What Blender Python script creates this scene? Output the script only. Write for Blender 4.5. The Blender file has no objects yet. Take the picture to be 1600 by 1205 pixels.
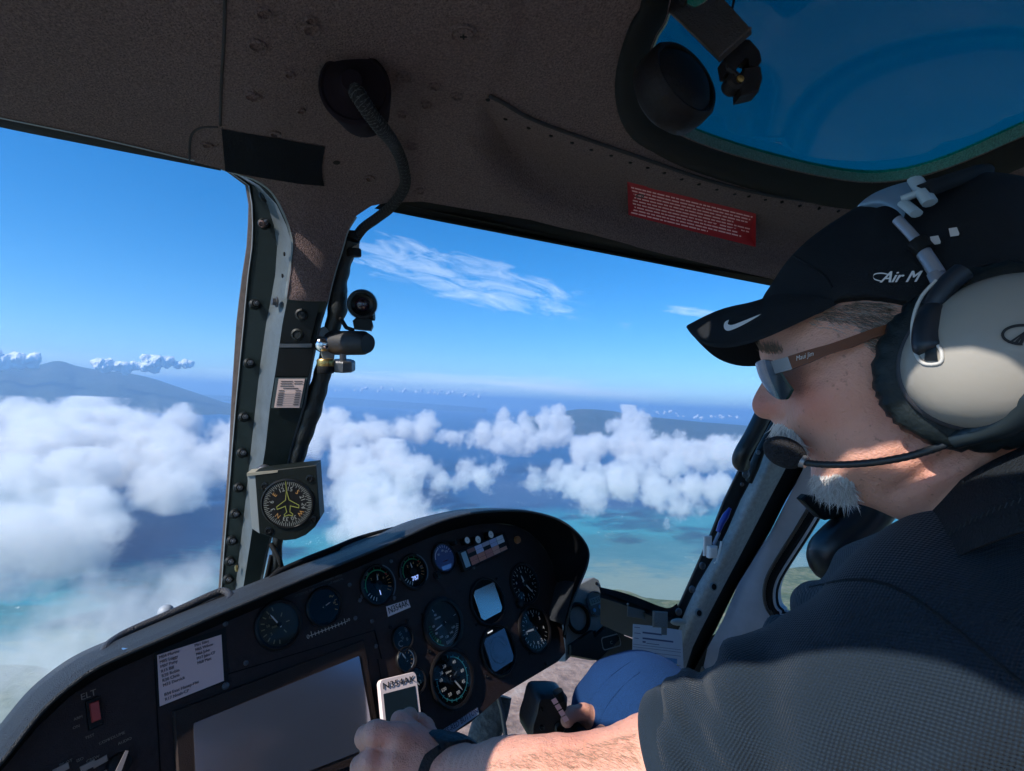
import bpy, bmesh, math, random
import numpy as np
from mathutils import Vector, Matrix, noise
from mathutils.geometry import delaunay_2d_cdt
S = bpy.context.scene
C = S.collection
# ---------------------------------------------------------------- camera
F = 850.0                                   # focal length in photo pixels (1600 wide)
uw = Vector((.05, .0355, 1)).normalized()    # world up seen in the camera's axes
fw = (Vector((0, 1, 0)) - uw * uw.y).normalized()
rw = fw.cross(uw)
M = Matrix((rw, fw, uw))                    # cabin axes (x right, y ahead, z up of the lens) -> world
MN = np.array(M)
def P(x, y, d):
    return Vector(((x - 800) / F * d, d, -(y - 602.5) / F * d))
cd = bpy.data.cameras.new('camera'); cam = bpy.data.objects.new('camera', cd); C.objects.link(cam)
cd.sensor_fit = 'HORIZONTAL'; cd.sensor_width = 36; cd.lens = 36 * F / 1600; cd.clip_start = .01; cd.clip_end = 500000
cam.matrix_world = (M @ Matrix(((1, 0, 0), (0, 0, -1), (0, 1, 0)))).to_4x4()
S.camera = cam
# ---------------------------------------------------------------- exposure, sky, sun
S.view_settings.view_transform = 'Standard'; S.view_settings.look = 'None'
S.view_settings.exposure = 0.5; S.view_settings.gamma = 1
SUNC = Vector((-.60, -.46, .69)).normalized()     # direction to the sun, cabin axes
SUN = M @ SUNC
w = bpy.data.worlds.new('World'); S.world = w; w.use_nodes = True
nt = w.node_tree; sk = nt.nodes.new('ShaderNodeTexSky'); sk.sky_type = 'NISHITA'; sk.sun_disc = False
sk.sun_elevation = math.asin(SUN.z); sk.sun_rotation = math.atan2(SUN.x, SUN.y)
sk.altitude = 1000; sk.air_density = 1.0; sk.dust_density = .2; sk.ozone_density = 6
bg = nt.nodes['Background']; bg.inputs[1].default_value = .13
def wn(t, **k):
    n = nt.nodes.new(t)
    for a, b in k.items(): setattr(n, a, b)
    return n
WL = nt.links.new
tg = wn('ShaderNodeTexCoord'); va = wn('ShaderNodeVectorMath', operation='ADD'); WL(tg.outputs['Generated'], va.inputs[0]); va.inputs[1].default_value = (0, 0, .009)
vm_ = wn('ShaderNodeVectorMath', operation='MAXIMUM'); WL(va.outputs[0], vm_.inputs[0]); vm_.inputs[1].default_value = (-2, -2, .002); WL(vm_.outputs[0], sk.inputs[0])
hs = wn('ShaderNodeHueSaturation'); hs.inputs['Saturation'].default_value = 1.3; hs.inputs['Hue'].default_value = .5
WL(sk.outputs[0], hs.inputs['Color'])
# high thin cirrus, laid out by direction of the sky
tc = wn('ShaderNodeTexCoord')
def cirrus(centre, axis, lx, ly, scale, stretch, lo, hi, seed, strength):
    """a streaky patch of cirrus round a sky direction (world space)"""
    c = (M @ centre).normalized(); a = (M @ axis).normalized()
    a = (a - c * a.dot(c)).normalized(); b = c.cross(a)
    def dot(v):
        n = wn('ShaderNodeVectorMath', operation='DOT_PRODUCT'); WL(tc.outputs['Generated'], n.inputs[0]); n.inputs[1].default_value = v; return n.outputs['Value']
    def m(op, x, y=None, z=None):
        n = wn('ShaderNodeMath', operation=op)
        for i, v in enumerate((x, y, z)):
            if v is None: continue
            if isinstance(v, (int, float)): n.inputs[i].default_value = v
            else: WL(v, n.inputs[i])
        return n.outputs[0]
    u, v, f = dot(a), dot(b), dot(c)
    cb = wn('ShaderNodeCombineXYZ'); WL(m('MULTIPLY', u, scale), cb.inputs[0]); WL(m('MULTIPLY', v, scale * stretch), cb.inputs[1]); cb.inputs[2].default_value = seed
    nz = wn('ShaderNodeTexNoise'); nz.inputs['Scale'].default_value = 1; nz.inputs['Detail'].default_value = 8; nz.inputs['Roughness'].default_value = .68; nz.inputs['Distortion'].default_value = .7
    WL(cb.outputs[0], nz.inputs['Vector'])
    r2 = m('ADD', m('POWER', m('ABSOLUTE', m('DIVIDE', u, lx)), 2), m('POWER', m('ABSOLUTE', m('DIVIDE', v, ly)), 2))
    mask = m('MULTIPLY', m('SUBTRACT', 1.0, r2), m('GREATER_THAN', f, 0.0))
    mr = wn('ShaderNodeMapRange'); mr.clamp = True
    WL(m('ADD', nz.outputs[0], m('MULTIPLY', m('MINIMUM', m('SUBTRACT', mask, .55), .35), .55)), mr.inputs[0])
    mr.inputs[1].default_value = lo; mr.inputs[2].default_value = hi
    return m('MULTIPLY', m('MULTIPLY', mr.outputs[0], strength), m('MINIMUM', m('MAXIMUM', m('MULTIPLY', mask, 3), 0), 1))
col = hs.outputs[0]
def d_(x, y): return P(x, y, 1)
for args in [
    (d_(740, 440), d_(900, 492) - d_(560, 400), .40, .070, 12, 4.0, .56, .98, 1.3, .55),
    (d_(640, 600), d_(1000, 612) - d_(400, 592), .62, .030, 6, 14, .40, .80, 5.1, .5),
    (d_(900, 612), d_(1000, 630) - d_(700, 600), .22, .010, 12, 9, .35, .7, 6.4, .5),
    (d_(1080, 487), d_(1100, 490) - d_(1000, 478), .07, .012, 16, 5, .45, .9, 8.2, .4),
    (d_(60, 575), d_(400, 600) - d_(0, 570), .30, .035, 8, 6, .42, .85, 3.2, .3)]:
    k = cirrus(*args)
    mx = wn('ShaderNodeMix', data_type='RGBA'); WL(k, mx.inputs[0]); WL(col, mx.inputs[6]); mx.inputs[7].default_value = (7.6, 8.2, 9.0, 1); col = mx.outputs[2]
WL(col, bg.inputs[0])
sd = bpy.data.lights.new('sun', 'SUN'); so = bpy.data.objects.new('sun', sd); C.objects.link(so)
sd.energy = 4.6; sd.angle = math.radians(.5); sd.color = (1, .95, .87); so.rotation_euler = SUN.to_track_quat('Z', 'Y').to_euler()
S.cycles.max_bounces = 12; S.cycles.volume_bounces = 4; S.cycles.diffuse_bounces = 4; S.cycles.transparent_max_bounces = 24
S.cycles.volume_step_rate = 1.5; S.cycles.volume_max_steps = 400
S.cycles.use_denoising = True; S.cycles.use_adaptive_sampling = True; S.cycles.adaptive_threshold = .018; S.cycles.adaptive_min_samples = 24; S.cycles.time_limit = 1000; S.cycles.sample_clamp_indirect = 4
random.seed(7)
rng = np.random.default_rng(7)
# ---------------------------------------------------------------- materials
MATS = {}
def mat(name, col, rough=.5, metal=0, bump=0, bscale=200, var=0, vscale=20, emit=None, sss=0, spec=None, coat=0, aniso=None, det=3, vcol=None, alpha=None):
    if name in MATS: return MATS[name]
    m = bpy.data.materials.new(name); m.use_nodes = True; t = m.node_tree; b = t.nodes['Principled BSDF']
    b.inputs['Base Color'].default_value = (*col, 1); b.inputs['Roughness'].default_value = rough; b.inputs['Metallic'].default_value = metal
    if spec is not None: b.inputs['Specular IOR Level'].default_value = spec
    if coat: b.inputs['Coat Weight'].default_value = coat
    if sss:
        b.inputs['Subsurface Weight'].default_value = sss; b.inputs['Subsurface Radius'].default_value = (.012, .004, .002); b.inputs['Subsurface Scale'].default_value = 1
    if emit: b.inputs['Emission Color'].default_value = (*emit[:3], 1); b.inputs['Emission Strength'].default_value = emit[3]
    g = t.nodes.new('ShaderNodeNewGeometry')
    if bump:
        n = t.nodes.new('ShaderNodeTexNoise'); n.inputs['Scale'].default_value = bscale; n.inputs['Detail'].default_value = det; t.links.new(g.outputs['Position'], n.inputs['Vector'])
        bu = t.nodes.new('ShaderNodeBump'); bu.inputs['Strength'].default_value = bump; bu.inputs['Distance'].default_value = .002
        t.links.new(n.outputs[0], bu.inputs['Height']); t.links.new(bu.outputs[0], b.inputs['Normal'])
    if var:
        n = t.nodes.new('ShaderNodeTexNoise'); n.inputs['Scale'].default_value = vscale; n.inputs['Detail'].default_value = 6; n.inputs['Roughness'].default_value = .65
        t.links.new(g.outputs['Position'], n.inputs['Vector'])
        mr = t.nodes.new('ShaderNodeMapRange'); mr.inputs[1].default_value = .3; mr.inputs[2].default_value = .7; t.links.new(n.outputs[0], mr.inputs[0])
        mx = t.nodes.new('ShaderNodeMix'); mx.data_type = 'RGBA'; t.links.new(mr.outputs[0], mx.inputs[0])
        c2 = vcol or tuple(c * (1 - var) for c in col)
        mx.inputs[6].default_value = (*col, 1); mx.inputs[7].default_value = (*c2, 1); t.links.new(mx.outputs[2], b.inputs['Base Color'])
    MATS[name] = m
    return m
def clear(name, col, gloss=0):
    m = bpy.data.materials.new(name); m.use_nodes = True; t = m.node_tree; t.nodes.clear()
    o = t.nodes.new('ShaderNodeOutputMaterial'); a = t.nodes.new('ShaderNodeBsdfTransparent'); a.inputs[0].default_value = (*col, 1); last = a.outputs[0]
    if gloss:
        g = t.nodes.new('ShaderNodeBsdfGlossy'); g.inputs['Roughness'].default_value = .05; f = t.nodes.new('ShaderNodeFresnel'); f.inputs[0].default_value = 1.45
        k = t.nodes.new('ShaderNodeMath'); k.operation = 'MULTIPLY'; k.inputs[1].default_value = gloss; t.links.new(f.outputs[0], k.inputs[0])
        mx = t.nodes.new('ShaderNodeMixShader'); t.links.new(k.outputs[0], mx.inputs[0]); t.links.new(a.outputs[0], mx.inputs[1]); t.links.new(g.outputs[0], mx.inputs[2]); last = mx.outputs[0]
    t.links.new(last, o.inputs[0]); MATS[name] = m
    return m
# ---------------------------------------------------------------- object helpers
def thing(name, label, cat, loc=Vector((0, 0, 0)), group=None):
    o = bpy.data.objects.new(name, None); C.objects.link(o); o.location = M @ Vector(loc); o.empty_display_size = .01
    o['label'] = label; o['category'] = cat
    if group: o['group'] = group
    return o
def link(name, me, parent=None, mats=(), loc=None, label=None, cat=None, kind=None, group=None, world=False):
    """vertices are in cabin axes (or world metres if world); the object's origin goes to its parent's origin or to loc"""
    o = bpy.data.objects.new(name, me); C.objects.link(o)
    n = len(me.vertices); co = np.empty(n * 3, np.float64); me.vertices.foreach_get('co', co); co = co.reshape(-1, 3)
    if not world: co = co @ MN.T
    root = parent
    while root is not None and root.parent is not None: root = root.parent
    org = Vector((0, 0, 0))
    if root is not None:
        q = parent
        while q is not None: org = org + q.location; q = q.parent
    if root is None and loc is not None: org = (Vector(loc) if world else M @ Vector(loc)); o.location = org
    if root is None and loc is None and not world: pass
    co = co - np.array(org)
    me.vertices.foreach_set('co', co.astype(np.float32).ravel()); me.update()
    for m in (mats if isinstance(mats, (list, tuple)) else [mats]): me.materials.append(m)
    if parent is not None: o.parent = parent
    if label: o['label'] = label
    if cat: o['category'] = cat
    if kind: o['kind'] = kind
    if group: o['group'] = group
    return o
def smooth(me, ang=40):
    if ang: me.shade_smooth(); me.set_sharp_from_angle(angle=math.radians(ang))
    return me
def frame(n, up=Vector((0, 0, 1))):
    n = Vector(n).normalized(); x = Vector(up).cross(n)
    if x.length < 1e-4: x = Vector((1, 0, 0)).cross(n)
    x.normalize(); return x, n.cross(x), n
class Pl:
    """a plane in the cabin: origin o, axes x, y, normal n; positions on it in metres"""
    def __init__(s, o, x, y):
        s.o = Vector(o); s.x = Vector(x).normalized(); y = Vector(y); s.y = (y - s.x * y.dot(s.x)).normalized(); s.n = s.x.cross(s.y)
    def hit(s, px, py, w=0):
        r = P(px, py, 1); return r * ((s.o + s.n * w).dot(s.n) / r.dot(s.n))
    def uv(s, px, py, w=0):
        p = s.hit(px, py, w) - s.o; return p.dot(s.x), p.dot(s.y)
    def at(s, u, v, w=0): return s.o + s.x * u + s.y * v + s.n * w
    def sub(s, u, v, w=0, rot=0):
        c, k = math.cos(rot), math.sin(rot)
        return Pl(s.at(u, v, w), s.x * c + s.y * k, s.y * c - s.x * k)
class MB:
    def __init__(s): s.v = []; s.f = []; s.m = []
    def add(s, vs, fs, m=0):
        k = len(s.v); s.v += [tuple(v) for v in vs]; s.f += [tuple(k + i for i in f) for f in fs]; s.m += [m] * len(fs); return s
    def box(s, pl, u, v, w, du, dv, dw, m=0, bev=0):
        """box centred on (u, v) of a plane, from height w to w+dw; bev chamfers its upper edges"""
        a, b = du / 2, dv / 2
        def ring(e, h): return [pl.at(u + i * (a - e), v + j * (b - e), h) for i, j in ((-1, -1), (1, -1), (1, 1), (-1, 1))]
        rs = [ring(0, w)] + ([ring(0, w + dw - bev), ring(bev, w + dw)] if bev else [ring(0, w + dw)])
        vs = [p for r in rs for p in r]; n = len(rs)
        fs = [(3, 2, 1, 0), tuple(4 * (n - 1) + i for i in range(4))]
        for r in range(n - 1):
            for i in range(4): fs.append((4 * r + i, 4 * r + (i + 1) % 4, 4 * r + 4 + (i + 1) % 4, 4 * r + 4 + i))
        return s.add(vs, fs, m)
    def lathe(s, pl, u, v, prof, n=40, m=0, cap=True, ell=1, a0=0):
        """prof = (radius, height) pairs turned about the plane's normal at (u, v)"""
        vs = []
        for r, h in prof:
            for i in range(n):
                a = a0 + 2 * math.pi * i / n; vs.append(pl.at(u + r * math.cos(a), v + r * math.sin(a) * ell, h))
        fs = [(j * n + i, j * n + (i + 1) % n, (j + 1) * n + (i + 1) % n, (j + 1) * n + i) for j in range(len(prof) - 1) for i in range(n)]
        if cap:
            fs.append(tuple(range(n - 1, -1, -1))); fs.append(tuple((len(prof) - 1) * n + i for i in range(n)))
        return s.add(vs, fs, m)
    def prism(s, pl, pts, w0, w1, m=0, bev=0):
        n = len(pts)
        cx = sum(p[0] for p in pts) / n; cy = sum(p[1] for p in pts) / n
        rings = [(0, w0), (0, w1 - bev), (bev, w1)] if bev else [(0, w0), (0, w1)]
        vs = []
        for e, h in rings:
            for p in pts:
                dx, dy = cx - p[0], cy - p[1]; l = math.hypot(dx, dy) or 1
                vs.append(pl.at(p[0] + dx / l * e, p[1] + dy / l * e, h))
        k = len(rings)
        fs = [tuple(range(n - 1, -1, -1)), tuple((k - 1) * n + i for i in range(n))]
        for r in range(k - 1): fs += [(r * n + i, r * n + (i + 1) % n, (r + 1) * n + (i + 1) % n, (r + 1) * n + i) for i in range(n)]
        return s.add(vs, fs, m)
    def tube(s, path, r, n=12, m=0, cap=True, ell=1, up=None):
        path = [Vector(p) for p in path]; K = len(path)
        rs = r if isinstance(r, (list, tuple)) else [r] * K
        vs = []; px = None
        for i, p in enumerate(path):
            t = (path[min(i + 1, K - 1)] - path[max(i - 1, 0)]).normalized()
            if px is None: x, y, _ = frame(t, up or Vector((0, 0, 1)))
            else: x = (px - t * px.dot(t)).normalized(); y = t.cross(x)
            px = x
            for j in range(n):
                a = 2 * math.pi * j / n; vs.append(p + x * (math.cos(a) * rs[i]) + y * (math.sin(a) * rs[i] * ell))
        fs = [(i * n + j, i * n + (j + 1) % n, (i + 1) * n + (j + 1) % n, (i + 1) * n + j) for i in range(K - 1) for j in range(n)]
        if cap: fs += [tuple(range(n - 1, -1, -1)), tuple((K - 1) * n + j for j in range(n))]
        return s.add(vs, fs, m)
    def loft(s, rows, m=0, closed=False, mi=None):
        """rows of equally many points; mi = material index per column"""
        n = len(rows[0]); k = n if closed else n - 1
        vs = [p for r in rows for p in r]; b = len(s.v); s.v += [tuple(v) for v in vs]
        for i in range(len(rows) - 1):
            for j in range(k):
                s.f.append((b + i * n + j, b + i * n + (j + 1) % n, b + (i + 1) * n + (j + 1) % n, b + (i + 1) * n + j)); s.m.append(mi[j] if mi else m)
        return s
    def ball(s, c, r, n=16, m=0, sx=(1, 1, 1), ax=None):
        ax = ax or (Vector((1, 0, 0)), Vector((0, 1, 0)), Vector((0, 0, 1))); c = Vector(c); vs = []; k = n // 2
        for i in range(1, k):
            t = math.pi * i / k
            for j in range(n):
                a = 2 * math.pi * j / n
                vs.append(c + ax[0] * (r * sx[0] * math.sin(t) * math.cos(a)) + ax[1] * (r * sx[1] * math.sin(t) * math.sin(a)) + ax[2] * (r * sx[2] * math.cos(t)))
        fs = [(i * n + j, (i + 1) * n + j, (i + 1) * n + (j + 1) % n, i * n + (j + 1) % n) for i in range(k - 2) for j in range(n)]
        t0 = len(vs); vs += [c + ax[2] * (r * sx[2]), c - ax[2] * (r * sx[2])]
        for j in range(n): fs += [(t0, j, (j + 1) % n), (t0 + 1, (k - 2) * n + (j + 1) % n, (k - 2) * n + j)]
        return s.add(vs, fs, m)
    def text(s, pl, u, v, size, txt, m=0, depth=.0004, rot=0, w=.0003, shear=0, align='CENTER', sx=1, fit=0):
        vs, fs = glyphs(txt, depth / size, shear, align)
        if fit: xs_ = [v_[0] for v_ in vs]; sx = fit / (size * (max(xs_) - min(xs_)))
        q = pl.sub(u, v, w, rot)
        return s.add([q.at(x * size * sx, y * size, z * size + depth / 2) for x, y, z in vs], fs, m)
    def mesh(s, name, ang=40):
        me = bpy.data.meshes.new(name); me.from_pydata(s.v, [], s.f); me.polygons.foreach_set('material_index', s.m); me.update()
        return smooth(me, ang)
    def build(s, name, parent=None, mats=(), ang=40, **k): return link(name, s.mesh(name, ang), parent, mats, **k)
_G = {}
def glyphs(txt, depth, shear, align):
    key = (txt, round(depth, 4), shear, align)
    if key not in _G:
        c = bpy.data.curves.new('txt', 'FONT'); c.body = txt; c.extrude = depth / 2; c.align_x = align; c.align_y = 'CENTER'; c.shear = shear; c.resolution_u = 2
        o = bpy.data.objects.new('txt', c); C.objects.link(o); dg = bpy.context.evaluated_depsgraph_get(); dg.update()
        me = bpy.data.meshes.new_from_object(o.evaluated_get(dg)); _G[key] = ([tuple(v.co) for v in me.vertices], [tuple(p.vertices) for p in me.polygons])
        bpy.data.meshes.remove(me); bpy.data.objects.remove(o); bpy.data.curves.remove(c)
    return _G[key]
def spline(pts, n=8, closed=False):
    """Catmull-Rom through tuples of any length"""
    pts = [np.array(p, float) for p in pts]; out = []; K = len(pts)
    g = (lambda i: pts[i % K]) if closed else (lambda i: pts[min(max(i, 0), K - 1)])
    for i in range(K if closed else K - 1):
        a, b, c, d = g(i - 1), g(i), g(i + 1), g(i + 2)
        for j in range(n):
            t = j / n; out.append(.5 * ((2 * b) + (c - a) * t + (2 * a - 5 * b + 4 * c - d) * t * t + (3 * b - a - 3 * c + d) * t ** 3))
    if not closed: out.append(pts[-1])
    return out
def tps(pts, smooth_=0.0):
    """thin-plate interpolation of (x, y, value...) -> function of arrays x, y"""
    p = np.array(pts, float); X = p[:, :2] / 100; V = p[:, 2:]; n = len(p)
    def U(r2): return np.where(r2 > 1e-12, r2 * np.log(r2 + 1e-12), 0)
    K = U(((X[:, None] - X[None]) ** 2).sum(-1)) + smooth_ * np.eye(n)
    A = np.zeros((n + 3, n + 3)); A[:n, :n] = K; A[:n, n] = 1; A[:n, n + 1:] = X; A[n, :n] = 1; A[n + 1:, :n] = X.T
    w_ = np.linalg.solve(A, np.vstack([V, np.zeros((3, V.shape[1]))]))
    def f(x, y):
        q = np.stack([np.asarray(x, float).ravel(), np.asarray(y, float).ravel()], 1) / 100
        out = np.empty((len(q), V.shape[1]))
        for i in range(0, len(q), 4000):
            k = q[i:i + 4000]; out[i:i + 4000] = U(((k[:, None] - X[None]) ** 2).sum(-1)) @ w_[:n] + w_[n] + k @ w_[n + 1:]
        return out[:, 0] if V.shape[1] == 1 else out
    return f
def inpoly(x, y, poly):
    poly = np.asarray(poly, float); ins = np.zeros(len(x), bool); j = len(poly) - 1
    for i in range(len(poly)):
        xi, yi = poly[i]; xj, yj = poly[j]
        c = ((yi > y) != (yj > y)) & (x < (xj - xi) * (y - yi) / (yj - yi + 1e-12) + xi); ins ^= c; j = i
    return ins
def dpoly(x, y, poly):
    poly = np.asarray(poly, float); best = np.full(len(x), 1e9)
    for i in range(len(poly)):
        a = poly[i]; b = poly[(i + 1) % len(poly)]; e = b - a; L = (e ** 2).sum() + 1e-12
        t = np.clip(((x - a[0]) * e[0] + (y - a[1]) * e[1]) / L, 0, 1)
        best = np.minimum(best, np.hypot(x - a[0] - t * e[0], y - a[1] - t * e[1]))
    return best
def fill(outline, holes=(), step=12):
    """triangulate a 2-D outline with holes and inner points; returns points, triangles"""
    loops = [list(map(tuple, outline))] + [list(map(tuple, h)) for h in holes]
    vs, es = [], []
    for lp in loops:
        k = len(vs); vs += [Vector(p) for p in lp]; es += [(k + i, k + (i + 1) % len(lp)) for i in range(len(lp))]
    o = np.array(outline, float); lo, hi = o.min(0), o.max(0)
    gx, gy = np.meshgrid(np.arange(lo[0], hi[0], step), np.arange(lo[1], hi[1], step * .87)); gx = gx + (np.arange(len(gx))[:, None] % 2) * step / 2
    gx, gy = gx.ravel(), gy.ravel(); ok = inpoly(gx, gy, o) & (dpoly(gx, gy, o) > step * .45)
    for h in holes: ok &= ~inpoly(gx, gy, h) & (dpoly(gx, gy, h) > step * .45)
    vs += [Vector((a, b)) for a, b in zip(gx[ok], gy[ok])]
    v2, _, f2, *_ = delaunay_2d_cdt(vs, es, [], 0, 1e-6)
    v = np.array([tuple(p) for p in v2]); f = [tuple(t) for t in f2]
    c = np.array([v[list(t)].mean(0) for t in f]); ok = inpoly(c[:, 0], c[:, 1], o)
    for h in holes: ok &= ~inpoly(c[:, 0], c[:, 1], h)
    return v, [t for t, k in zip(f, ok) if k]
def sheet(outline, dfn, thick, holes=(), step=14, back=None, mb=None, m=0):
    """a curved panel: dfn(x, y) gives its distance ahead at each sight line it was measured along; thick metres deep"""
    v, f = fill(outline, holes, step); d = dfn(v[:, 0], v[:, 1])
    a = np.stack([(v[:, 0] - 800) / F * d, d, -(v[:, 1] - 602.5) / F * d], 1)
    r = a / np.linalg.norm(a, axis=1)[:, None]; b = a + r * thick if back is None else a + np.array(back) * thick
    n = len(v); F_ = []
    for t in f:
        e1, e2 = v[t[1]] - v[t[0]], v[t[2]] - v[t[0]]; t = t if e1[0] * e2[1] - e1[1] * e2[0] > 0 else t[::-1]
        F_ += [t, tuple(n + i for i in t[::-1])]
    cnt = {}
    for t in F_[::2]:
        for i in range(len(t)):
            e = (t[i], t[(i + 1) % len(t)]); cnt[e] = 1
    for e in list(cnt):
        if (e[1], e[0]) not in cnt: F_.append((e[1], e[0], n + e[0], n + e[1]))
    mb = mb or MB(); return mb.add([tuple(p) for p in np.vstack([a, b])], F_, m)
# ---------------------------------------------------------------- smooth solids from distance fields
def surfnet(f, lo, hi, h, chunk=24):
    lo = np.array(lo, float); hi = np.array(hi, float); n = np.ceil((hi - lo) / h).astype(int) + 1
    xs, ys, zs = [lo[i] + np.arange(n[i]) * h for i in range(3)]
    if isinstance(f, np.ndarray): V = f; n = np.array(V.shape)
    else: V = np.empty(n, np.float32)
    for i in range(0, 0 if isinstance(f, np.ndarray) else n[0], chunk):
        X, Y, Z = np.meshgrid(xs[i:i + chunk], ys, zs, indexing='ij'); V[i:i + chunk] = f(np.stack([X.ravel(), Y.ravel(), Z.ravel()], 1)).reshape(X.shape)
    ins = V < 0
    cn = [(a, b, c) for a in (0, 1) for b in (0, 1) for c in (0, 1)]
    sl = lambda A, o: A[o[0]:n[0] - 1 + o[0], o[1]:n[1] - 1 + o[1], o[2]:n[2] - 1 + o[2]]
    tot = sum(sl(ins, o).astype(np.int8) for o in cn); act = (tot > 0) & (tot < 8); idx = np.argwhere(act)
    if not len(idx): return np.zeros((0, 3)), []
    acc = np.zeros((len(idx), 3)); cnt = np.zeros(len(idx))
    for a in range(8):
        for b in range(a + 1, 8):
            oa, ob = np.array(cn[a]), np.array(cn[b])
            if np.abs(oa - ob).sum() != 1: continue
            va = V[tuple((idx + oa).T)]; vb = V[tuple((idx + ob).T)]; c = (va < 0) != (vb < 0); t = np.where(c, va / (va - vb + 1e-20), 0)
            acc += np.where(c[:, None], oa + (ob - oa) * t[:, None], 0); cnt += c
    verts = lo + (idx + acc / cnt[:, None]) * h
    num = -np.ones(n, np.int64); num[tuple(idx.T)] = np.arange(len(idx)); quads = []
    for ax in range(3):
        o = np.zeros(3, int); o[ax] = 1; u, v = [np.eye(3, dtype=int)[(ax + k) % 3] for k in (1, 2)]
        s0 = ins[:n[0] - o[0], :n[1] - o[1], :n[2] - o[2]]; s1 = ins[o[0]:, o[1]:, o[2]:]
        e = np.argwhere(s0 != s1); ok = (e[:, (ax + 1) % 3] > 0) & (e[:, (ax + 2) % 3] > 0); e = e[ok]; fl = s0[tuple(e.T)]
        q = np.stack([num[tuple((e - k).T)] for k in (np.zeros(3, int), u, u + v, v)], 1)
        q[~fl] = q[~fl][:, ::-1]; quads.append(q[(q >= 0).all(1)])
    return verts, np.concatenate(quads)
def npmesh(name, v, f, ang=0):
    me = bpy.data.meshes.new(name); v = np.asarray(v, np.float32); f = np.asarray(f, np.int32)
    me.vertices.add(len(v)); me.vertices.foreach_set('co', v.ravel()); k = f.shape[1]
    me.loops.add(len(f) * k); me.loops.foreach_set('vertex_index', f.ravel()); me.polygons.add(len(f)); me.polygons.foreach_set('loop_start', np.arange(len(f)) * k)
    me.update(calc_edges=True); me.validate(); me.shade_smooth(); return me
def smin(a, b, k):
    h = np.maximum(k - np.abs(a - b), 0) / k; return np.minimum(a, b) - h * h * k * .25
def cone(p, a, b, ra, rb):
    a = np.array(a); b = np.array(b); ab = b - a; t = np.clip(((p - a) @ ab) / (ab @ ab), 0, 1); return np.linalg.norm(p - a - t[:, None] * ab, axis=1) - (ra + (rb - ra) * t)
def ell(p, c, r, R=None):
    q = p - np.array(c); q = q @ R.T if R is not None else q; r = np.array(r); k0 = np.linalg.norm(q / r, axis=1); k1 = np.linalg.norm(q / r ** 2, axis=1); return k0 * (k0 - 1) / np.maximum(k1, 1e-9)
# ================================================================ outside: sea, land, mountains, clouds
ZS = -1000.0
def at(px, py, z):
    r = M @ P(px, py, 1); return r * (z / r.z)
def nodes(m):
    t = m.node_tree
    def N(ty, **k):
        n = t.nodes.new(ty)
        for a, b in k.items():
            if a in ('inp',):
                for i, v in b.items():
                    if hasattr(v, 'is_output'): t.links.new(v, n.inputs[i])
                    else: n.inputs[i].default_value = v
            else: setattr(n, a, b)
        return n
    def Mt(op, a, b=None, c=None):
        n = t.nodes.new('ShaderNodeMath'); n.operation = op
        for i, v in enumerate((a, b, c)):
            if v is None: continue
            if isinstance(v, (int, float)): n.inputs[i].default_value = v
            else: t.links.new(v, n.inputs[i])
        return n.outputs[0]
    return t, N, Mt
def ramp(N, fac, stops):
    r = N('ShaderNodeValToRGB'); e = r.color_ramp.elements
    while len(e) > 1: e.remove(e[0])
    e[0].position = stops[0][0]; e[0].color = (*stops[0][1], 1)
    for p, c in stops[1:]:
        q = e.new(p); q.color = (*c, 1)
    return r
m = bpy.data.materials.new('sea_water'); m.use_nodes = True; t, N, Mt = nodes(m); b = t.nodes['Principled BSDF']; Lk = t.links.new
g = N('ShaderNodeNewGeometry'); sp = N('ShaderNodeSeparateXYZ'); Lk(g.outputs['Position'], sp.inputs[0])
x, y = sp.outputs[0], sp.outputs[1]
def noise_(scale, det=6, sx=1, sy=1, rough=.6, rot=0, dist=0):
    mp = N('ShaderNodeMapping'); mp.inputs['Scale'].default_value = (scale * sx, scale * sy, scale); mp.inputs['Rotation'].default_value = (0, 0, rot); Lk(g.outputs['Position'], mp.inputs[0])
    n = N('ShaderNodeTexNoise'); n.inputs['Scale'].default_value = 1; n.inputs['Detail'].default_value = det; n.inputs['Roughness'].default_value = rough; n.inputs['Distortion'].default_value = dist; Lk(mp.outputs[0], n.inputs['Vector']); return n.outputs[0]
# distance off the shore: the shore crosses the view 2.6 to 3.4 km ahead
A = at(1000, 918, ZS); B = at(60, 1010, ZS); dirv = (A - B); nrm = Vector((-dirv.y, dirv.x)).normalized()
off = Mt('ADD', Mt('ADD', Mt('MULTIPLY', x, nrm.x), Mt('MULTIPLY', y, nrm.y)), -(nrm.x * A.x + nrm.y * A.y))
off2 = Mt('ADD', off, Mt('MULTIPLY_ADD', noise_(1 / 900., 5), 1500, -750))
off3 = Mt('ADD', off2, Mt('MULTIPLY_ADD', noise_(1 / 210., 8, 1, 3.0, .78, 1.0, 1.2), 1700, -850))
along = Mt('ADD', Mt('MULTIPLY', x, -nrm.y), Mt('MULTIPLY', y, nrm.x)) if False else Mt('ADD', Mt('MULTIPLY', x, dirv.normalized().x), Mt('MULTIPLY', y, dirv.normalized().y))
shal = N('ShaderNodeMapRange'); Lk(along, shal.inputs[0]); shal.inputs[1].default_value = -1100; shal.inputs[2].default_value = 500; shal.inputs[3].default_value = 1400.; shal.inputs[4].default_value = 3900.
f = Mt('DIVIDE', off3, shal.outputs[0])
rp = ramp(N, None, [(0, (.20, .27, .22)), (.12, (.06, .19, .21)), (.25, (.026, .15, .18)), (.34, (.022, .24, .29)), (.50, (.013, .16, .25)), (.60, (.012, .072, .185)), (1, (.012, .062, .18))])
Lk(f, rp.inputs[0])
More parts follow.
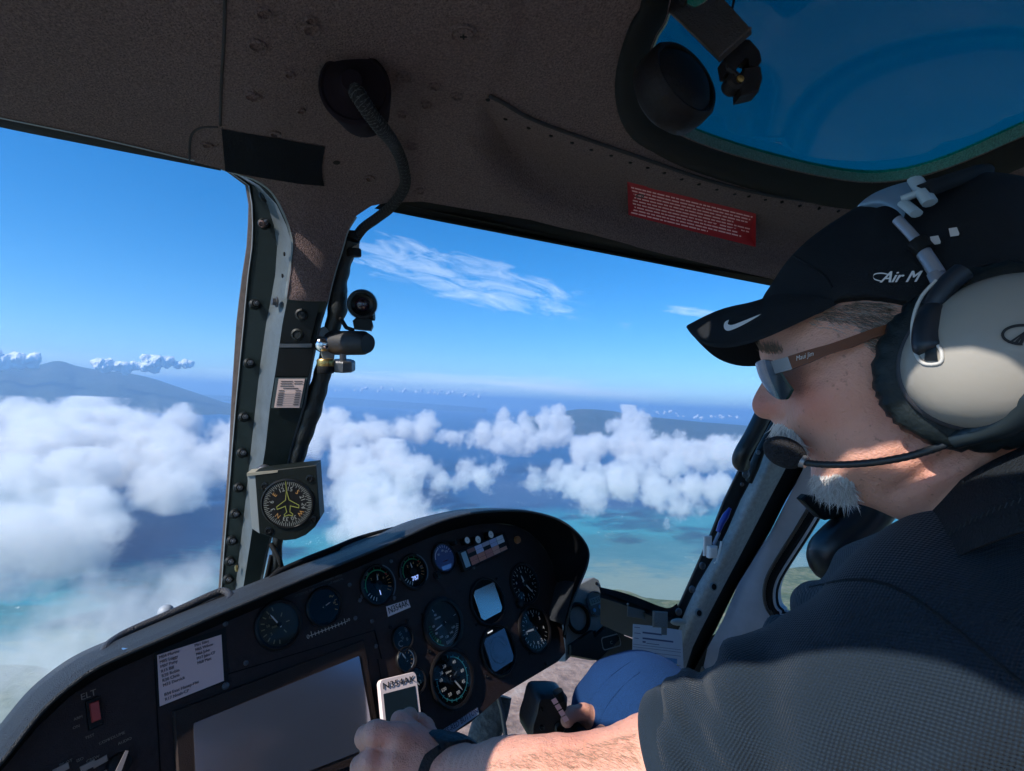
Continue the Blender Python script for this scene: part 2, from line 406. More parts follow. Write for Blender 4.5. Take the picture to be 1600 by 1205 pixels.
cap = N('ShaderNodeMapRange'); Lk(Mt('MULTIPLY', noise_(1 / 16., 4, 1, .4, .6, .5), Mt('ADD', noise_(1 / 500., 2), .5)), cap.inputs[0]); cap.inputs[1].default_value = .72; cap.inputs[2].default_value = .80
mx = N('ShaderNodeMix', data_type='RGBA'); Lk(cap.outputs[0], mx.inputs[0]); Lk(rp.outputs[0], mx.inputs[6]); mx.inputs[7].default_value = (.75, .8, .8, 1); Lk(mx.outputs[2], b.inputs['Base Color'])
b.inputs['Roughness'].default_value = .35; b.inputs['Specular IOR Level'].default_value = .25
bu = N('ShaderNodeBump'); bu.inputs['Strength'].default_value = .5; bu.inputs['Distance'].default_value = 6; Lk(noise_(1 / 45., 7, 1, 2, .7, .6), bu.inputs['Height']); Lk(bu.outputs[0], b.inputs['Normal'])
R = 150000
mb = MB(); n = 96
vs = [(0, 0, ZS)] + [(R * math.cos(2 * math.pi * i / n), R * math.sin(2 * math.pi * i / n), ZS) for i in range(n)]
mb.add(vs, [(0, 1 + i, 1 + (i + 1) % n) for i in range(n)]); mb.build('sea', None, m, 0, world=True, kind='structure', label='deep blue sea turning turquoise over the reef')
# ---- land under and right of the aircraft
def landmat(name, stops, s1, s2, bump=25):
    m = bpy.data.materials.new(name); m.use_nodes = True; t, N, Mt = nodes(m); b = t.nodes['Principled BSDF']; g = N('ShaderNodeNewGeometry')
    n1 = N('ShaderNodeTexNoise', inp={'Vector': g.outputs['Position'], 'Scale': s1, 'Detail': 9, 'Roughness': .68})
    n2 = N('ShaderNodeTexNoise', inp={'Vector': g.outputs['Position'], 'Scale': s2, 'Detail': 4, 'Roughness': .6})
    f = Mt('MULTIPLY_ADD', Mt('SUBTRACT', Mt('ADD', Mt('MULTIPLY', n1.outputs[0], .65), Mt('MULTIPLY', n2.outputs[0], .35)), .5), 2.4, .5)
    r = ramp(N, None, stops); t.links.new(f, r.inputs[0]); t.links.new(r.outputs[0], b.inputs['Base Color']); b.inputs['Roughness'].default_value = .95
    bu = N('ShaderNodeBump', inp={'Height': n2.outputs[0], 'Strength': .6, 'Distance': bump}); t.links.new(bu.outputs[0], b.inputs['Normal']); return m
green = landmat('coast_land', [(0, (.03, .055, .022)), (.4, (.07, .10, .04)), (.55, (.13, .15, .07)), (.75, (.22, .20, .13)), (1, (.30, .27, .20))], 1 / 260., 1 / 40.)
coast = spline([(-500, 1120), (-200, 1080), (0, 1040), (80, 1045), (160, 1050), (300, 1050), (500, 1000), (700, 950), (830, 930), (905, 932), (935, 926), (960, 921), (985, 925), (1010, 934), (1060, 938), (1100, 932), (1150, 905), (1200, 893), (1250, 886), (1300, 884), (1400, 878), (1600, 872), (1900, 868)], 6)
pts = []
for i, p in enumerate(coast):
    q = at(p[0], p[1], ZS + 3); k = 2 * math.sin(i * 1.7) + 7 * noise.noise(Vector((i * .7, 0, 0))); pts.append((q.x, q.y + k, ZS + 3))
mb = MB(); rows = [pts]
for s_, dz in ((.97, 6), (.9, 30), (.78, 60), (.6, 70), (.4, 60), (.2, 40), (.05, 30)):
    rows.append([(p[0] * s_, p[1] * s_, ZS + dz * (.6 + .8 * noise.noise(Vector((p[0] / 700 * s_, p[1] / 700 * s_, 0)))) + 3) for p in pts])
mb.loft(rows); mb.build('land', None, green, 30, world=True, kind='structure', label='green and brown coastal land below the aircraft')
red = landmat('red_earth', [(0, (.10, .065, .045)), (.35, (.20, .13, .10)), (.6, (.32, .22, .17)), (1, (.42, .36, .32))], 1 / 150., 1 / 22., 12)
mb = MB(); ctr = at(870, 1085, ZS + 90); vs = []; ns = 40
rows = []
for k in range(9):
    rr = 1 - k / 8.; rows.append([(ctr.x + math.cos(a * 2 * math.pi / ns) * 900 * rr * (1 + .2 * noise.noise(Vector((a * .5, 1, 0)))), ctr.y + math.sin(a * 2 * math.pi / ns) * 820 * rr, ZS + 20 + 90 * (1 - rr ** 2) + 10 * noise.noise(Vector((a, k, 0)))) for a in range(ns)])
mb.loft(rows, closed=True); mb.build('eroded_hill', None, red, 60, world=True, kind='structure', label='bare reddish eroded hill seen below the instrument panel')
# ---- far islands
def island(name, prof, dist, base, depth, matr, label, seed):
    """prof = skyline samples; built as a ridge dist metres away that slopes to the sea in front and behind"""
    sk_ = spline(prof, 5); rows = []; base_pts = []
    for k, s_ in enumerate((1.0, .8, .6, .35, .15, 0)):
        row = []
        for i, p in enumerate(sk_):
            r = M @ P(p[0], p[1], 1); h = r * (dist / math.hypot(r.x, r.y)); hz = max(h.z, ZS + 5)
            u = Vector((h.x, h.y, 0)).normalized(); fall = 1 - s_
            H = (hz - ZS); z = ZS + H * (s_ ** 1.25)
            nn = noise.fractal(Vector((i * .22, s_ * 3, seed)), 1, 2, 5) * H * .10 * min(1, fall * 3) * (1 if s_ > 0 else 0)
            q = Vector((h.x, h.y, 0)) - u * depth * fall * (1 + .25 * noise.noise(Vector((i * .15, 3, seed)))); row.append((q.x, q.y, z + nn))
        rows.append(row)
    back_ = []
    for p in rows[0]:
        u = Vector((p[0], p[1], 0)).normalized(); back_.append((p[0] + u.x * depth, p[1] + u.y * depth, ZS - 5))
    mb = MB(); mb.loft([back_] + rows); return mb.build(name, None, matr, 60, world=True, kind='structure', label=label)
far = landmat('island_slopes', [(0, (.012, .025, .022)), (.5, (.03, .045, .03)), (1, (.09, .075, .05))], 1 / 2500., 1 / 500., 150)
island('mountain', [(-500, 600), (-260, 575), (-100, 562), (0, 568), (50, 572), (90, 564), (120, 572), (160, 579), (200, 583), (240, 592), (270, 602), (300, 612), (330, 622), (352, 629), (380, 636), (410, 648)], 34000, 0, 9000, far, 'long blue volcanic mountain above the cloud bank', 1)
island('island', [(815, 652), (850, 649), (880, 643), (905, 639.5), (930, 640), (960, 643), (990, 649), (1020, 652), (1060, 656), (1100, 660), (1140, 663), (1180, 667), (1230, 675), (1280, 690), (1310, 704)], 26000, 0, 5000, far, 'low blue domed island on the horizon', 5)
island('distant_island', [(300, 616), (400, 620), (520, 621), (600, 626), (700, 633), (760, 638)], 70000, 0, 9000, far, 'faint flat island along the horizon', 9)
# ---- clouds: soft volumes
def cloud_mat(dens):
    cm = bpy.data.materials.new('cloud_vapour'); cm.use_nodes = True; cn = cm.node_tree; cn.nodes.clear(); ou = cn.nodes.new('ShaderNodeOutputMaterial'); pv = cn.nodes.new('ShaderNodeVolumePrincipled')
    pv.inputs['Color'].default_value = (1, 1, 1, 1); pv.inputs['Density'].default_value = dens; pv.inputs['Anisotropy'].default_value = .1; cn.links.new(pv.outputs[0], ou.inputs['Volume']); return cm
def bank(name, blobs, dens, nscale, namp, soft, vox, label, pad=1.0, thresh=0.0, rough=.6, gain=1.0, solid=False):
    """blobs (x, y, z, radius) in world metres, eroded by fractal noise into a density grid"""
    a = np.array(blobs); r = a[:, 3].max() * .6 * pad
    lo = a[:, :3].min(0) - r; hi = a[:, :3].max(0) + r
    vm = bpy.data.meshes.new(name); vm.from_pydata([b[:3] for b in blobs], [], [])
    q = vm.attributes.new('rad', 'FLOAT', 'POINT'); q.data.foreach_set('value', [b[3] for b in blobs])
    bo = bpy.data.objects.new(name, vm); C.objects.link(bo); bo['kind'] = 'stuff'; bo['label'] = label
    ng = bpy.data.node_groups.new(name, 'GeometryNodeTree'); ng.interface.new_socket('Geometry', in_out='INPUT', socket_type='NodeSocketGeometry'); ng.interface.new_socket('Geometry', in_out='OUTPUT', socket_type='NodeSocketGeometry')
    N = ng.nodes.new; L = ng.links.new; gi = N('NodeGroupInput'); go = N('NodeGroupOutput'); vc = N('GeometryNodeVolumeCube')
    vc.inputs['Min'].default_value = lo; vc.inputs['Max'].default_value = hi
    for k, v in zip('XYZ', (hi - lo) / vox): vc.inputs['Resolution ' + k].default_value = max(4, int(v))
    pos = N('GeometryNodeInputPosition'); wrp = N('ShaderNodeTexNoise'); wrp.inputs['Scale'].default_value = nscale * 1.3; wrp.inputs['Detail'].default_value = 3; L(pos.outputs[0], wrp.inputs['Vector'])
    v1 = N('ShaderNodeVectorMath'); v1.operation = 'MULTIPLY_ADD'; L(wrp.outputs[1], v1.inputs[0]); k = .8 / nscale; v1.inputs[1].default_value = (k, k, k * .5); L(pos.outputs[0], v1.inputs[2])
    v2 = N('ShaderNodeVectorMath'); v2.operation = 'SUBTRACT'; L(v1.outputs[0], v2.inputs[0]); v2.inputs[1].default_value = (k * .5, k * .5, k * .25); wp = v2.outputs[0]
    sn = N('GeometryNodeSampleNearest'); L(gi.outputs[0], sn.inputs[0]); L(wp, sn.inputs['Sample Position'])
    na = N('GeometryNodeInputNamedAttribute'); na.data_type = 'FLOAT'; na.inputs[0].default_value = 'rad'
    si = N('GeometryNodeSampleIndex'); L(gi.outputs[0], si.inputs[0]); L(na.outputs[0], si.inputs[1]); L(sn.outputs[0], si.inputs['Index'])
    px_ = N('GeometryNodeProximity'); px_.target_element = 'POINTS'; L(gi.outputs[0], px_.inputs[0]); L(wp, px_.inputs['Sample Position'] if 'Sample Position' in px_.inputs else px_.inputs[1])
    def mth(op, a, b=None, c=None):
        n = N('ShaderNodeMath'); n.operation = op
        for i, v in enumerate((a, b, c)):
            if v is None: continue
            if isinstance(v, (int, float)): n.inputs[i].default_value = v
            else: L(v, n.inputs[i])
        return n.outputs[0]
    nz = N('ShaderNodeTexNoise'); nz.inputs['Scale'].default_value = nscale; nz.inputs['Detail'].default_value = 8; nz.inputs['Roughness'].default_value = rough; L(pos.outputs[0], nz.inputs['Vector'])
    d = mth('DIVIDE', mth('SUBTRACT', si.outputs[0], px_.outputs['Distance']), soft)
    d = mth('MINIMUM', d, 2.0)
    s = mth('ADD', d, mth('MULTIPLY_ADD', nz.outputs[0], namp, -.5 * namp + thresh)); cl = N('ShaderNodeClamp'); L(mth('MULTIPLY', s, gain), cl.inputs[0]); L(cl.outputs[0], vc.inputs['Density'])
    sm = N('GeometryNodeSetMaterial'); last = vc.outputs[0]
    if solid: v2m = N('GeometryNodeVolumeToMesh'); L(last, v2m.inputs[0]); v2m.inputs['Threshold'].default_value = .5; last = v2m.outputs[0]
    L(last, sm.inputs[0]); L(sm.outputs[0], go.inputs[0]); cm = mat('far_cloud_white', (.9, .9, .9), 1, spec=0) if solid else cloud_mat(dens); sm.inputs['Material'].default_value = cm; vm.materials.append(cm)
    bo.modifiers.new('vapour', 'NODES').node_group = ng
    print(name, [int(v) for v in (hi - lo) / vox]); return bo
rr = random.Random(4)
def away(x, y):
    return float(np.interp(y - 635 - .05 * (x - 719), [-40, 0, 15, 30, 50, 80, 110, 150, 200, 300, 500], [13500, 12300, 11000, 9100, 7300, 5700, 4700, 3800, 3000, 2100, 1500]))
def area(poly, rpx, n, hole=None, dz=0, zfix=None):
    """n blobs of about rpx sight-line pixels scattered through a patch of the cloud layer"""
    p = np.array(poly, float); lo, hi = p.min(0), p.max(0); out = []
    while len(out) < n:
        x, y = rr.uniform(lo[0], hi[0]), rr.uniform(lo[1], hi[1]); q = np.array([x]), np.array([y])
        if not inpoly(*q, p)[0] or dpoly(*q, p)[0] < rpx * .25 or (hole and any(inpoly(*q, h)[0] for h in hole)): continue
        c = (M @ P(x, y, 1)).normalized() * (away(x, y) if zfix is None else zfix); D = c.length; out.append((c.x, c.y, c.z + rr.uniform(-.2, .3) * rpx / F * D, rpx / F * D * rr.uniform(.55, 1.15)))
    return out
LEFT_HOLES = [[(268, 678), (350, 672), (350, 706), (285, 700)], [(185, 735), (222, 745), (228, 800), (150, 850), (160, 790)]]
bank('cloud_bank', area([(-140, 652), (60, 642), (130, 628), (190, 646), (260, 660), (350, 660), (480, 656), (480, 700), (350, 705), (230, 730), (-140, 740)], 18, 150, LEFT_HOLES),
    .007, 1 / 480., 6.4, 160, 17, 'broad white cloud bank below the left windscreen, farther part', gain=3.4, thresh=.28, rough=.77)
bank('cloud_bank', area([(-140, 715), (230, 700), (360, 700), (350, 765), (250, 790), (228, 745), (175, 750), (150, 850), (90, 880), (-140, 900)], 24, 130, LEFT_HOLES),
    .008, 1 / 360., 6.6, 120, 7.5, 'near white cloud bank over the coast below the left windscreen', gain=3.4, thresh=.30, rough=.77)
bank('cloud_bank', area([(440, 646), (520, 640), (560, 650), (640, 652), (692, 672), (650, 690), (600, 690), (570, 712), (440, 715)], 13, 50) + area([(736, 655), (800, 648), (835, 660), (830, 702), (760, 700)], 12, 16) + area([(842, 655), (870, 646), (896, 660), (885, 692), (845, 692)], 11, 12)
    + area([(680, 672), (745, 680), (740, 692), (690, 690)], 5, 6) + area([(885, 680), (1020, 680), (1022, 714), (890, 712)], 11, 26) + area([(955, 646), (985, 638), (1014, 655), (1016, 680), (958, 680)], 11, 12, dz=20) + area([(1016, 700), (1060, 692), (1160, 696), (1175, 720), (1060, 728), (1000, 722)], 11, 36),
    .008, 1 / 330., 5.8, 150, 11, 'row of white cumulus clouds before the domed island', gain=3.4, thresh=.30, rough=.77)
bank('cloud_bank', area([(520, 705), (600, 695), (672, 712), (672, 770), (650, 800), (680, 850), (560, 870), (545, 800), (520, 770)], 20, 60) + area([(676, 740), (755, 722), (786, 724), (770, 748), (690, 772)], 10, 16)
    + area([(832, 745), (890, 712), (965, 705), (1000, 740), (960, 792), (920, 785), (890, 760), (838, 770)], 15, 34) + area([(995, 725), (1060, 722), (1066, 752), (1140, 748), (1140, 770), (1080, 795), (1030, 805), (1000, 770)], 12, 26),
    .0085, 1 / 240., 6.2, 95, 7, 'ragged white clouds low over the blue channel', gain=3.4, thresh=.28, rough=.77)
bank('cloud_bank', area([(130, 960), (240, 925), (420, 880), (420, 950), (300, 1010), (130, 1100), (-40, 1190), (-100, 1080), (60, 1020)], 44, 60), .0060, 1 / 260., 5.6, 115, 8, 'thin misty cloud drifting under the lower left corner of the windscreen', gain=.9, thresh=.28, rough=.77)
bank('cloud_bank', area([(-60, 566), (0, 556), (60, 560), (90, 570), (60, 574), (-60, 574)], 6, 16, zfix=30000) + area([(110, 570), (150, 564), (190, 574), (240, 558), (290, 566), (318, 570), (240, 578), (170, 577)], 6, 26, zfix=30000),
    .010, 1 / 500., 2.6, 170, 38, 'small bright cumulus clouds over the far mountain', gain=3.0, thresh=.6, solid=True)
bank('cloud_bank', area([(520, 606), (600, 605), (700, 611), (760, 618), (760, 622), (690, 618), (600, 612), (520, 612)], 2.2, 40, zfix=60000) + area([(1020, 640), (1100, 648), (1170, 652), (1170, 657), (1090, 655), (1020, 648)], 2.2, 20, zfix=60000), .01, 1 / 500., 3.4, 150, 60, 'row of tiny cumulus clouds along the far horizon', gain=3.0, thresh=.3, solid=True)
# ---- the air
lo, hi = -158000, 158000
hz = bpy.data.materials.new('haze_air'); hz.use_nodes = True; t = hz.node_tree; t.nodes.clear(); ou = t.nodes.new('ShaderNodeOutputMaterial'); pv = t.nodes.new('ShaderNodeVolumePrincipled')
pv.inputs['Color'].default_value = (.42, .70, 1, 1); pv.inputs['Density'].default_value = 3.2e-5; pv.inputs['Anisotropy'].default_value = .3; t.links.new(pv.outputs[0], ou.inputs['Volume'])
mb = MB(); mb.add([(a, b_, c) for c in (ZS - 2, 1400) for a, b_ in ((lo, lo), (hi, lo), (hi, hi), (lo, hi))], [(3, 2, 1, 0), (4, 5, 6, 7), (0, 1, 5, 4), (1, 2, 6, 5), (2, 3, 7, 6), (3, 0, 4, 7)])
mb.build('haze', None, hz, 0, world=True, kind='stuff', label='pale blue haze in the air')
# ================================================================ the cabin shell
headliner = mat('headliner_flock', (.235, .160, .155), .95, bump=1.6, bscale=520, var=.62, vscale=420, det=6, spec=.15)
headdark = mat('headliner_dark', (.045, .040, .044), .9, bump=.5, bscale=900, spec=.2)
rubber = mat('black_rubber', (.008, .008, .009), .7, bump=.15, bscale=300, spec=.2)
blackpaint = mat('black_paint', (.007, .009, .010), .5, bump=.15, bscale=700, spec=.25)
blackgloss = mat('black_gloss', (.006, .007, .008), .3, spec=.3)
darkgreen = mat('dark_green_paint', (.005, .011, .012), .45, bump=.1, bscale=500, var=.3, vscale=60, spec=.2)
silver = mat('grey_lacquer', (.20, .225, .24), .42, bump=.1, bscale=400, var=.25, vscale=50)
steel = mat('steel', (.45, .45, .45), .3, 1)
dsteel = mat('dark_steel', (.14, .14, .15), .42, .8, bump=.3, bscale=500)
brass = mat('brass', (.5, .33, .12), .35, 1)
seal = mat('aged_seal', (.085, .062, .055), .8, bump=.5, bscale=300, var=.5, vscale=80)
postgrey = mat('textured_grey_paint', (.42, .415, .40), .5, bump=.7, bscale=900, var=.35, vscale=120)
doorgrey = mat('door_lining', (.46, .43, .47), .55, bump=.2, bscale=600, var=.15, vscale=30)
white = mat('white_paint', (.75, .75, .74), .5)
paper = mat('paper', (.72, .70, .70), .8)
roofd = tps([(0, 190, 1 / .56), (350, 270, 1 / .70), (545, 305, 1 / .76), (800, 350, 1 / .85), (1205, 440, 1 / 1.0), (-100, -80, 1 / .37), (0, 0, 1 / .40), (400, 0, 1 / .41), (800, 0, 1 / .43), (1200, 0, 1 / .45), (1600, 0, 1 / .46), (1600, 280, 1 / .78), (1350, 300, 1 / .84),
             (1750, 500, 1 / 1.0), (1300, 460, 1 / 1.02), (470, 400, 1 / .77), (480, 470, 1 / .785), (800, -100, 1 / .375), (1700, -100, 1 / .40), (-100, 160, 1 / .52), (-700, 55, 1 / .435), (-700, -140, 1 / .36), (1000, 250, 1 / .68), (400, 170, 1 / .55)])
RV = [(752, 148), (775, 160), (850, 195), (1000, 250), (1100, 287), (1300, 334), (1500, 330), (1500, 440), (1215, 432), (1000, 387), (850, 340), (790, 300), (752, 262), (737, 215)]
RW = [(790, -100), (800, 60), (752, 148), (775, 160), (850, 195), (1000, 250), (1100, 287), (1300, 334), (1500, 330), (1800, 230), (1800, -100)]
def roof(x, y):
    x = np.asarray(x, float); y = np.asarray(y, float); d = 1 / roofd(x, y)
    k = inpoly(x.ravel(), y.ravel(), RV); q = np.clip(dpoly(x.ravel(), y.ravel(), RV) / 60, 0, 1); s_ = np.where(k, q * q * (3 - 2 * q), 0) * .060 + np.where(k, np.clip(q * 12, 0, 1), 0) * .005
    k2 = inpoly(x.ravel(), y.ravel(), RW); q2 = np.clip(dpoly(x.ravel(), y.ravel(), RW) / 14, 0, 1); s2 = np.where(k2, q2 * q2 * (3 - 2 * q2), 0) * .006
    return d + (s_ + s2).reshape(d.shape)
def rp(x, y, off=0):
    d = float(roof([x], [y])[0]); p = P(x, y, d); return p + p.normalized() * off
def rpl(x, y, rot=0, off=0, e=6, ref=None):
    """plane lying on the headliner at a point: x axis roughly to the right of the picture"""
    o = rp(x, y); a = rp(x + e, y) - rp(x - e, y); b = rp(x, y - e) - rp(x, y + e); pl = Pl(o, a, b)
    return pl.sub(0, 0, off, rot)
top_open = [(1062, -90), (1044, 22), (1026, 56), (1010, 105), (1006, 145), (1016, 180), (1040, 197), (1095, 224), (1200, 256), (1320, 281), (1400, 282), (1480, 262), (1600, 212), (1720, 158), (1790, -90)]
top_open = [tuple(p) for p in spline(top_open, 4)]
out = [(-700, 46), (-110, 162), (0, 186), (150, 217), (290, 250), (345, 264), (362, 271), (385, 276), (403, 283), (425, 300), (443, 330), (454, 360), (459, 387), (454, 430), (448, 468), (480, 471), (512, 471), (522, 430), (534, 392), (543, 362), (556, 338), (580, 322), (605, 317), (660, 315), (830, 344), (1040, 398), (1205, 436),
       (1300, 470), (1500, 560), (1700, 640), (1900, 640), (1900, -130), (-700, -130)]
r_ = thing('headliner', 'brown flocked headliner of the cockpit with the window web and rivets', 'headliner', rp(560, 60))
r_['kind'] = 'structure'
mb = sheet(out, roof, .022, [top_open], 11, back=(0, .25, .9)); mb.build('lining', r_, headliner, 30)
# raised seam, screws and rivets of the lining
mb = MB()
def path_on_roof(pts, off): return [rp(p[0], p[1], off) for p in spline(pts, 5)]
mb.tube(path_on_roof([(352, -20), (350, 60), (346, 130), (344, 196)], -.0003), .0014, 6)
mb.tube(path_on_roof([(340, 198), (312, 200), (298, 215), (296, 252)], -.0003), .0013, 6)
mb.tube(path_on_roof([(765, 150), (785, 160), (845, 192), (1000, 246), (1100, 280), (1200, 305), (1320, 322)], -.0012), .0022, 6)
mb.build('seam', r_, headdark, 60)
screws = [(402, 70, 5), (487, 45, 5), (395, 150, 5), (430, 208, 4), (485, 30, 3), (452, 115, 3), (324, 226, 4), (470, 172, 3), (632, 120, 5), (680, 134, 4), (714, 150, 4), (666, 163, 4), (628, 178, 4), (643, 228, 5), (657, 298, 4), (578, 278, 4), (410, 350, 3), (412, 20, 4), (1000, 305, 4)]
mb = MB()
for x, y, k in screws:
    pl = rpl(x, y); r0 = .0013 * k; mb.lathe(pl, 0, 0, [(r0 * 1.25, -.0004), (r0 * 1.2, .0020), (r0 * .95, .0026), (r0 * .85, .0005), (r0 * .2, -.0001)], 16)
x, y = 724, 52; pl = rpl(x, y); mb.lathe(pl, 0, 0, [(.0125, -.001), (.0125, .002), (.0105, .0025), (.009, .0005), (.0085, .002), (.004, .003)], 24)
mb.build('rivet', r_, headliner, 50)
mb = MB(); mb.box(pl, 0, 0, .0031, .006, .0014, .0006); mb.box(pl, 0, 0, .0031, .0014, .006, .0006)
for x, y in [(526, 254)]: mb.lathe(rpl(x, y), 0, 0, [(.0044, -.001), (.0044, .0006)], 20)
for x, y in spline([(762, 156), (790, 186), (826, 200), (861, 212), (894, 223), (924, 234), (955, 243), (985, 254), (1012, 262), (1038, 270), (1065, 280), (1092, 288), (1120, 296), (1148, 303), (1170, 307), (1196, 312), (1222, 316), (1250, 322), (1280, 326), (1310, 330)], 1):
    mb.lathe(rpl(x, y), 0, 0, [(.0026, -.001), (.0024, .0010), (.001, .0016)], 10)
mb.build('screw_recess', r_, rubber, 40)
# overhead window: rim, glass, and the pale outer edge
wn_ = thing('overhead_window', 'tinted overhead window with a thick black rubber rim above the pilot', 'window', rp(1300, 290))
def ring_rows(pts, offs):
    c = np.mean(pts, 0); rows = []
    P_ = [np.array(p) for p in pts]; K = len(P_)
    for e, w_ in offs:
        row = []
        for i in range(K):
            t = P_[(i + 1) % K] - P_[i - 1]; nrm_ = np.array([t[1], -t[0]]) / (np.hypot(*t) + 1e-9)
            q = P_[i] + nrm_ * e; row.append(rp(q[0], q[1], w_))
        rows.append(row)
    return rows
inner = spline(top_open[::2], 2, closed=True)
a_ = sum(p[0] * q[1] - q[0] * p[1] for p, q in zip(inner, inner[1:] + inner[:1])); sg = 1 if a_ > 0 else -1
mb = MB(); mb.loft(ring_rows(inner, [(sg * e, w_) for e, w_ in ((46, .002), (44, -.004), (38, -.0085), (30, -.010), (20, -.009), (10, -.006), (2, .0), (-1, .012), (1, .035))]), closed=True); mb.build('rim', wn_, rubber, 60)
mb = MB(); mb.loft(ring_rows(inner, [(sg * e, w_) for e, w_ in ((3, .026), (-3, .026), (-3.6, .03), (-3, .036), (3, .036))]), closed=True); mb.build('outer_edge', wn_, mat('pale_sealant', (.42, .46, .33), .6), 60)
tint = clear('tinted_glass', (.02, .44, .43), .05)
mb = sheet([(a, b) for a, b in np.array(inner)], lambda x, y: 1 / roofd(x, y) + .034, .003, (), 40); mb.build('glass', wn_, tint, 60)
# roof outside the picture: an unseen left overhead window, its opening shaped to place the sunlight
# ---- seals along the windscreen headers
mb = MB()
def band(a, b, d0, m=0, th=.02, off=0.0):
    """strip between two pixel paths lying just past the headliner edge"""
    A_ = spline(a, 5); B_ = spline(b, 5); rows = [[rp(p[0], p[1], off) for p in A_], [rp(p[0], p[1], off) for p in B_], [rp(p[0], p[1], off + th) for p in B_], [rp(p[0], p[1], off + th) for p in A_]]
    mb.loft(rows + [rows[0]], m)
band([(600, 314), (660, 314), (830, 343), (1040, 397), (1215, 438)], [(585, 326), (634, 331), (690, 347), (767, 358), (900, 384), (1040, 412), (1205, 447)], 0, 0, .02, .004)
band([(-690, 44), (-110, 160), (0, 184), (150, 215), (290, 248), (345, 262)], [(-690, 55), (-110, 172), (0, 199), (150, 229), (290, 256), (345, 267)], 0, 0, .02, .004)
mb.build('window_seal', r_, rubber, 40)
mb = MB()
band([(-690, 44), (-110, 160), (0, 183.5), (150, 214.5), (290, 247.5), (300, 249)], [(-690, 45.5), (-110, 161.5), (0, 185.5), (150, 216.5), (290, 249.5), (300, 251)], 0, 0, .003, -.002)
band([(345, 264), (385, 276), (403, 283), (425, 300), (443, 330), (454, 360), (458, 387), (452, 430), (447, 468)], [(346, 266), (384, 278), (401, 285), (423, 302), (440, 332), (451, 361), (455, 388), (449, 430), (444, 468)], 0, 0, .003, -.0015)
band([(514, 471), (524, 430), (536, 392), (545, 362), (558, 340)], [(512, 471), (522, 430), (534, 391), (543, 361), (556, 338)], 0, 0, .003, -.0015)
mb.build('metal_edging', r_, silver, 60)
# ---- patch, boot, placard
q = [(346, 202), (430, 216), (508, 230), (505, 246), (503, 262), (504, 277), (507, 291), (470, 288), (420, 280), (380, 273), (352, 268), (349, 235)]
mb = sheet(q, lambda x, y: roof(x, y) - .0025, .0022, (), 14); o = mb.build('hook_and_loop_patch', None, mat('patch_black', (.010, .011, .015), .95, bump=.6, bscale=600, spec=.08), 30, loc=rp(427, 245), label='black hook-and-loop patch stuck on the roof above the window post', cat='patch')
bt = thing('rubber_boot', 'round black rubber boot on the roof where the thick cable comes out', 'cable boot', rp(555, 138))
pl = Pl(P(555, 139, .50), Vector((1, .12, 0)), Vector((-.03, -.10, 1))); mb = MB(); mb.lathe(pl, 0, 0, [(.026, -.05), (.0325, -.002), (.0325, .002), (.0315, .004), (.0295, .005), (.0275, .0035), (.020, .006), (.012, .010), (.009, .018)], 48); mb.build('disc', bt, mat('boot_rubber', (.012, .007, .010), .9, bump=.2, bscale=200, spec=.1), 50)
cab = [P(551, 134, .495), P(562, 152, .485), P(580, 180, .50), P(600, 205, .53), rp(617, 228, -.036), rp(630, 260, -.034), rp(632, 292, -.030), rp(612, 322, -.020), rp(590, 340, -.005), rp(568, 356, .01), rp(556, 372, .02)]
cab = [Vector(p) for p in spline(cab, 6)]
mb = MB(); mb.tube(cab, .0072, 14); 
cw = thing('roof_cable', 'thick braided black cable curving from the roof boot down to the window post', 'cable', cab[0]); mb.build('sheath', cw, mat('braided_sheath', (.022, .020, .022), .8, bump=1.5, bscale=900, spec=.2), 60)
mb = MB(); px_ = None
for ph in range(4):
    pts_ = []
    for i in range(0, len(cab) * 4 - 4):
        a = cab[i // 4]; b = cab[min(i // 4 + 1, len(cab) - 1)]; c = a.lerp(b, (i % 4) / 4); t = (b - a).normalized(); X, Y, _ = frame(t); an = i * .75 * (1 if ph < 2 else -1) + ph * 3.14; pts_.append(c + X * .0073 * math.cos(an) + Y * .0073 * math.sin(an))
    mb.tube(pts_, .00035, 4)
mb.build('binding', cw, mat('grey_thread', (.07, .068, .07), .8), 60)
mb = sheet([(980, 284), (1080, 309), (1181, 334), (1181, 386), (1080, 361), (982, 336)], lambda x, y: roof(x, y) - .0018, .0015, (), 9)
pc = thing('warning_placard', 'red warning placard with rows of small print on the headliner', 'placard', rp(1080, 335)); mb.build('plate', pc, mat('red_placard', (.40, .022, .030), .7, spec=.2), 30)
mb = MB()
for i in range(9):
    x0 = 986; L_ = [190, 192, 182, 160, 188, 190, 166, 172, 120][i]
    u = x0
    while u < x0 + L_:
        wd = rr.uniform(4, 12); u2 = min(u + wd, x0 + L_); yy = 290.5 + i * 4.9
        f_ = lambda x: yy + (x - 980) * .245
        mb.add([rp(a, f_(a) + b, -.0030) for a, b in ((u, 0), (u2, 0), (u2, 2.0), (u, 2.0))], [(0, 1, 2, 3)]); u = u2 + rr.uniform(1, 2)
mb.build('print', pc, mat('pink_print', (.95, .50, .50), .7), 0)
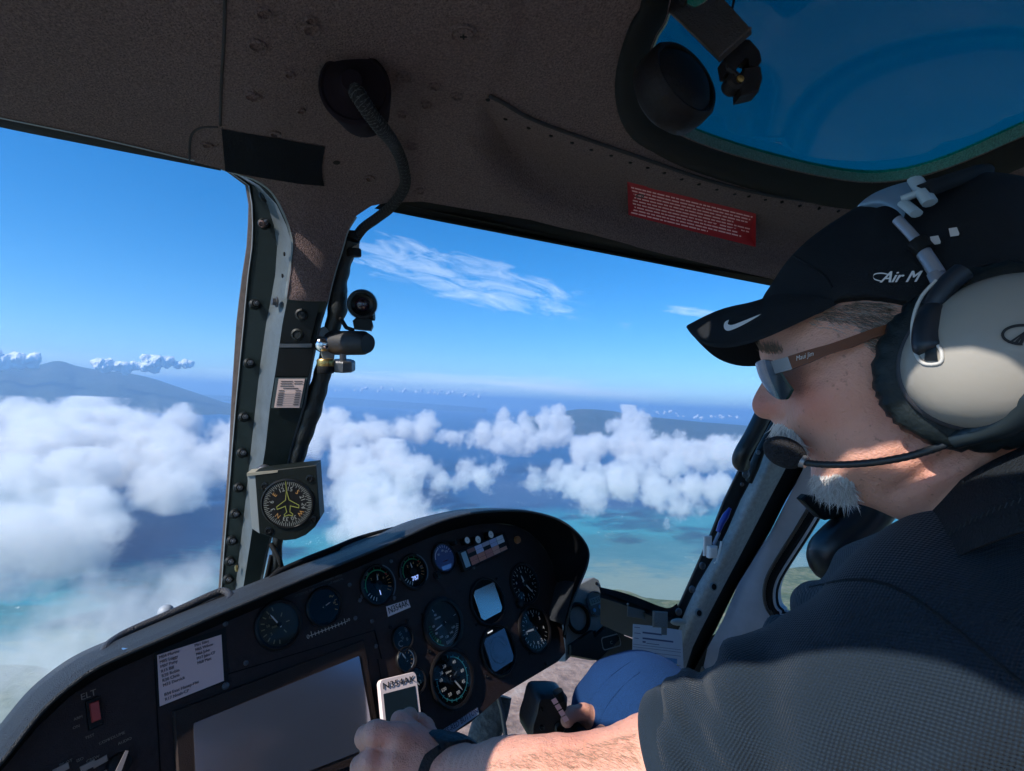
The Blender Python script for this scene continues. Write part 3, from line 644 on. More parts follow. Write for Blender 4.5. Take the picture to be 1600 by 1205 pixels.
# ---- camera-side roof, back wall, floor: the parts of the shell round the lens
L_ax = Vector((.635, .772, .025)).normalized(); U_ax = Vector((-.275, .316, .908)); F_ax = Vector((-.69, .58, -.02)).normalized()
def shellpt(lat, fwd, z): return Vector((0, .0, 0)) + Vector((.635, .772, 0)) * lat + Vector((-.772, .635, 0)) * fwd + Vector((0, 0, z))
def slab(mb, pts, th, m=0):
    pts = [Vector(p) for p in pts]; n_ = (pts[1] - pts[0]).cross(pts[2] - pts[0]).normalized() * th; k = len(pts)
    mb.add(pts + [p + n_ for p in pts], [tuple(range(k - 1, -1, -1)), tuple(k + i for i in range(k))] + [(i, (i + 1) % k, k + (i + 1) % k, k + i) for i in range(k)])
ROOF_SLABS = 1
# back of the roof, behind the lens, with openings shaped to place the sun patches
def rnd(pts): return [tuple(p) for p in spline(pts, 3, closed=True)]
rh = [rnd([(-.62, -.42), (-.36, -.46), (-.165, -.42), (-.158, -.05), (-.168, 0), (-.195, .034), (-.25, .060), (-.34, .083), (-.42, .108), (-.50, .10), (-.60, .02)]),
      rnd([(-.128, .232), (-.108, .243), (-.062, .200), (.0, .178), (.018, .14), (-.012, .10), (-.038, .105), (-.046, .15), (-.088, .190)]), rnd([(-.57, .24), (-.37, .24), (-.36, .36), (-.57, .36)])]  # openings added to let sun onto the chin, headset and jeans
rh = [[(x, y - (.042 if k < 2 else .06)) for x, y in h] for k, h in enumerate(rh)] + [rnd([(-0.0812, 0.322), (-0.0831, 0.304), (-0.0584, 0.325), (-0.0394, 0.359), (-0.0565, 0.366), (-0.0641, 0.353)])]  # last opening added to put sun on the tip of the cap bill
rh.append([(-.7, -1.05), (.95, -1.05), (.95, -.64), (-.7, -.64)])  # opening added behind the lens so sun reaches the slab that bounces it
v, f = fill([(-110, -110), (130, -110), (130, 37.5), (-65, 37.5), (-67, 30), (-93, 0), (-105, -20)], [[(x * 100, y * 100) for x, y in h] for h in rh], 12)
mb = MB(); v = v / 100; n = len(v); fs = []
for t in f:
    e1, e2 = v[t[1]] - v[t[0]], v[t[2]] - v[t[0]]; t = t if e1[0] * e2[1] - e1[1] * e2[0] > 0 else t[::-1]; fs += [t[::-1], tuple(n + i for i in t)]
mb.add([(x, y, .335) for x, y in v] + [(x, y, .350) for x, y in v], fs)
mb.build('rear_roof', None, mat('pale_lining', (.55, .50, .47), .8), 0, loc=(0, 0, .33), kind='structure', label='rear half of the cabin roof')  # unseen from the lens; lining made pale to bounce light forward
mb = MB()
slab(mb, [shellpt(-.9, -1.0, -1.1), shellpt(1.4, -1.0, -1.1), shellpt(1.4, -1.0, -.15), shellpt(-.9, -1.0, -.15)], .03)
mb.build('rear_wall', None, doorgrey, 0, loc=shellpt(0, -1, 0), kind='structure', label='grey rear wall of the cabin')
mb = MB(); slab(mb, [shellpt(-.9, -1.0, -1.0), shellpt(1.4, -1.0, -1.0), shellpt(1.3, .18, -1.0), shellpt(-.9, .18, -1.0)], .03)
mb.build('floor', None, mat('floor_mat', (.30, .26, .23), .8), 0, loc=(0, 0, -1), kind='structure', label='dark cabin floor')
mb = MB(); slab(mb, [(-.75, -1.0, -.62), (1.15, -1.0, -.62), (1.15, .02, -.62), (-.75, .02, -.62)], .03)  # unseen slab added to bounce warm sunlight onto the face
mb.build('bounce_slab', None, mat('tan_bounce', (.62, .50, .40), .7), 0, loc=(.2, -.5, -.6), kind='structure', label='unseen tan slab added behind the front seats to bounce sunlight')
# left door below the window line, and its window posts
mb = MB(); slab(mb, [shellpt(-.62, -1.0, -1.0), shellpt(-.62, .35, -1.0), shellpt(-.62, .35, -.35), shellpt(-.62, -1.0, -.35)], .03)
slab(mb, [shellpt(-.62, -1.0, -.35), shellpt(-.62, -.55, -.35), shellpt(-.62, -.55, .34), shellpt(-.62, -1.0, .34)], .03)
mb.build('left_wall', None, doorgrey, 0, loc=shellpt(-.62, 0, -.5), kind='structure', label='lower wall of the left side of the cabin')
# ---- windscreen panes: clear
glass = clear('clear_acrylic', (.97, .985, .99))
pn = thing('windscreen', 'clear acrylic windscreen either side of the centre post', 'windscreen', P(800, 600, 1.1))
d1 = tps([(0, 190, 1 / .60), (350, 270, 1 / .75), (340, 920, 1 / .95), (0, 1180, 1 / .80), (-200, 600, 1 / .68), (-700, 55, 1 / .45), (-700, 1300, 1 / .5)])
mb = sheet([(-690, 52), (-250, 140), (0, 192), (290, 252), (345, 266), (390, 300), (372, 520), (362, 640), (350, 860), (342, 930), (160, 1035), (0, 1190), (-250, 1300), (-690, 1300)], lambda x, y: 1 / d1(x, y), .003, (), 60); mb.build('pane', pn, glass, 60)
d2 = tps([(600, 320, 1 / .81), (1205, 440, 1 / 1.08), (800, 350, 1 / .90), (430, 900, 1 / .97), (900, 800, 1 / 1.28), (1060, 950, 1 / 1.22), (1170, 650, 1 / 1.16)])
mb = sheet([(556, 330), (640, 322), (830, 350), (1040, 405), (1215, 445), (1200, 640), (1154, 735), (1096, 865), (1060, 945), (1040, 955), (940, 925), (900, 930), (700, 860), (420, 925), (450, 800), (520, 500)], lambda x, y: 1 / d2(x, y), .003, (), 60); mb.build('pane', pn, glass, 60)
# ================================================================ centre post
cp = thing('window_post', 'dark bolted centre post between the two windscreens with a bright grey side', 'post', P(400, 700, .85))
Y_ = [262, 290, 320, 352, 385, 430, 470, 505, 567, 630, 702, 780, 865, 935, 975]
e0 = [346, 384, 389, 388, 386, 379, 374, 370, 366, 362, 359, 353, 346, 341, 338]
e1 = [350, 389, 394, 395, 394, 388, 384, 381, 375, 369, 363, 357, 350, 345, 342]
e2 = [352, 397, 418, 428, 433, 430, 423, 416, 407, 400, 392, 384, 374, 366, 361]
e3 = [356, 403, 431, 446, 456, 452, 447, 440, 431, 421, 413, 400, 387, 376, 370]
e4 = [520, 520, 520, 520, 520, 518, 513, 502, 489, 478, 456, 440, 418, 404, 398]
def pd(y): return float(np.interp(y, [262, 470, 720, 975], [.735, .80, .85, .90]))
rows = []
for i, y in enumerate(Y_):
    d = pd(y); g_ = .010 if y < 471 else 0; rows.append([P(e0[i] - 1, y, d + .060), P(e0[i], y, d + .048), P(e1[i] - 1.2, y, d + .046), P(e1[i], y, d + .043), P(e1[i] + 1.5, y, d + .046), P(e2[i], y, d + .042), P(e3[i], y, d + .002 + g_), P(e3[i] + 1.5, y, d + g_), P(e4[i] - 3, y, d + .008 + g_), P(e4[i], y, d + .011 + g_), P(e4[i] + 1, y, d + .05)])
mb = MB(); mb.loft(rows, mi=[0, 0, 2, 2, 1, 3, 3, 1, 3, 1]); mb.build('channel', cp, [seal, darkgreen, silver, mat('post_side_paint', (.105, .12, .13), .4, bump=.15, bscale=300, var=.35, vscale=40)], 25)
# stepped pads on the front face
mb = MB()
def facept(s_, y, off):  # s_ 0..1 across the front face
    i = np.interp(y, Y_, range(len(Y_))); a = np.interp(y, Y_, e3) + 2; b = np.interp(y, Y_, e4) - 3; return P(a + (b - a) * s_, y, pd(y) + .006 * s_ - off)
def pad(mb, s0, s1, y0, y1, off, th, m=0):
    A_ = [facept(s0, y0, off), facept(s1, y0, off), facept(s1, y1, off), facept(s0, y1, off)]; B_ = [facept(s0, y0, off - th), facept(s1, y0, off - th), facept(s1, y1, off - th), facept(s0, y1, off - th)]
    mb.add(A_ + B_, [(0, 1, 2, 3)[::-1], (4, 5, 6, 7), (0, 1, 5, 4), (1, 2, 6, 5), (2, 3, 7, 6), (3, 0, 4, 7)], m)
pad(mb, .0, .85, 473, 536, .004, .004); pad(mb, .0, .98, 545, 588, .003, .003)
mb.build('cover_plate', cp, [blackgloss], 30)
mb = MB(); pad(mb, 0, .92, 537, 543, .0035, .003); mb.build('plate_edge', cp, dsteel, 30)
for y in (492, 523):
    mb = MB(); mb.lathe(Pl(facept(.45, y, .005), Vector((1, .1, 0)), Vector((0, 0, 1))), 0, 0, [(.009, -.002), (.009, .0015), (.006, .003), (.0055, .0015)], 24); mb.build('grommet', cp, blackpaint, 40)
# bolts down the outer flange
fl = [(354, 404, 1), (452, 404, 1)]
bolt = None
for i, (x, y) in enumerate([(414, 307), (412, 350), (398, 476), (389, 568), (381, 652), (378, 708), (373, 762), (367, 803), (362, 845), (359, 877), (356, 905)]):
    d = pd(y) + .040; pl = Pl(P(x, y, d), Vector((.75, .65, 0)), Vector((-.1, .1, 1))); mb = MB()
    mb.lathe(pl, 0, 0, [(.0085, -.001), (.0082, .002), (.0060, .004), (.0058, .006)], 20); mb.lathe(pl, 0, 0, [(.0042, .006), (.0042, .010)], 6, 1); mb.lathe(pl, 0, 0, [(.0022, .010), (.0020, .0145), (.001, .015)], 12, 1)
    mb.build('bolt', cp, [blackpaint, dsteel], 40)
pl = Pl(P(433, 472, pd(472) + .018), Vector((.75, -.65, 0)), Vector((-.1, .1, 1))); pl = Pl(P(432, 472, pd(472) + .014), (P(440, 470, pd(472)) - P(424, 470, pd(472) + .04)), Vector((-.05, 0, 1)))
mb = MB(); mb.lathe(pl, 0, 0, [(.0080, -.001), (.0080, .001), (.0058, .0012)], 24); mb.lathe(pl, 0, 0, [(.0056, .001), (.0056, .0065), (.004, .007)], 6); mb.build('hex_bolt', cp, dsteel, 30)
for (x, y, r0) in ((444, 397, .003), (441, 431, .003), (437, 499, .002), (433, 525, .002)):
    pl2 = Pl(P(x, y, pd(y) + .012), pl.x, pl.y); mb = MB(); mb.lathe(pl2, 0, 0, [(r0, -.001), (r0, .0006), (r0 * .6, .0008)], 12); mb.build('rivet', cp, rubber, 30)
pl2 = Pl(P(370, 888, pd(888) + .012), pl.x, pl.y); mb = MB(); mb.lathe(pl2, 0, 0, [(.0055, -.001), (.0055, .002), (.003, .003)], 16); mb.build('brass_stud', cp, brass, 30)
# placard card in a holder
mb = MB(); pad(mb, .02, .98, 590, 638, .0045, .002); ch = thing('card_holder', 'small printed correction card in a clear holder on the centre post', 'card holder', facept(.5, 612, .005)); mb.build('holder', ch, mat('clear_plastic', (.05, .07, .075), .15), 30)
mb = MB(); pad(mb, .12, .90, 592, 637, .0058, .001); mb.build('card', ch, mat('pink_card', (.62, .44, .40), .8), 30)
mb = MB()
for i in range(11):
    y = 595.5 + i * 3.6
    for a, b in ([(.2, .55), (.6, .85)] if i in (0, 1) else [(.3, .75)] if i == 3 else [(.18, .34), (.68, .84)] if i > 3 else [(.2, .6)]): pad(mb, a, b, y, y + 1.1, .0063, .0003)
    if i > 4: pad(mb, .16, .86, y + 2.2, y + 2.5, .0063, .0003)
mb.build('print', ch, mat('dark_print', (.06, .05, .05), .8), 0)
# cable loom down the right side of the post
lo_ = [(548, 372, .80, 15), (540, 395, .81, 14), (534, 420, .815, 13), (528, 448, .82, 14), (528, 480, .825, 15), (520, 510, .83, 12), (512, 545, .835, 10), (505, 580, .84, 13), (496, 612, .845, 14), (486, 645, .85, 15), (474, 680, .855, 14), (464, 715, .86, 12), (452, 760, .865, 9), (444, 810, .87, 8), (434, 845, .875, 8), (432, 880, .88, 7), (422, 905, .885, 7)]
lm = thing('cable_loom', 'black taped cable loom running down the right side of the centre post', 'cable loom', P(500, 600, .84))
sp_ = spline(lo_, 5); mb = MB(); mb.tube([P(p[0], p[1], p[2] + .012) for p in sp_], [p[3] / F * p[2] * (1 + .06 * math.sin(i * 1.3)) for i, p in enumerate(sp_)], 14); mb.build('tape', lm, mat('loom_tape', (.012, .014, .015), .5, bump=1, bscale=120), 60)
for x, y, r0, mt in ((547, 368, .013, rubber), (553, 386, .008, mat('tan_sleeve', (.30, .21, .15), .6)), (553, 395, .011, rubber), (509, 567, .013, brass), (509, 577, .0125, rubber)):
    mb = MB(); q = Pl(P(x, y, .812), Vector((1, 0, 0)), Vector((.15, 1, -.3))); mb.lathe(Pl(P(x, y, .815), Vector((1, .1, 0)), Vector((.1, 1, .1))), 0, 0, [(r0 * .9, -.006), (r0, -.004), (r0, .004), (r0 * .9, .006)], 20); mb.build('coupling', lm, mt, 40)
mb = MB(); mb.tube([P(423, 850, .88), P(436, 872, .87), P(440, 886, .87), P(428, 898, .88), P(414, 912, .885)], .004, 10); mb.tube([P(424, 868, .885), P(418, 895, .885), P(413, 915, .885)], .0035, 8); mb.build('branch', lm, rubber, 60)
mb = MB(); mb.tube([P(424, 886, .90), P(415, 925, .89)], .0035, 8); mb.build('white_sleeve', lm, white, 60)
# ---- small camera on its arm
cmr = thing('small_camera', 'small round black action camera on a ball mount beside the centre post', 'camera', P(560, 500, .83))
pl = Pl(P(566, 476, .80), Vector((1, .25, .1)), Vector((.08, -.1, 1)))
mb = MB(); mb.lathe(pl, 0, 0, [(.018, -.030), (.0205, -.026), (.0215, -.012), (.0215, .004), (.0205, .006), (.0165, .0065), (.0160, .0005), (.0120, -.003), (.008, -.005)], 40); mb.build('housing', cmr, blackgloss, 40)
mb = MB(); mb.lathe(pl, 0, 0, [(.0222, -.010), (.0226, -.009), (.0226, -.003), (.0222, -.002)], 40, cap=False); mb.build('blue_ring', cmr, mat('pale_blue_ring', (.35, .45, .62), .3), 40)
mb = MB(); mb.ball(pl.at(0, 0, -.006), .0115, 20, sx=(1, 1, .6), ax=(pl.x, pl.y, pl.n)); mb.build('lens', cmr, mat('lens_glass', (.03, .012, .02), .05, coat=1), 60)
mb = MB(); p2 = Pl(P(567, 507, .81), Vector((1, .2, 0)), Vector((0, 0, 1))); mb.prism(p2, [(-.012, -.007), (.012, -.009), (.015, -.002), (.013, .006), (.006, .012), (-.006, .012), (-.014, .004)], -.012, .010, bev=.001); mb.lathe(Pl(P(581, 495, .81), Vector((0, 1, 0)), Vector((0, 0, 1))), 0, 0, [(.006, -.003), (.006, .004)], 14); mb.build('bracket', cmr, blackpaint, 30)
mb = MB(); mb.tube([P(505, 536, .845), P(518, 536, .84), P(545, 536, .825), P(568, 536, .815), P(575, 537, .81)], [.016, .0185, .0185, .0180, .014], 24); mb.build('arm', cmr, mat('soft_black', (.014, .013, .016), .6), 50)
mb = MB(); p2 = Pl(P(536, 571, .83), Vector((1, .3, 0)), Vector((0, 1, .2))); mb.lathe(p2, 0, 0, [(.016, -.009), (.018, -.007), (.018, .006), (.016, .008)], 8); mb.lathe(p2, 0, 0, [(.005, .008), (.005, .02)], 12); mb.build('clamp_knob', cmr, dsteel, 30)
mb = MB(); mb.tube([P(532, 497, .83), P(541, 512, .825), P(552, 516, .82)], .0032, 8); mb.build('lead', cmr, rubber, 60)
mb = MB(); p2 = Pl(P(510, 541, .828), Vector((.6, .5, .1)), Vector((-.1, .1, 1))); mb.prism(p2, [(.012 * math.cos(a) * .9, .030 * math.sin(a)) for a in np.linspace(0, 2 * math.pi, 25)[:-1]], -.002, .002); mb.build('washer_plate', cmr, silver, 30)
mb = MB(); mb.lathe(Pl(P(504, 538, .822), Vector((1, .2, .1)), Vector((-.1, 0, 1))), 0, 0, [(.0125, -.004), (.0125, .001), (.009, .004), (.004, .007)], 28); mb.build('chrome_bolt', cmr, mat('chrome', (.75, .75, .77), .12, 1), 50)
# ---- compass
cpz = thing('compass', 'black panel-mounted compass repeater with a yellow aeroplane on its dial', 'compass', P(448, 785, .80))
ck = Pl(P(449, 783, .79), Vector((1, .12, .05)), Vector((-.02, -.12, 1)))
body = [ck.uv(*p) for p in [(398, 738), (494, 727), (500, 811), (492, 824), (478, 836), (462, 843), (445, 845), (430, 842), (405, 833)]]
mb = MB(); mb.prism(ck, body, -.03, 0, bev=.0012); mb.build('case', cpz, mat('compass_black', (.006, .009, .008), .5, bump=.2, bscale=500, spec=.25), 30)
mb = MB(); sd_ = [ck.uv(*p) for p in [(386, 744), (398, 740), (405, 834), (393, 826), (388, 760)]]; mb.prism(ck, sd_, -.03, -.001); mb.build('side_plate', cpz, mat('pale_plate', (.28, .30, .30), .4, bump=.1, bscale=300), 30)
mb = MB(); mb.prism(ck, [ck.uv(*p) for p in [(386, 739), (434, 735), (434, 738), (386, 744)]], -.02, .001); mb.build('top_strip', cpz, mat('cream_strip', (.30, .27, .21), .5), 30)
mb = MB()
for x in (412, 458): mb.lathe(Pl(P(x, 733, .81), Vector((1, 0, 0)), Vector((0, 1, .2))), 0, 0, [(.012, -.003), (.012, .0), (.007, .004), (.004, .006)], 20)
mb.prism(Pl(P(440, 736, .80), Vector((1, .1, .06)), Vector((0, 1, .1))), [(-.03, -.012), (.028, -.012), (.03, .03), (-.03, .03)], -.002, .002); mb.build('bracket', cpz, dsteel, 40)
mb = MB(); u0, v0 = ck.uv(450, 787)
rd = .0335
mb.lathe(ck, u0, v0, [(rd + .004, 0), (rd + .004, .002), (rd + .002, .003), (rd + .001, .001)], 60)
mb.build('bezel', cpz, blackgloss, 40)
mb = MB()
for i in range(72):
    a = i * math.pi / 36; r1 = rd - (.007 if i % 2 == 0 else .0045); q = ck.sub(u0 + math.cos(a) * (rd + r1) / 2, v0 + math.sin(a) * (rd + r1) / 2, .0016, a); mb.box(q, 0, 0, 0, rd - r1, .0007, .0003)
rot0 = math.radians(2)
for k, (tx, a) in enumerate([('33', 108), ('30', 78)]): pass
labs = {'N': 0, '3': 30, '6': 60, 'E': 90, '12': 120, '15': 150, 'S': 180, '21': 210, '24': 240, 'W': 270, '30': 300, '33': 330}
for tx, hd in labs.items():
    a = math.radians(-90 - 45 + 0) - math.radians(hd) + math.radians(0)   # north reads at the lower left of the dial
    a = math.radians(228 - hd); r1 = rd * .66
    mo = MB() if tx in 'NESW' else mb; mo.text(ck, u0 + math.cos(a) * r1, v0 + math.sin(a) * r1, .0088, tx, rot=a - math.pi / 2, w=.0016)
    if tx in 'NESW': mo.build('cardinal_letter', cpz, mat('dial_orange', (.42, .22, .07), .6), 0)
mb.build('scale', cpz, mat('dial_white', (.24, .25, .23), .6), 0)
mb = MB(); g_ = [(.0, .020), (.0015, .012), (.0025, .006), (.0155, -.003), (.0150, -.007), (.0035, -.003), (.0022, -.012), (.0060, -.0155), (.0055, -.018), (0, -.0165)]
ol = g_ + [(-x, y) for x, y in g_[::-1][1:-1]]
for i in range(len(ol)):
    a, b = ol[i], ol[(i + 1) % len(ol)]; q = ck.sub(u0 + (a[0] + b[0]) / 2, v0 + (a[1] + b[1]) / 2, .0018, math.atan2(b[1] - a[1], b[0] - a[0])); mb.box(q, 0, 0, 0, math.dist(a, b) + .0008, .0010, .0004)
mb.box(ck, u0, v0 + .028, .0018, .0010, .017, .0004)
mb.build('aeroplane_symbol', cpz, mat('dial_yellow', (.24, .25, .05), .6), 0)
for x, y in ((414, 760), (484, 748), (490, 811), (420, 829)): mb = MB(); mb.lathe(ck, *ck.uv(x, y), [(.0058, 0), (.0058, .0015), (.0035, .002), (.003, .001)], 16); mb.build('screw', cpz, blackgloss, 40)
# ================================================================ instrument panel
PN = Pl(P(685, 972, .9), L_ax, U_ax)
panelm = mat('panel_paint', (.044, .028, .027), .6, spec=.2, bump=.35, bscale=900, var=.25, vscale=150)
panel2 = mat('panel_brown_black', (.034, .022, .019), .6, spec=.2, bump=.3, bscale=900)
bezel = mat('bezel_black', (.008, .007, .008), .4, spec=.25)
dialblack = mat('dial_black', (.005, .005, .006), .6, spec=.1)
dialwhite = mat('instrument_white', (.80, .78, .75), .6)
glassd = clear('instrument_glass', (.94, .94, .94), .45)
ip = thing('instrument_panel', 'curved black instrument panel crowded with round gauges under a hood', 'instrument panel', PN.at(-.15, 0))
face_px = [(-120, 1290), (0, 1205), (60, 1133), (110, 1087), (160, 1056), (240, 1020), (320, 985), (400, 951), (480, 917), (560, 885), (620, 860), (680, 836), (730, 822), (770, 817), (810, 822), (838, 840), (858, 868), (868, 900), (874, 935), (880, 985), (884, 1020), (872, 1034), (785, 1086), (735, 1130), (700, 1152), (600, 1230), (520, 1300), (200, 1420), (-150, 1500)]
face = [PN.uv(*p) for p in face_px]
mb = MB(); mb.prism(PN, face, -.02, 0, bev=.001); mb.build('face', ip, panelm, 30)
# hood: lip and the dark inside, then the top running forward
lip = [(-120, 1275, .020), (-40, 1222, .020), (0, 1188, .020), (60, 1113, .021), (110, 1068, .022), (160, 1036, .023), (240, 1001, .024), (320, 966, .025), (400, 933, .026), (480, 900, .028), (560, 868, .031), (620, 843, .036), (680, 816, .045), (730, 802, .056), (780, 797, .066), (830, 799, .078), (875, 812, .088), (905, 835, .092), (920, 860, .092), (918, 885, .088), (906, 915, .078), (894, 945, .062), (887, 970, .045), (883, 992, .030)]
base = [(-120, 1292), (-40, 1240), (0, 1207), (60, 1134), (110, 1088), (160, 1057), (240, 1021), (320, 986), (400, 952), (480, 918), (560, 886), (620, 861), (680, 837), (730, 823), (770, 818), (806, 822), (836, 840), (857, 868), (867, 900), (872, 920), (876, 940), (880, 960), (883, 985), (885, 1008)]
lip = spline(lip, 5); base = spline(base, 5)
fwd = Vector((-.69, .58, 0)).normalized(); rows = []
for i, (l, b_) in enumerate(zip(lip, base)):
    p1 = PN.hit(b_[0], b_[1], .0005); p2 = PN.hit(l[0], l[1], l[2]); t = (PN.hit(*lip[min(i + 1, len(lip) - 1)][:2], lip[min(i + 1, len(lip) - 1)][2]) - PN.hit(*lip[max(i - 1, 0)][:2], lip[max(i - 1, 0)][2])).normalized()
    out_ = t.cross(PN.n).normalized(); out_ = out_ if out_.dot(Vector((0, 0, 1))) > 0 or l[0] > 880 else -out_
    if l[0] > 800 and out_.dot(Vector((1, 0, .3))) < 0: out_ = -out_
    th = .004
    k = min(1, max(0, (l[0] - 820) / 80))
    back_ = (-PN.n * 1.0 + U_ax * .28) * (1 - k) + (-PN.n * 1.0 - out_ * .02) * k
    g_ = 1 - .97 * min(1, max(0, (i / len(lip) - .86) / .10)); back_ = back_ * g_
    a1 = p2 - out_ * th; rows.append([p1, p1.lerp(a1, .5) + out_ * .004 * (1 - k * .3), a1 - PN.n * .004, a1, p2 - out_ * th * .5 + PN.n * .0018, p2 + PN.n * .0012, p2 + out_ * .001 - PN.n * .002, p2 + back_ * .012 + out_ * (.0028 + .004 * k), p2 + back_ * .045 + out_ * (.004 + .008 * k * g_), p2 + back_ * .085 + out_ * (.012 * k - .002) * g_, p2 + back_ * .14 - out_ * (.035 - .045 * k) * g_, p2 + back_ * .18 - out_ * (.10 - .108 * k) * g_])
hoodm = mat('glareshield_vinyl', (.014, .017, .022), .40, bump=1.8, bscale=900, var=.6, vscale=700, spec=.6, vcol=(.032, .036, .045))
hoodin = mat('hood_inside', (.005, .005, .006), .8, spec=.1)
mb = MB(); mb.loft(rows, mi=[1, 1, 1, 0, 0, 0, 0, 0, 0, 0, 0]); mb.build('hood', ip, [hoodm, hoodin], 50)
# seams between panel plates
def seam(a, b, w_=.0012): 
    p, q = PN.uv(*a), PN.uv(*b); s_ = PN.sub((p[0] + q[0]) / 2, (p[1] + q[1]) / 2, 0, math.atan2(q[1] - p[1], q[0] - p[0])); return s_, math.dist(p, q), w_
mb = MB()
for a, b in (((241, 1030), (250, 1205)), ((250, 1085), (585, 985)), ((585, 985), (596, 1030)), ((590, 1030), (610, 1150))):
    s_, L_, w_ = seam(a, b); mb.box(s_, 0, 0, .0002, L_, w_, .0006)
mb.build('plate_seam', ip, dialblack, 0)
# ---- gauges
def gparts(px, py, r, deep=.004):
    u, v = PN.uv(px, py); g_ = bpy.data.objects.new('gauge', None); C.objects.link(g_); g_.parent = ip; g_.location = M @ PN.at(u, v) - ip.location; g_.empty_display_size = .01
    return g_, u, v
def gauge(px, py, r, square=.0, kind='', rim=.12, glass_=True, dial=dialblack, label=None):
    """bezel as one mesh; on it the dial with its markings, needle and glass as pieces one level down"""
    u, v = PN.uv(px, py); mb = MB()
    mb.lathe(PN, u, v, [(r * 1.06, -.001), (r * 1.05, .003), (r * (1.04 - rim * .5), .0045), (r * (1.0 - rim), .0035), (r * (1.0 - rim), .0008)], 56, cap=False)
    mb.lathe(PN, u, v, [(r * 1.0, .0006), (0.0001, .0006)], 40, 1, cap=False)
    b_ = mb.build('gauge', ip, [bezel, dial], 40, label=label)
    if glass_:
        mb = MB(); mb.lathe(PN, u, v, [(r * (1 - rim), .0028), (r * .01, .0030)], 40, cap=False); mb.build('glass', b_, glassd, 60)
    return b_, u, v
def ticks(mb, u, v, r0, r1, a0, a1, n, wd=.0008, h=.0013, m=0):
    for i in range(n):
        a = math.radians(a0 + (a1 - a0) * i / (n - 1)); q = PN.sub(u + math.cos(a) * (r0 + r1) / 2, v + math.sin(a) * (r0 + r1) / 2, h, a); mb.box(q, 0, 0, 0, abs(r1 - r0), wd, .0003, m)
def arc(mb, u, v, r, a0, a1, wd, m=0, h=.0013, n=24):
    rows = []
    for i in range(n + 1):
        a = math.radians(a0 + (a1 - a0) * i / n); rows.append([PN.at(u + math.cos(a) * (r - wd / 2), v + math.sin(a) * (r - wd / 2), h), PN.at(u + math.cos(a) * (r + wd / 2), v + math.sin(a) * (r + wd / 2), h)])
    mb.loft(rows, m)
def needle(b_, u, v, r, ang, wd=.002, mt=None, tail=.25, hub=.18):
    a = math.radians(ang); q = PN.sub(u, v, 0, a); mb = MB()
    mb.prism(q, [(-r * tail, -wd * .6), (r * .75, -wd * .5), (r, 0), (r * .75, wd * .5), (-r * tail, wd * .6)], .0017, .0022); mb.lathe(q, 0, 0, [(r * hub, .0015), (r * hub, .0026), (r * hub * .7, .0028)], 20, 1)
    mb.build('needle', b_, [mt or dialwhite, bezel], 30)
def digits(mb, u, v, r, items, size, m=0):
    for tx, a in items:
        a = math.radians(a); mb.text(PN, u + math.cos(a) * r, v + math.sin(a) * r, size, tx, m, w=.0014)
green = mat('arc_green', (.02, .32, .12), .6); redm = mat('arc_red', (.45, .04, .03), .6); amber = mat('amber_print', (.72, .36, .12), .6); cyan = mat('arc_cyan', (.05, .33, .36), .6)
orange_d = mat('dial_orange_face', (.80, .20, .07), .7, var=.25, vscale=90); lcd_on = mat('lit_digits', (.3, .5, 1), .5, emit=(.35, .50, 1, .9))
# oil and torque dials on the left plate
b_, u, v = gauge(435, 976, .0305, dial=mat('olive_dial', (.028, .022, .012), .5)); mb = MB(); ticks(mb, u, v, .024, .019, 100, 260, 9, .0012); ticks(mb, u, v, .010, .015, 60, -60, 3, .0012); digits(mb, u, v, .0145, [('15', 125), ('10', 170), ('5', 215)], .005); mb.text(PN, u - .006, v - .001, .0035, 'FUEL', w=.0014); mb.build('markings', b_, mat('olive_print', (.30, .25, .13), .6), 0); needle(b_, u, v, .018, 118, .0016)
b_, u, v = gauge(506, 948, .0265); 
mb = MB(); ticks(mb, u, v, .021, .017, 30, -30, 4, .0008); digits(mb, u, v, .016, [('10', 40), ('20', 0)], .004); mb.build('markings', b_, amber, 0); needle(b_, u, v, .011, 15, .0012, mat('needle_pink', (.7, .45, .38), .5))
# torque scale strip
p, q = PN.uv(483, 994), PN.uv(542, 971); s_ = PN.sub(*p, 0, math.atan2(q[1] - p[1], q[0] - p[0])); L_ = math.dist(p, q); mb = MB(); mb.box(s_, L_ / 2, 0, .0004, L_, .0010, .0004)
for i in range(11): mb.box(s_, L_ * (.06 + i * .088), .0 if i % 5 else .001, .0005, .0008, .005 if i % 5 else .008, .0005)
mb.text(s_, -.002, -.0005, .008, '0', w=.0006); mb.text(s_, L_ + .002, .001, .006, '10', w=.0006); mb.build('scale_strip', ip, mat('scale_cream', (.52, .42, .36), .6), 0)
# engine dials with green arcs
def engine(px, py, r, red_from, txt, nd):
    b_, u, v = gauge(px, py, r, rim=.10, glass_=True); mb = MB(); R0 = r * .74; arc(mb, u, v, R0, 195, red_from, .0016, 0); arc(mb, u, v, R0, red_from, red_from - 12, .0022, 1); ticks(mb, u, v, R0 + .001, R0 + .0045, 175, red_from - 5, 6, .0008, m=0); ticks(mb, u, v, R0 - .004, R0 + .002, red_from - 18, red_from - 75, 5, .0008, m=2); ticks(mb, u, v, R0 - .003, R0 + .002, 205, 245, 4, .0011, m=3); digits(mb, u, v, r * .48, [('4', 70), ('6', 30), ('2', 130)], .0055, 2)
    mb.build('markings', b_, [green, redm, amber, dialwhite], 0); mb = MB(); mb.text(PN, u, v - r * .42, r * .36, txt, w=.0015); mb.build('digits', b_, lcd_on, 0); needle(b_, u, v, r * .55, nd, .0016, hub=.42)
    mb = MB(); arc(mb, u, v, r * .99, 60, -50, .0022, 0, .0048); mb.build('rim_highlight', b_, dsteel, 0)
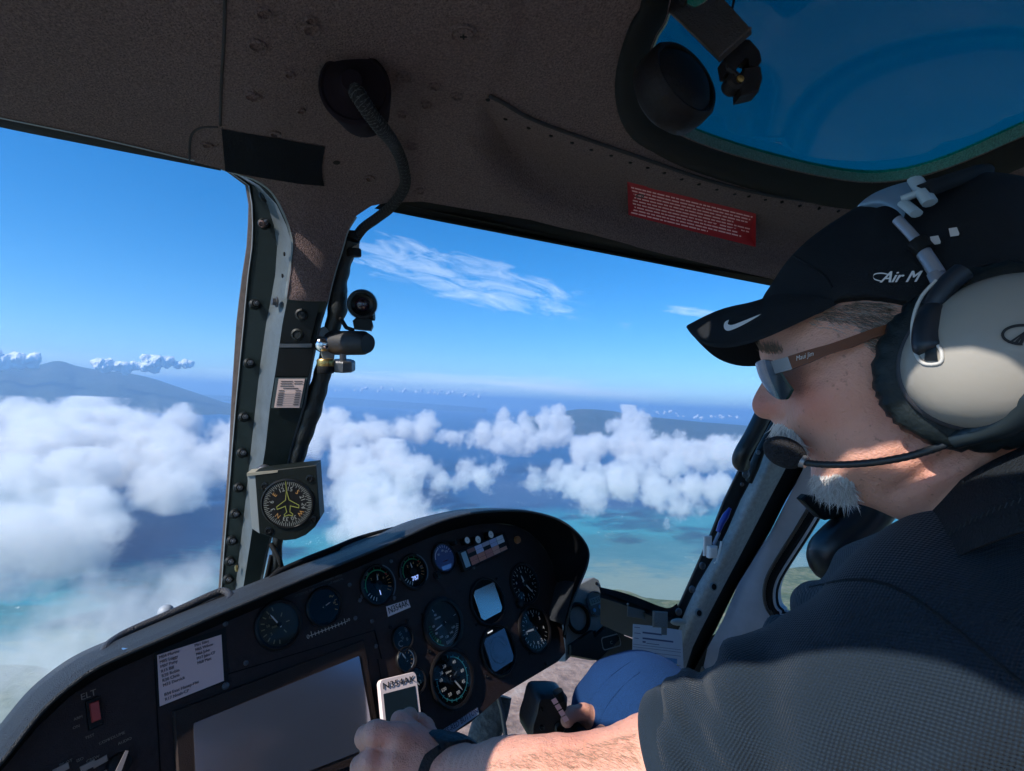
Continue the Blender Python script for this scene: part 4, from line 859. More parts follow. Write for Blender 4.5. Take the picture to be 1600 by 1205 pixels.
engine(590, 914, .0300, 38, '1', 80); engine(645, 893, .0275, 45, '787', 95)
# blue display dial
b_, u, v = gauge(693, 872, .0262, glass_=True, dial=mat('blue_screen', (.012, .030, .10), .4, emit=(.02, .05, .20, .12))); mb = MB(); arc(mb, u, v, .019, 175, 115, .0016); ticks(mb, u, v, .018, .022, 110, 20, 7, .0007); digits(mb, u, v, .0125, [('80', 140), ('60', 85), ('TO', 45)], .005); mb.text(PN, u + .001, v - .006, .0035, '5.1MW', 1, w=.0014); mb.build('markings', b_, [dialwhite, redm], 0)
mb = MB(); mb.prism(PN, [(u - .010, v - .020), (u + .009, v - .020), (u + .012, v - .013), (u - .011, v - .013)], .001, .0015); mb.build('readout', b_, mat('readout_blue', (.03, .10, .28), .5, emit=(.04, .13, .38, .3)), 0)
mb = MB(); mb.lathe(PN, *PN.uv(682, 899), [(.0075, 0), (.0072, .004), (.0045, .0045), (.004, .007)], 24); mb.build('knob', ip, bezel, 40)
# airspeed
b_, u, v = gauge(692, 975, .0405, rim=.13, dial=mat('airspeed_dial', (.02, .017, .018), .5)); 
mb = MB(); ticks(mb, u, v, .031, .026, 170, 235, 9, .0008, m=1); arc(mb, u, v, .0325, 185, 250, .0012, 2); ticks(mb, u, v, .032, .027, 340, 262, 16, .0006); ticks(mb, u, v, .031, .026, 330, 10, 4); digits(mb, u, v, .021, [('140', 300), ('120', 268), ('100', 235), ('80', 205), ('60', 172), ('40', 122), ('160', 325)], .0052); mb.text(PN, u - .008, v + .012, .0038, 'AIRSPEED', w=.0014, sx=.8); mb.build('markings', b_, [dialwhite, green, cyan], 0); needle(b_, u, v, .022, 190, .0018)
# square displays of glossy glass
def display(px, py, r, ang, mt, label, w0, h0):
    b_, u, v = gauge(px, py, r, rim=.06, glass_=False, label=label); q = PN.sub(u, v, 0, ang); mb = MB(); a, b, c = w0, h0, .006
    pts_ = [(-a + c, -b), (a - c, -b), (a, -b + c), (a, b - c * .3), (a - c * .3, b), (-a + c, b), (-a, b - c), (-a, -b + c)]
    mb.prism(q, pts_, .0012, .0036, bev=.0004); mb.build('screen', b_, mt, 20)
    return b_, q
b_, q = display(761, 940, .0405, 0.0, mat('mirror_screen', (.50, .42, .39), .15, .9), 'round instrument with a square screen of pale silvery glass', .0285, .0265)
b_, q = display(778, 1016, .0405, 0.0, mat('navy_screen', (.04, .055, .085), .18, .6, emit=(.02, .05, .11, .12)), 'round instrument with a dim blue horizontal situation screen', .0285, .0280)
mb = MB(); mb.box(q, -.008, .034, .0037, .013, .0022, .0004); mb.build('lit_label', b_, mat('lit_white', (.7, .7, .7), .5, emit=(.8, .8, .8, .6)), 0)
mb = MB(); u, v = PN.uv(778, 1016)
for r_0 in (.022, .014): arc(mb, u, v, r_0, 0, 300, .0006, h=.0040)
ticks(mb, u, v, .022, .0195, 0, 330, 12, .0006, .0040); mb.build('rose', b_, mat('rose_teal', (.03, .12, .15), .6), 0)
# altimeter and vertical speed
b_, u, v = gauge(819, 912, .0385, rim=.08); 
mb = MB(); ticks(mb, u, v, .033, .028, 0, 345, 24, .0007); digits(mb, u, v, .023, [(str(i), 90 - i * 36) for i in range(10)], .0065); mb.box(PN, u + .010, v + .004, .0013, .012, .006, .0003, 1); mb.build('markings', b_, [dialwhite, bezel], 0); needle(b_, u, v, .026, -58, .0026); needle(b_, u, v, .017, 100, .003)
mb = MB(); mb.lathe(PN, *PN.uv(811, 944), [(.0085, 0), (.008, .007), (.005, .008)], 20); mb.build('knob', ip, bezel, 40)
b_, u, v = gauge(835, 983, .0425, rim=.10); 
mb = MB(); ticks(mb, u, v, .034, .029, 40, 330, 22, .0008); digits(mb, u, v, .025, [('0', 178), ('1', 130), ('2', 75), ('1', 235), ('0', 262), ('2', 290), ('3', 30), ('4', -15)], .0085); mb.build('markings', b_, dialwhite, 0); needle(b_, u, v, .026, 172, .0030)
# small dials
b_, u, v = gauge(628, 998, .0185, rim=.1); mb = MB()
for tx, x, y, s0, ro in (('15', -.002, .008, .0065, -1.3), ('100', .010, .010, .0055, -1.5), ('0', .008, -.004, .007, 0), ('C', -.006, -.006, .013, -.3), ('30', .000, .001, .0055, -1.1)): mb.text(PN, u + x, v + y, s0, tx, w=.0014, rot=ro)
mb.build('markings', b_, mat('dial_grey', (.30, .30, .28), .6), 0)
b_, u, v = gauge(634, 1031, .0175, rim=.1); mb = MB(); arc(mb, u, v, .014, 70, -70, .0016); arc(mb, u, v, .014, 150, 100, .0016); ticks(mb, u, v, .012, .009, 80, -50, 5, .0010, m=1); mb.build('markings', b_, [dialwhite, amber], 0); needle(b_, u, v, .013, 112, .0018)
b_, u, v = gauge(648, 1064, .0185, rim=.1); mb = MB(); digits(mb, u, v, .010, [('8', 80), ('4', 20), ('2', -30), ('1', -80)], .007); mb.build('markings', b_, mat('dial_teal', (.06, .14, .18), .6), 0); needle(b_, u, v, .010, -60, .002, dialwhite)
# rotor speed dial
b_, u, v = gauge(706, 1060, .0430, rim=.10); mb = MB(); arc(mb, u, v, .031, 75, -75, .0014, 1); arc(mb, u, v, .031, 165, 285, .0014, 1); ticks(mb, u, v, .034, .030, 85, -75, 9, .0009, m=1); ticks(mb, u, v, .034, .029, 160, 280, 8, .0009, m=1); digits(mb, u, v, .0235, [('40', 58), ('60', 5), ('45', -35), ('00', -82), ('50', -125), ('120', -160), ('40', 165), ('30', 140), ('20', 112)], .0070); mb.text(PN, u - .004, v + .011, .0045, 'TR/mn', w=.0014); mb.build('markings', b_, [dialwhite, cyan], 0); needle(b_, u, v, .027, -62, .0022, tail=.2); needle(b_, u, v, .014, 25, .0018, mat('dim_needle', (.12, .13, .13), .6))
# warning light block with its caption lenses, push buttons, screws
def quadframe(a, b, c, d):
    A_, B_, C_, D_ = [PN.uv(*k) for k in (a, b, c, d)]; o = PN.at(*D_); x = PN.at(*C_) - o; y = PN.at(*A_) - o; return Pl(o, x, y), x.length, y.dot(Pl(o, x, y).y)
q, W, H = quadframe((717, 862), (789, 836), (792, 860), (722, 893)); mb = MB(); mb.box(q, W / 2, H / 2, 0, W * 1.04, H * 1.05, .010, bev=.001); an = mb.build('warning_block', ip, bezel, 30)
cells = [(.55, .50, .62), (.50, .48, .62), (.42, .36, .42), (.40, .42, .60), (.62, .62, .66), (.50, .15, .10), (.56, .18, .11), (.50, .16, .12), (.60, .26, .19), (.55, .22, .15)]  # caption lens colours, brightened to include light they would reflect
for i in range(5):
    for j in range(2):
        for k in range(2):
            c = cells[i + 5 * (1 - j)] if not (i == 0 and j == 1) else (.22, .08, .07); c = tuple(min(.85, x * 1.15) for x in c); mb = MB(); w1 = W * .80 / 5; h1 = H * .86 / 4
            if rr.random() < .12: continue
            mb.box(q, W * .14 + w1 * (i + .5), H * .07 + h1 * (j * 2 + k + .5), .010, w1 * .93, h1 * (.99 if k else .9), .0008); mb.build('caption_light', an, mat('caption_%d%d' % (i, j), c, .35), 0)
mb = MB(); mb.box(q, W * .065, H * .5, .010, W * .09, H * .8, .001); mb.build('pale_tab', an, mat('pale_blue_tab', (.35, .48, .52), .5), 0)
for x, y, r0, mt in ((723, 847, .0075, dialwhite), (740, 846, .0085, dialwhite), (760, 838, .0085, dialwhite), (706, 850, .005, bezel)):
    mb = MB(); q0 = PN.uv(x, y); mb.lathe(PN, *q0, [(r0 * .9, 0), (r0 * .9, .012), (r0 * .8, .013)], 20, 0); mb.lathe(PN, *q0, [(r0 * .8, .0131), (r0 * .1, .0133)], 20, 1, cap=False); mb.build('push_button', ip, [bezel, mt], 40)
mb = MB(); q0 = PN.uv(807, 844); mb.lathe(PN, *q0, [(.0075, 0), (.007, .006), (.0045, .0065)], 20); mb.build('push_button', ip, mat('orange_lens', (.35, .13, .04), .35), 40, label='orange lamp at the right end of the button row')
for i, (x, y) in enumerate([(370, 957), (546, 914), (384, 1036), (555, 966), (352, 975), (572, 897), (611, 877), (658, 886), (626, 904), (566, 932), (616, 935), (562, 938), (740, 887), (713, 948), (661, 960), (668, 957), (755, 918), (776, 904), (800, 896), (787, 957), (745, 976), (719, 993), (815, 944), (854, 958), (790, 980), (857, 995), (813, 967), (828, 1021), (788, 1048), (581, 971), (587, 1010), (636, 970), (760, 1057), (853, 1038), (610, 980), (670, 1018), (658, 1110), (720, 1105)]):
    mb = MB(); mb.lathe(PN, *PN.uv(x, y), [(.0032, -.0005), (.0031, .0012), (.0021, .0017), (.0016, .0007)], 12); mb.build('screw', ip, dsteel if i < 13 or i in (29, 30) else bezel, 30)
# engraved instructions above the orange dial
mb = MB()
for k, (tx, x0, y0, x1, y1) in enumerate([('FUEL LEVEL INDICATOR MARKED WITH', 458, 925, 541, 896), ('OPTIONAL FUEL TANK FLIGHT MANUAL', 460, 932, 542, 902)]):
    p, q = PN.uv(x0, y0), PN.uv(x1, y1); s_ = PN.sub(*p, .0003, math.atan2(q[1] - p[1], q[0] - p[0])); mb.text(s_, 0, 0, .0045, tx, align='LEFT', sx=math.dist(p, q) / .0045 / (len(tx) * .62))
mb.build('engraving', ip, mat('faded_print', (.11, .10, .10), .7), 0)
# registration label, paper list, red-button strip
def label_box(name, px, text, size, fg, bgm, lab, cat, th=.0008, pad_=None, top=True):
    A_, B_, C_, D_ = [PN.uv(*k) for k in px]; s_ = Pl(PN.at(*D_), PN.at(*C_) - PN.at(*D_), PN.at(*A_) - PN.at(*D_)); W = math.dist(D_, C_); H = math.dist(A_, D_)
    t_ = thing(name, lab, cat, PN.at(*D_)); mb = MB(); mb.prism(PN, [D_, C_, B_, A_], .0004, .0004 + th); mb.build('plate', t_, bgm, 0); return t_, s_, W, H
ink = mat('black_ink', (.012, .012, .014), .7)
t_, s_, W, H = label_box('registration_label', [(603, 948), (637, 937), (641, 949), (606, 964)], 0, 0, 0, mat('label_grey', (.85, .66, .64), .6), 'small pale registration label in the middle of the panel', 'label'); mb = MB(); mb.text(s_, W / 2, H / 2, H * .88, 'N354AK', w=.0015, fit=W * .88); mb.build('lettering', t_, ink, 0)
t_, s_, W, H = label_box('list_card', [(245, 1024), (345, 992), (349, 1064), (249, 1104)], 0, 0, 0, mat('rosy_card', (.80, .53, .50), .8), 'printed pinkish list card clipped to the left of the panel', 'card', th=.0015)
mb = MB()
for i, tx in enumerate(['M04 Marine', 'M05 Luggy', 'M07 Patty', 'R15 Bill', 'R28 Robin', 'R30 Chris', 'M73 Derrick', '', 'B34 Evac Hanap-Hei', 'R17 Noah-CP']):
    if tx: mb.text(s_, W * .08, H * (.93 - i * .094), H * .088, tx, w=.0021, align='LEFT', m=0, sx=.92)
for i, tx in enumerate(['M61 Riley', 'M65 Wilson', 'M66 John', 'M17 Jake-CP', 'M68 Matt']): mb.text(s_, W * .63, H * (.93 - i * .094), H * .088, tx, w=.0021, align='LEFT', sx=.85)
mb.build('print', t_, mat('grey_ink', (.10, .075, .08), .8), 0)
t_, s_, W, H = label_box('strip_label', [(676, 1150), (746, 1106), (748, 1116), (684, 1161)], 0, 0, 0, mat('strip_blue_white', (.33, .37, .46), .6), 'narrow pale strip label along the bottom edge of the panel', 'label'); mb = MB(); mb.text(s_, W * .5, H / 2, H * .86, 'PRESS-RED BUTTON', w=.0015, fit=W * .96); mb.build('lettering', t_, mat('blue_ink', (.03, .04, .10), .7), 0)
# frame behind the card
A_ = [PN.uv(*k) for k in ((240, 1016), (352, 981), (357, 1064), (246, 1106))]; mb = MB(); mb.prism(PN, A_[::-1], -.001, .0009); mb.build('card_plate', ip, blackpaint, 0)
mb = MB(); mb.lathe(PN, *PN.uv(352, 1072), [(.004, 0), (.004, .002), (.002, .003)], 16); mb.build('clip', ip, dsteel, 30)
# big screen
A_ = [PN.uv(*k) for k in ((268, 1112), (566, 1000), (596, 1180), (280, 1290))]; mb = MB(); mb.prism(PN, A_[::-1], -.001, .006, bev=.002); scb = mb.build('screen_housing', ip, panel2, 30)
m = bpy.data.materials.new('screen_glass'); m.use_nodes = True; b = m.node_tree.nodes['Principled BSDF']; b.inputs['Base Color'].default_value = (.22, .24, .30, 1); b.inputs['Metallic'].default_value = .7; b.inputs['Roughness'].default_value = .18; b.inputs['Specular IOR Level'].default_value = .6; b.inputs['Coat Weight'].default_value = 0; b.inputs['Coat Roughness'].default_value = .25
A_ = [PN.uv(*k) for k in ((299, 1131), (557, 1026), (582, 1165), (305, 1272))]; mb = MB(); mb.prism(PN, A_[::-1], .006, .0068); mb.build('screen', scb, m, 30)
# emergency locator switch and the radio panel in the corner
mb = MB(); mb.text(PN.sub(*PN.uv(138, 1086), .0003, 0), 0, 0, .0085, 'ELT'); 
for tx, x, y in (('ARM', 122, 1122), ('ON', 119, 1136), ('TEST', 140, 1151)): mb.text(PN, *PN.uv(x, y), .0036, tx)
for tx, x, y in (('COM 1', 165, 1158), ('VOLUME', 182, 1150), ('AUDIO', 195, 1158), ('PILOT', 103, 1192), ('CREW', 145, 1186), ('ISO', 125, 1187), ('MIC', 140, 1198), ('VOX', 155, 1192), ('SQL', 175, 1205)): mb.text(PN, *PN.uv(x, y), .0038, tx)
mb.build('lettering', ip, mat('tan_print', (.26, .20, .16), .7), 0)
A_ = [PN.uv(*k) for k in ((132, 1096), (154, 1087), (160, 1132), (138, 1142))]; mb = MB(); mb.prism(PN, A_[::-1], 0, .003, bev=.001); sw = mb.build('switch_guard', ip, bezel, 30)
A_ = [PN.uv(*k) for k in ((138, 1100), (152, 1095), (156, 1124), (142, 1130))]; mb = MB(); mb.prism(PN, A_[::-1], .003, .007, bev=.001); mb.build('switch', sw, mat('switch_red', (.42, .045, .04), .45), 30)
mb = MB(); u, v = PN.uv(185, 1195); mb.lathe(PN, u, v, [(.011, 0), (.010, .008), (.007, .009)], 24); k_ = mb.build('volume_knob', ip, bezel, 40); mb = MB(); mb.prism(PN.sub(u, v, 0, 1.0), [(-.012, -.003), (.012, -.0015), (.012, .0015), (-.012, .003)], .009, .011); mb.build('pointer', k_, mat('knob_grey', (.28, .24, .23), .5), 30)
for x, y in ((137, 1197), (156, 1190), (95, 1202), (171, 1205)): mb = MB(); mb.prism(PN.sub(*PN.uv(x, y), 0, .1), [(-.006, -.003), (.006, -.003), (.006, .003), (-.006, .003)], 0, .003, bev=.0006); mb.build('push_button', ip, mat('knob_tan', (.30, .22, .18), .5), 30)
# ---- things on the coaming
def vent(px, label):
    """raised defroster duct: a rounded loop of tube with a black slot under it"""
    t_ = thing('defroster_vent', label, 'vent', Vector(px[0]))
    return t_
def cpt(x, y, off):   # point above the coaming, off metres beyond the panel plane towards the nose
    return PN.hit(x, y, -off)
vt = thing('defroster_vent', 'long black defroster vent with a looped rim on the left end of the glareshield', 'vent', cpt(260, 965, .02))
mb = MB(); lp = spline([(158, 1034, .004), (166, 1012, .020), (186, 996, .035), (220, 979, .04), (280, 953, .04), (330, 930, .04), (350, 924, .036), (360, 932, .02), (356, 941, .008)], 5); mb.tube([cpt(*p) for p in lp], [.0050] * len(lp), 12); mb.build('rim', vt, mat('vent_vinyl', (.03, .03, .036), .4, bump=1, bscale=600), 60)
mb = MB(); mb.add([cpt(166, 1022, .010), cpt(356, 940, .010), cpt(350, 928, .034), cpt(186, 1000, .033)], [(0, 1, 2, 3)]); mb.build('slot', vt, dialblack, 0)
mb = MB(); mb.ball(cpt(259, 957, .05), .0095, 20); mb.build('white_knob', vt, mat('white_knob', (.30, .34, .40), .5), 60)
mb = MB(); mb.box(Pl(PN.hit(213, 1009, .014), L_ax, fwd), 0, 0, 0, .026, .006, .0015); o = mb.build('blue_tape', None, mat('blue_tape', (.10, .22, .42), .35), 0, loc=PN.hit(213, 1010, .012), label='tiny blue strip lying on the left end of the glareshield', cat='tape')
vt = thing('defroster_vent', 'black defroster vent right of the centre post with a speckled pad at its right end', 'vent', cpt(500, 880, .03))
mb = MB(); mb.add([cpt(428, 925, .012), cpt(534, 880, .012), cpt(534, 855, .045), cpt(432, 892, .045)], [(0, 1, 2, 3)]); mb.build('slot', vt, dialblack, 0)
mb = MB(); lp = spline([(414, 930, .02), (428, 900, .04), (470, 878, .045), (520, 858, .045), (560, 842, .045), (620, 826, .045), (680, 815, .04), (696, 815, .02)], 5); mb.tube([cpt(*p) for p in lp], [.0045] * len(lp), 12); mb.build('rim', vt, rubber, 60)
mb = MB(); A_ = spline([(530, 872, .012), (545, 862, .012), (600, 840, .012), (650, 824, .014), (690, 818, .016)], 4); B_ = spline([(532, 856, .045), (560, 844, .045), (610, 828, .045), (650, 818, .045), (692, 813, .040)], 4)
mb.loft([[cpt(*p) for p in A_], [cpt((p[0] + q[0]) / 2, (p[1] + q[1]) / 2 - 3, .028) for p, q in zip(A_, B_)], [cpt(*p) for p in B_]]); mb.build('pad', vt, mat('speckled_pad', (.16, .16, .165), .9, bump=1.5, bscale=500, var=.7, vscale=900), 60)
# ---- phone mount
ph = thing('phone', 'white phone marked with the registration, held against the panel by the pilot', 'phone', PN.hit(620, 1080, .03))
A_ = [PN.hit(*k) for k in ((579, 1066, .024), (632, 1029, .030), (668, 1160, .034), (604, 1182, .028))]; q = Pl(A_[3], A_[2] - A_[3], A_[0] - A_[3]); W = (A_[2] - A_[3]).length; H = (A_[0] - A_[3]).dot(q.y); c = .006
W = W * .93
def rrect(x0, y0, x1, y1, c, n=4):
    o = []
    for cx, cy, a0 in ((x1 - c, y1 - c, 0), (x0 + c, y1 - c, 90), (x0 + c, y0 + c, 180), (x1 - c, y0 + c, 270)):
        for i in range(n + 1): a = math.radians(a0 + 90 * i / n); o.append((cx + c * math.cos(a), cy + c * math.sin(a)))
    return o
mb = MB(); mb.prism(q, rrect(0, 0, W, H, c), -.008, 0, bev=.0008); mb.build('case', ph, mat('phone_white', (.85, .69, .67), .4), 30)
mb = MB(); mb.prism(q, rrect(W * .07, H * .06, W * .93, H * .80, .001), -.001, .0004); mb.build('screen', ph, mat('phone_screen', (.012, .022, .03), .22, spec=.4), 20)
mb = MB(); mb.text(q, W * .5, H * .90, H * .125, 'N354AK', w=.0006, fit=W * .86); mb.build('lettering', ph, ink, 0)
mb = MB(); mb.box(Pl(PN.at(*PN.uv(622, 1095)), PN.x, PN.y), 0, 0, 0, .02, .05, .02); mb.build('cradle', ph, bezel, 0)
# ================================================================ right of the panel
SC = Pl(P(915, 955, 1.27), Vector((.80, .60, .02)), Vector((-.20, .30, .93)))
sp2 = thing('side_console', 'small grey side console with an air vent and a round display right of the panel', 'console', SC.o)
mb = MB(); mb.prism(SC, [SC.uv(*p) for p in [(884, 1034), (880, 935), (902, 915), (928, 902), (936, 906), (941, 920), (950, 955), (955, 968), (930, 990)]][::-1], -.05, 0, bev=.002); mb.build('plate', sp2, mat('console_grey', (.20, .19, .18), .5, bump=.3, bscale=900, var=.2, vscale=80), 30)
mb = MB(); mb.lathe(SC, *SC.uv(903, 966), [(.034, 0), (.034, .006), (.030, .008), (.026, .003), (.024, -.02), (.001, -.02)], 40, cap=False); mb.build('air_vent', sp2, dialblack, 50)
u, v = SC.uv(930, 943); mb = MB(); mb.lathe(SC, u, v, [(.0285, 0), (.0285, .004), (.026, .005), (.0245, .002), (.001, .002)], 40, cap=False); dg_ = mb.build('clock', sp2, mat('clock_grey', (.06, .065, .07), .4), 50)
mb = MB(); mb.box(SC.sub(u, v, 0, 0), -.001, .006, .002, .034, .015, .001); mb.build('display', dg_, mat('lcd_green', (.16, .21, .20), .3), 0); mb = MB(); mb.text(SC, u, v + .006, .013, '12:55', w=.0032); mb.build('digits', dg_, ink, 0)
for a, b in ((-.010, -.013), (.010, -.010)): mb = MB(); mb.lathe(SC, u + a, v + b, [(.0045, .002), (.004, .004), (.001, .0042)], 14); mb.build('button', dg_, mat('blue_button', (.08, .22, .36), .4), 30)
for x, y in ((932, 912), (950, 958), (929, 988), (890, 930)): mb = MB(); mb.lathe(SC, *SC.uv(x, y), [(.004, 0), (.004, .002), (.002, .003)], 12); mb.build('screw', sp2, bezel, 30)
mb = MB(); mb.prism(SC, [SC.uv(*p) for p in [(887, 1008), (921, 985), (923, 996), (960, 968), (972, 988), (970, 993), (930, 1032), (888, 1024)]], -.02, .012, bev=.001); mb.build('lower_box', sp2, blackpaint, 20)
u0, v0 = SC.uv(949, 1003); q = SC.sub(u0, v0, .0122, -.10); mb = MB(); ro = rrect(-.030, -.014, .030, .014, .007); ri = rrect(-.0275, -.0115, .0275, .0115, .006); mb.loft([[q.at(x, y, .001) for x, y in ro + ro[:1]], [q.at(x, y, .001) for x, y in ri + ri[:1]]]); mb.text(q, 0, -.002, .010, 'C', w=.0005); mb.build('socket_outline', sp2, mat('thin_grey_line', (.22, .22, .22), .6), 0)
# black tray behind and below it, sill of the windscreen
ws = thing('windscreen_sill', 'black sill along the lower right corner of the windscreen', 'sill', P(1000, 960, 1.2))
mb = MB(); A_ = spline([(936, 918), (970, 926), (997, 935), (1030, 948), (1046, 951), (1058, 944)], 4); B_ = spline([(938, 926), (970, 936), (997, 946), (1030, 960), (1048, 964), (1062, 960)], 4)
mb.loft([[P(p[0], p[1], 1.25) for p in A_], [P(p[0], p[1] - 1, 1.19) for p in A_], [P(p[0], p[1], 1.18) for p in B_], [P(p[0], p[1], 1.23) for p in B_]]); mb.build('seal', ws, rubber, 40)
mb = MB(); C_ = spline([(938, 975), (970, 990), (1000, 1000), (1040, 1010), (1070, 1005), (1080, 1000)], 4); mb.loft([[P(p[0], p[1], 1.195) for p in B_], [P(p[0], p[1] + 8, 1.18) for p in B_], [P(p[0], p[1], 1.20) for p in C_]]); mb.build('lining', ws, mat('sill_lining', (.05, .05, .052), .7, bump=.4, bscale=500), 40)
mb = MB(); mb.prism(Pl(P(995, 958, 1.175), Vector((.9, .45, -.25)), Vector((0, .4, 1))), [(-.028, -.008), (.02, -.012), (.022, .006), (-.026, .012)], 0, .002); mb.build('plate', ws, mat('tan_plate', (.13, .115, .10), .6), 20)
mb = MB(); mb.lathe(Pl(P(981, 944, 1.172), Vector((1, 0, 0)), Vector((0, .2, 1))), 0, 0, [(.003, 0), (.001, .002)], 10); mb.build('screw', ws, silver, 30)
mb = MB(); mb.loft([[P(x, y, 1.28) for x, y in ((930, 975), (1000, 1003), (1090, 1010), (1160, 960))], [P(x, y, 1.30) for x, y in ((935, 1120), (1000, 1150), (1090, 1150), (1160, 1120))]]); mb.build('lower_wall', ws, mat('dark_lining', (.02, .02, .022), .8), 40)
# paper held by a clip
pp = thing('paper_form', 'printed white form with a blue and yellow block clipped beneath the windscreen sill', 'paper', P(1020, 1010, 1.12))
PQ = Pl(P(987, 1050, 1.10), Vector((.93, .30, -.06)), Vector((-.03, .25, .97)))
mb = MB(); mb.prism(PQ, [PQ.uv(*p) for p in [(987, 1060), (989, 975), (1028, 979), (1065, 985), (1069, 1068)]][::-1], 0, .0008); mb.build('sheet', pp, mat('form_paper', (.62, .63, .68), .8), 0)
mb = MB()
def pb(x0, y0, x1, y1, m=0, w=.0009):
    mb.add([PQ.hit(x, y + (x - 987) * .12, w) for x, y in ((x0, y1), (x1, y1), (x1, y0), (x0, y0))], [(0, 1, 2, 3)], m)
for x0, x1, y in ((991, 1000, 979), (991, 1001, 988), (1004, 1034, 985), (991, 998, 996), (1004, 1052, 994), (1004, 1009, 999.5), (1010, 1030, 1002)): pb(x0, y, x1, y + (2.6 if x0 == 1004 else 1.0))
for y in (1006, 1010, 1016): pb(989, y, 1064, y + .6)
pb(991, 1019, 1004, 1020.5); pb(1016, 1018, 1020, 1019.5); pb(1024, 1021, 1058, 1029, 1); pb(1040, 1030, 1060, 1040, 2); pb(989, 1031, 1064, 1031.6)
mb.build('print', pp, [mat('form_ink', (.10, .11, .20), .8), mat('form_blue', (.12, .30, .55), .8), mat('form_yellow', (.62, .55, .06), .8)], 0)
mb = MB(); q = Pl(P(1031, 968, 1.085), Vector((.93, .30, -.18)), Vector((.05, .3, 1))); mb.box(q, 0, 0, 0, .034, .030, .004, bev=.002); mb.box(q, .010, -.021, -.001, .012, .014, .002); o = mb.build('paper_clip', None, mat('ridged_metal', (.20, .19, .18), .45, .3, bump=1.5, bscale=350), 30, loc=q.o, label='ridged grey metal clip holding the printed form', cat='clip')
# ================================================================ right pillar and door
dp = thing('door_pillar', 'grey textured windscreen pillar with a black flange at the right', 'pillar', P(1150, 850, 1.15))
RY = [600, 660, 735, 782, 830, 865, 912, 950, 985, 1010, 1060, 1120]
a0_ = [1212, 1186, 1154, 1131, 1112, 1097, 1076, 1059, 1048, 1040, 1030, 1020]
b0_ = [1245, 1217, 1182, 1157, 1136, 1119, 1091, 1073, 1058, 1050, 1040, 1030]
c0_ = [1290, 1262, 1226, 1201, 1176, 1158, 1133, 1113, 1095, 1083, 1066, 1050]
dd_ = [1320, 1294, 1254, 1226, 1202, 1181, 1152, 1133, 1116, 1102, 1076, 1056]
rows = []
for i, y in enumerate(RY):
    d = 1.12 + (y - 800) * .0002; a, b, c, e = a0_[i], b0_[i], c0_[i], dd_[i]; y2 = y
    row = [P(a - 1.5, y, d + .07), P(a, y, d + .05), P(a + 2, y, d + .048), P(b - 2, y, d + .040), P(b, y, d + .034)]
    for k in range(1, 8): t = k / 8; row.append(P(b + (c - b) * t, y, d + .034 - .026 * math.sin(t * math.pi)))
    row += [P(c, y, d + .03), P(c + 2, y, d + .06), P(e, y, d + .075), P(e + 2, y, d + .06)]
    rows.append(row)
mb = MB(); n = len(rows[0]) - 1; mb.loft(rows, mi=[0, 0, 1, 1] + [2] * 8 + [1, 1, 1]); mb.build('column', dp, [seal, rubber, postgrey], 50)
for x, y in ((1097, 884), (1081, 921), (1060, 956), (1121, 850)):
    mb = MB(); mb.lathe(Pl(P(x, y, 1.155), Vector((1, .3, 0)), Vector((0, .2, 1))), 0, 0, [(.0075, 0), (.0072, .003), (.005, .004), (.004, .002)], 18); mb.build('bolt', dp, dsteel, 40)
for x, y in ((1115, 917), (1092, 958)):
    mb = MB(); q = Pl(P(x, y, 1.105), Vector((1, .3, 0)), Vector((0, .2, 1))); mb.lathe(q, 0, 0, [(.0085, -.002), (.0085, .001), (.0065, .0025), (.006, .001)], 24, 0); mb.lathe(q, 0, 0, [(.006, .0012), (.0001, .0012)], 20, 1, cap=False); mb.build('fastener', dp, [silver, rubber], 40)
mb = MB(); mb.ball(P(1060, 972, 1.12), .012, 16, sx=(1.4, .5, .6)); mb.build('sealant_blob', dp, mat('grey_sealant', (.35, .36, .34), .6), 60)
# grab handle on the pillar
gh = thing('grab_handle', 'black rounded grab handle at the top of the door pillar by the nose', 'handle', P(1175, 700, 1.05))
mb = MB(); mb.tube([P(p[0], p[1], p[2]) for p in spline([(1215, 600, 1.06), (1196, 640, 1.05), (1176, 680, 1.05), (1160, 708, 1.05), (1157, 722, 1.06), (1166, 730, 1.08)], 5)], [.0155] * 21 + [.0155, .0150, .0130, .010, .006], 20); mb.build('grip', gh, mat('grip_black', (.014, .014, .015), .38), 60)
mb = MB(); mb.tube([P(1212, 660, 1.1), P(1190, 700, 1.1), P(1178, 730, 1.1), P(1170, 752, 1.11)], [.011, .011, .013, .010], 12, ell=.7); mb.build('bracket', gh, blackpaint, 50)
for x, y, r0, mt in ((1184, 707, .0045, silver), (1165, 741, .0085, dsteel), (1159, 757, .004, dsteel)):
    mb = MB(); mb.lathe(Pl(P(x, y, 1.085), Vector((1, .3, 0)), Vector((0, .1, 1))), 0, 0, [(r0, 0), (r0, .002), (r0 * .6, .003), (r0 * .4, .001)], 16); mb.build('screw', gh, mt, 40)
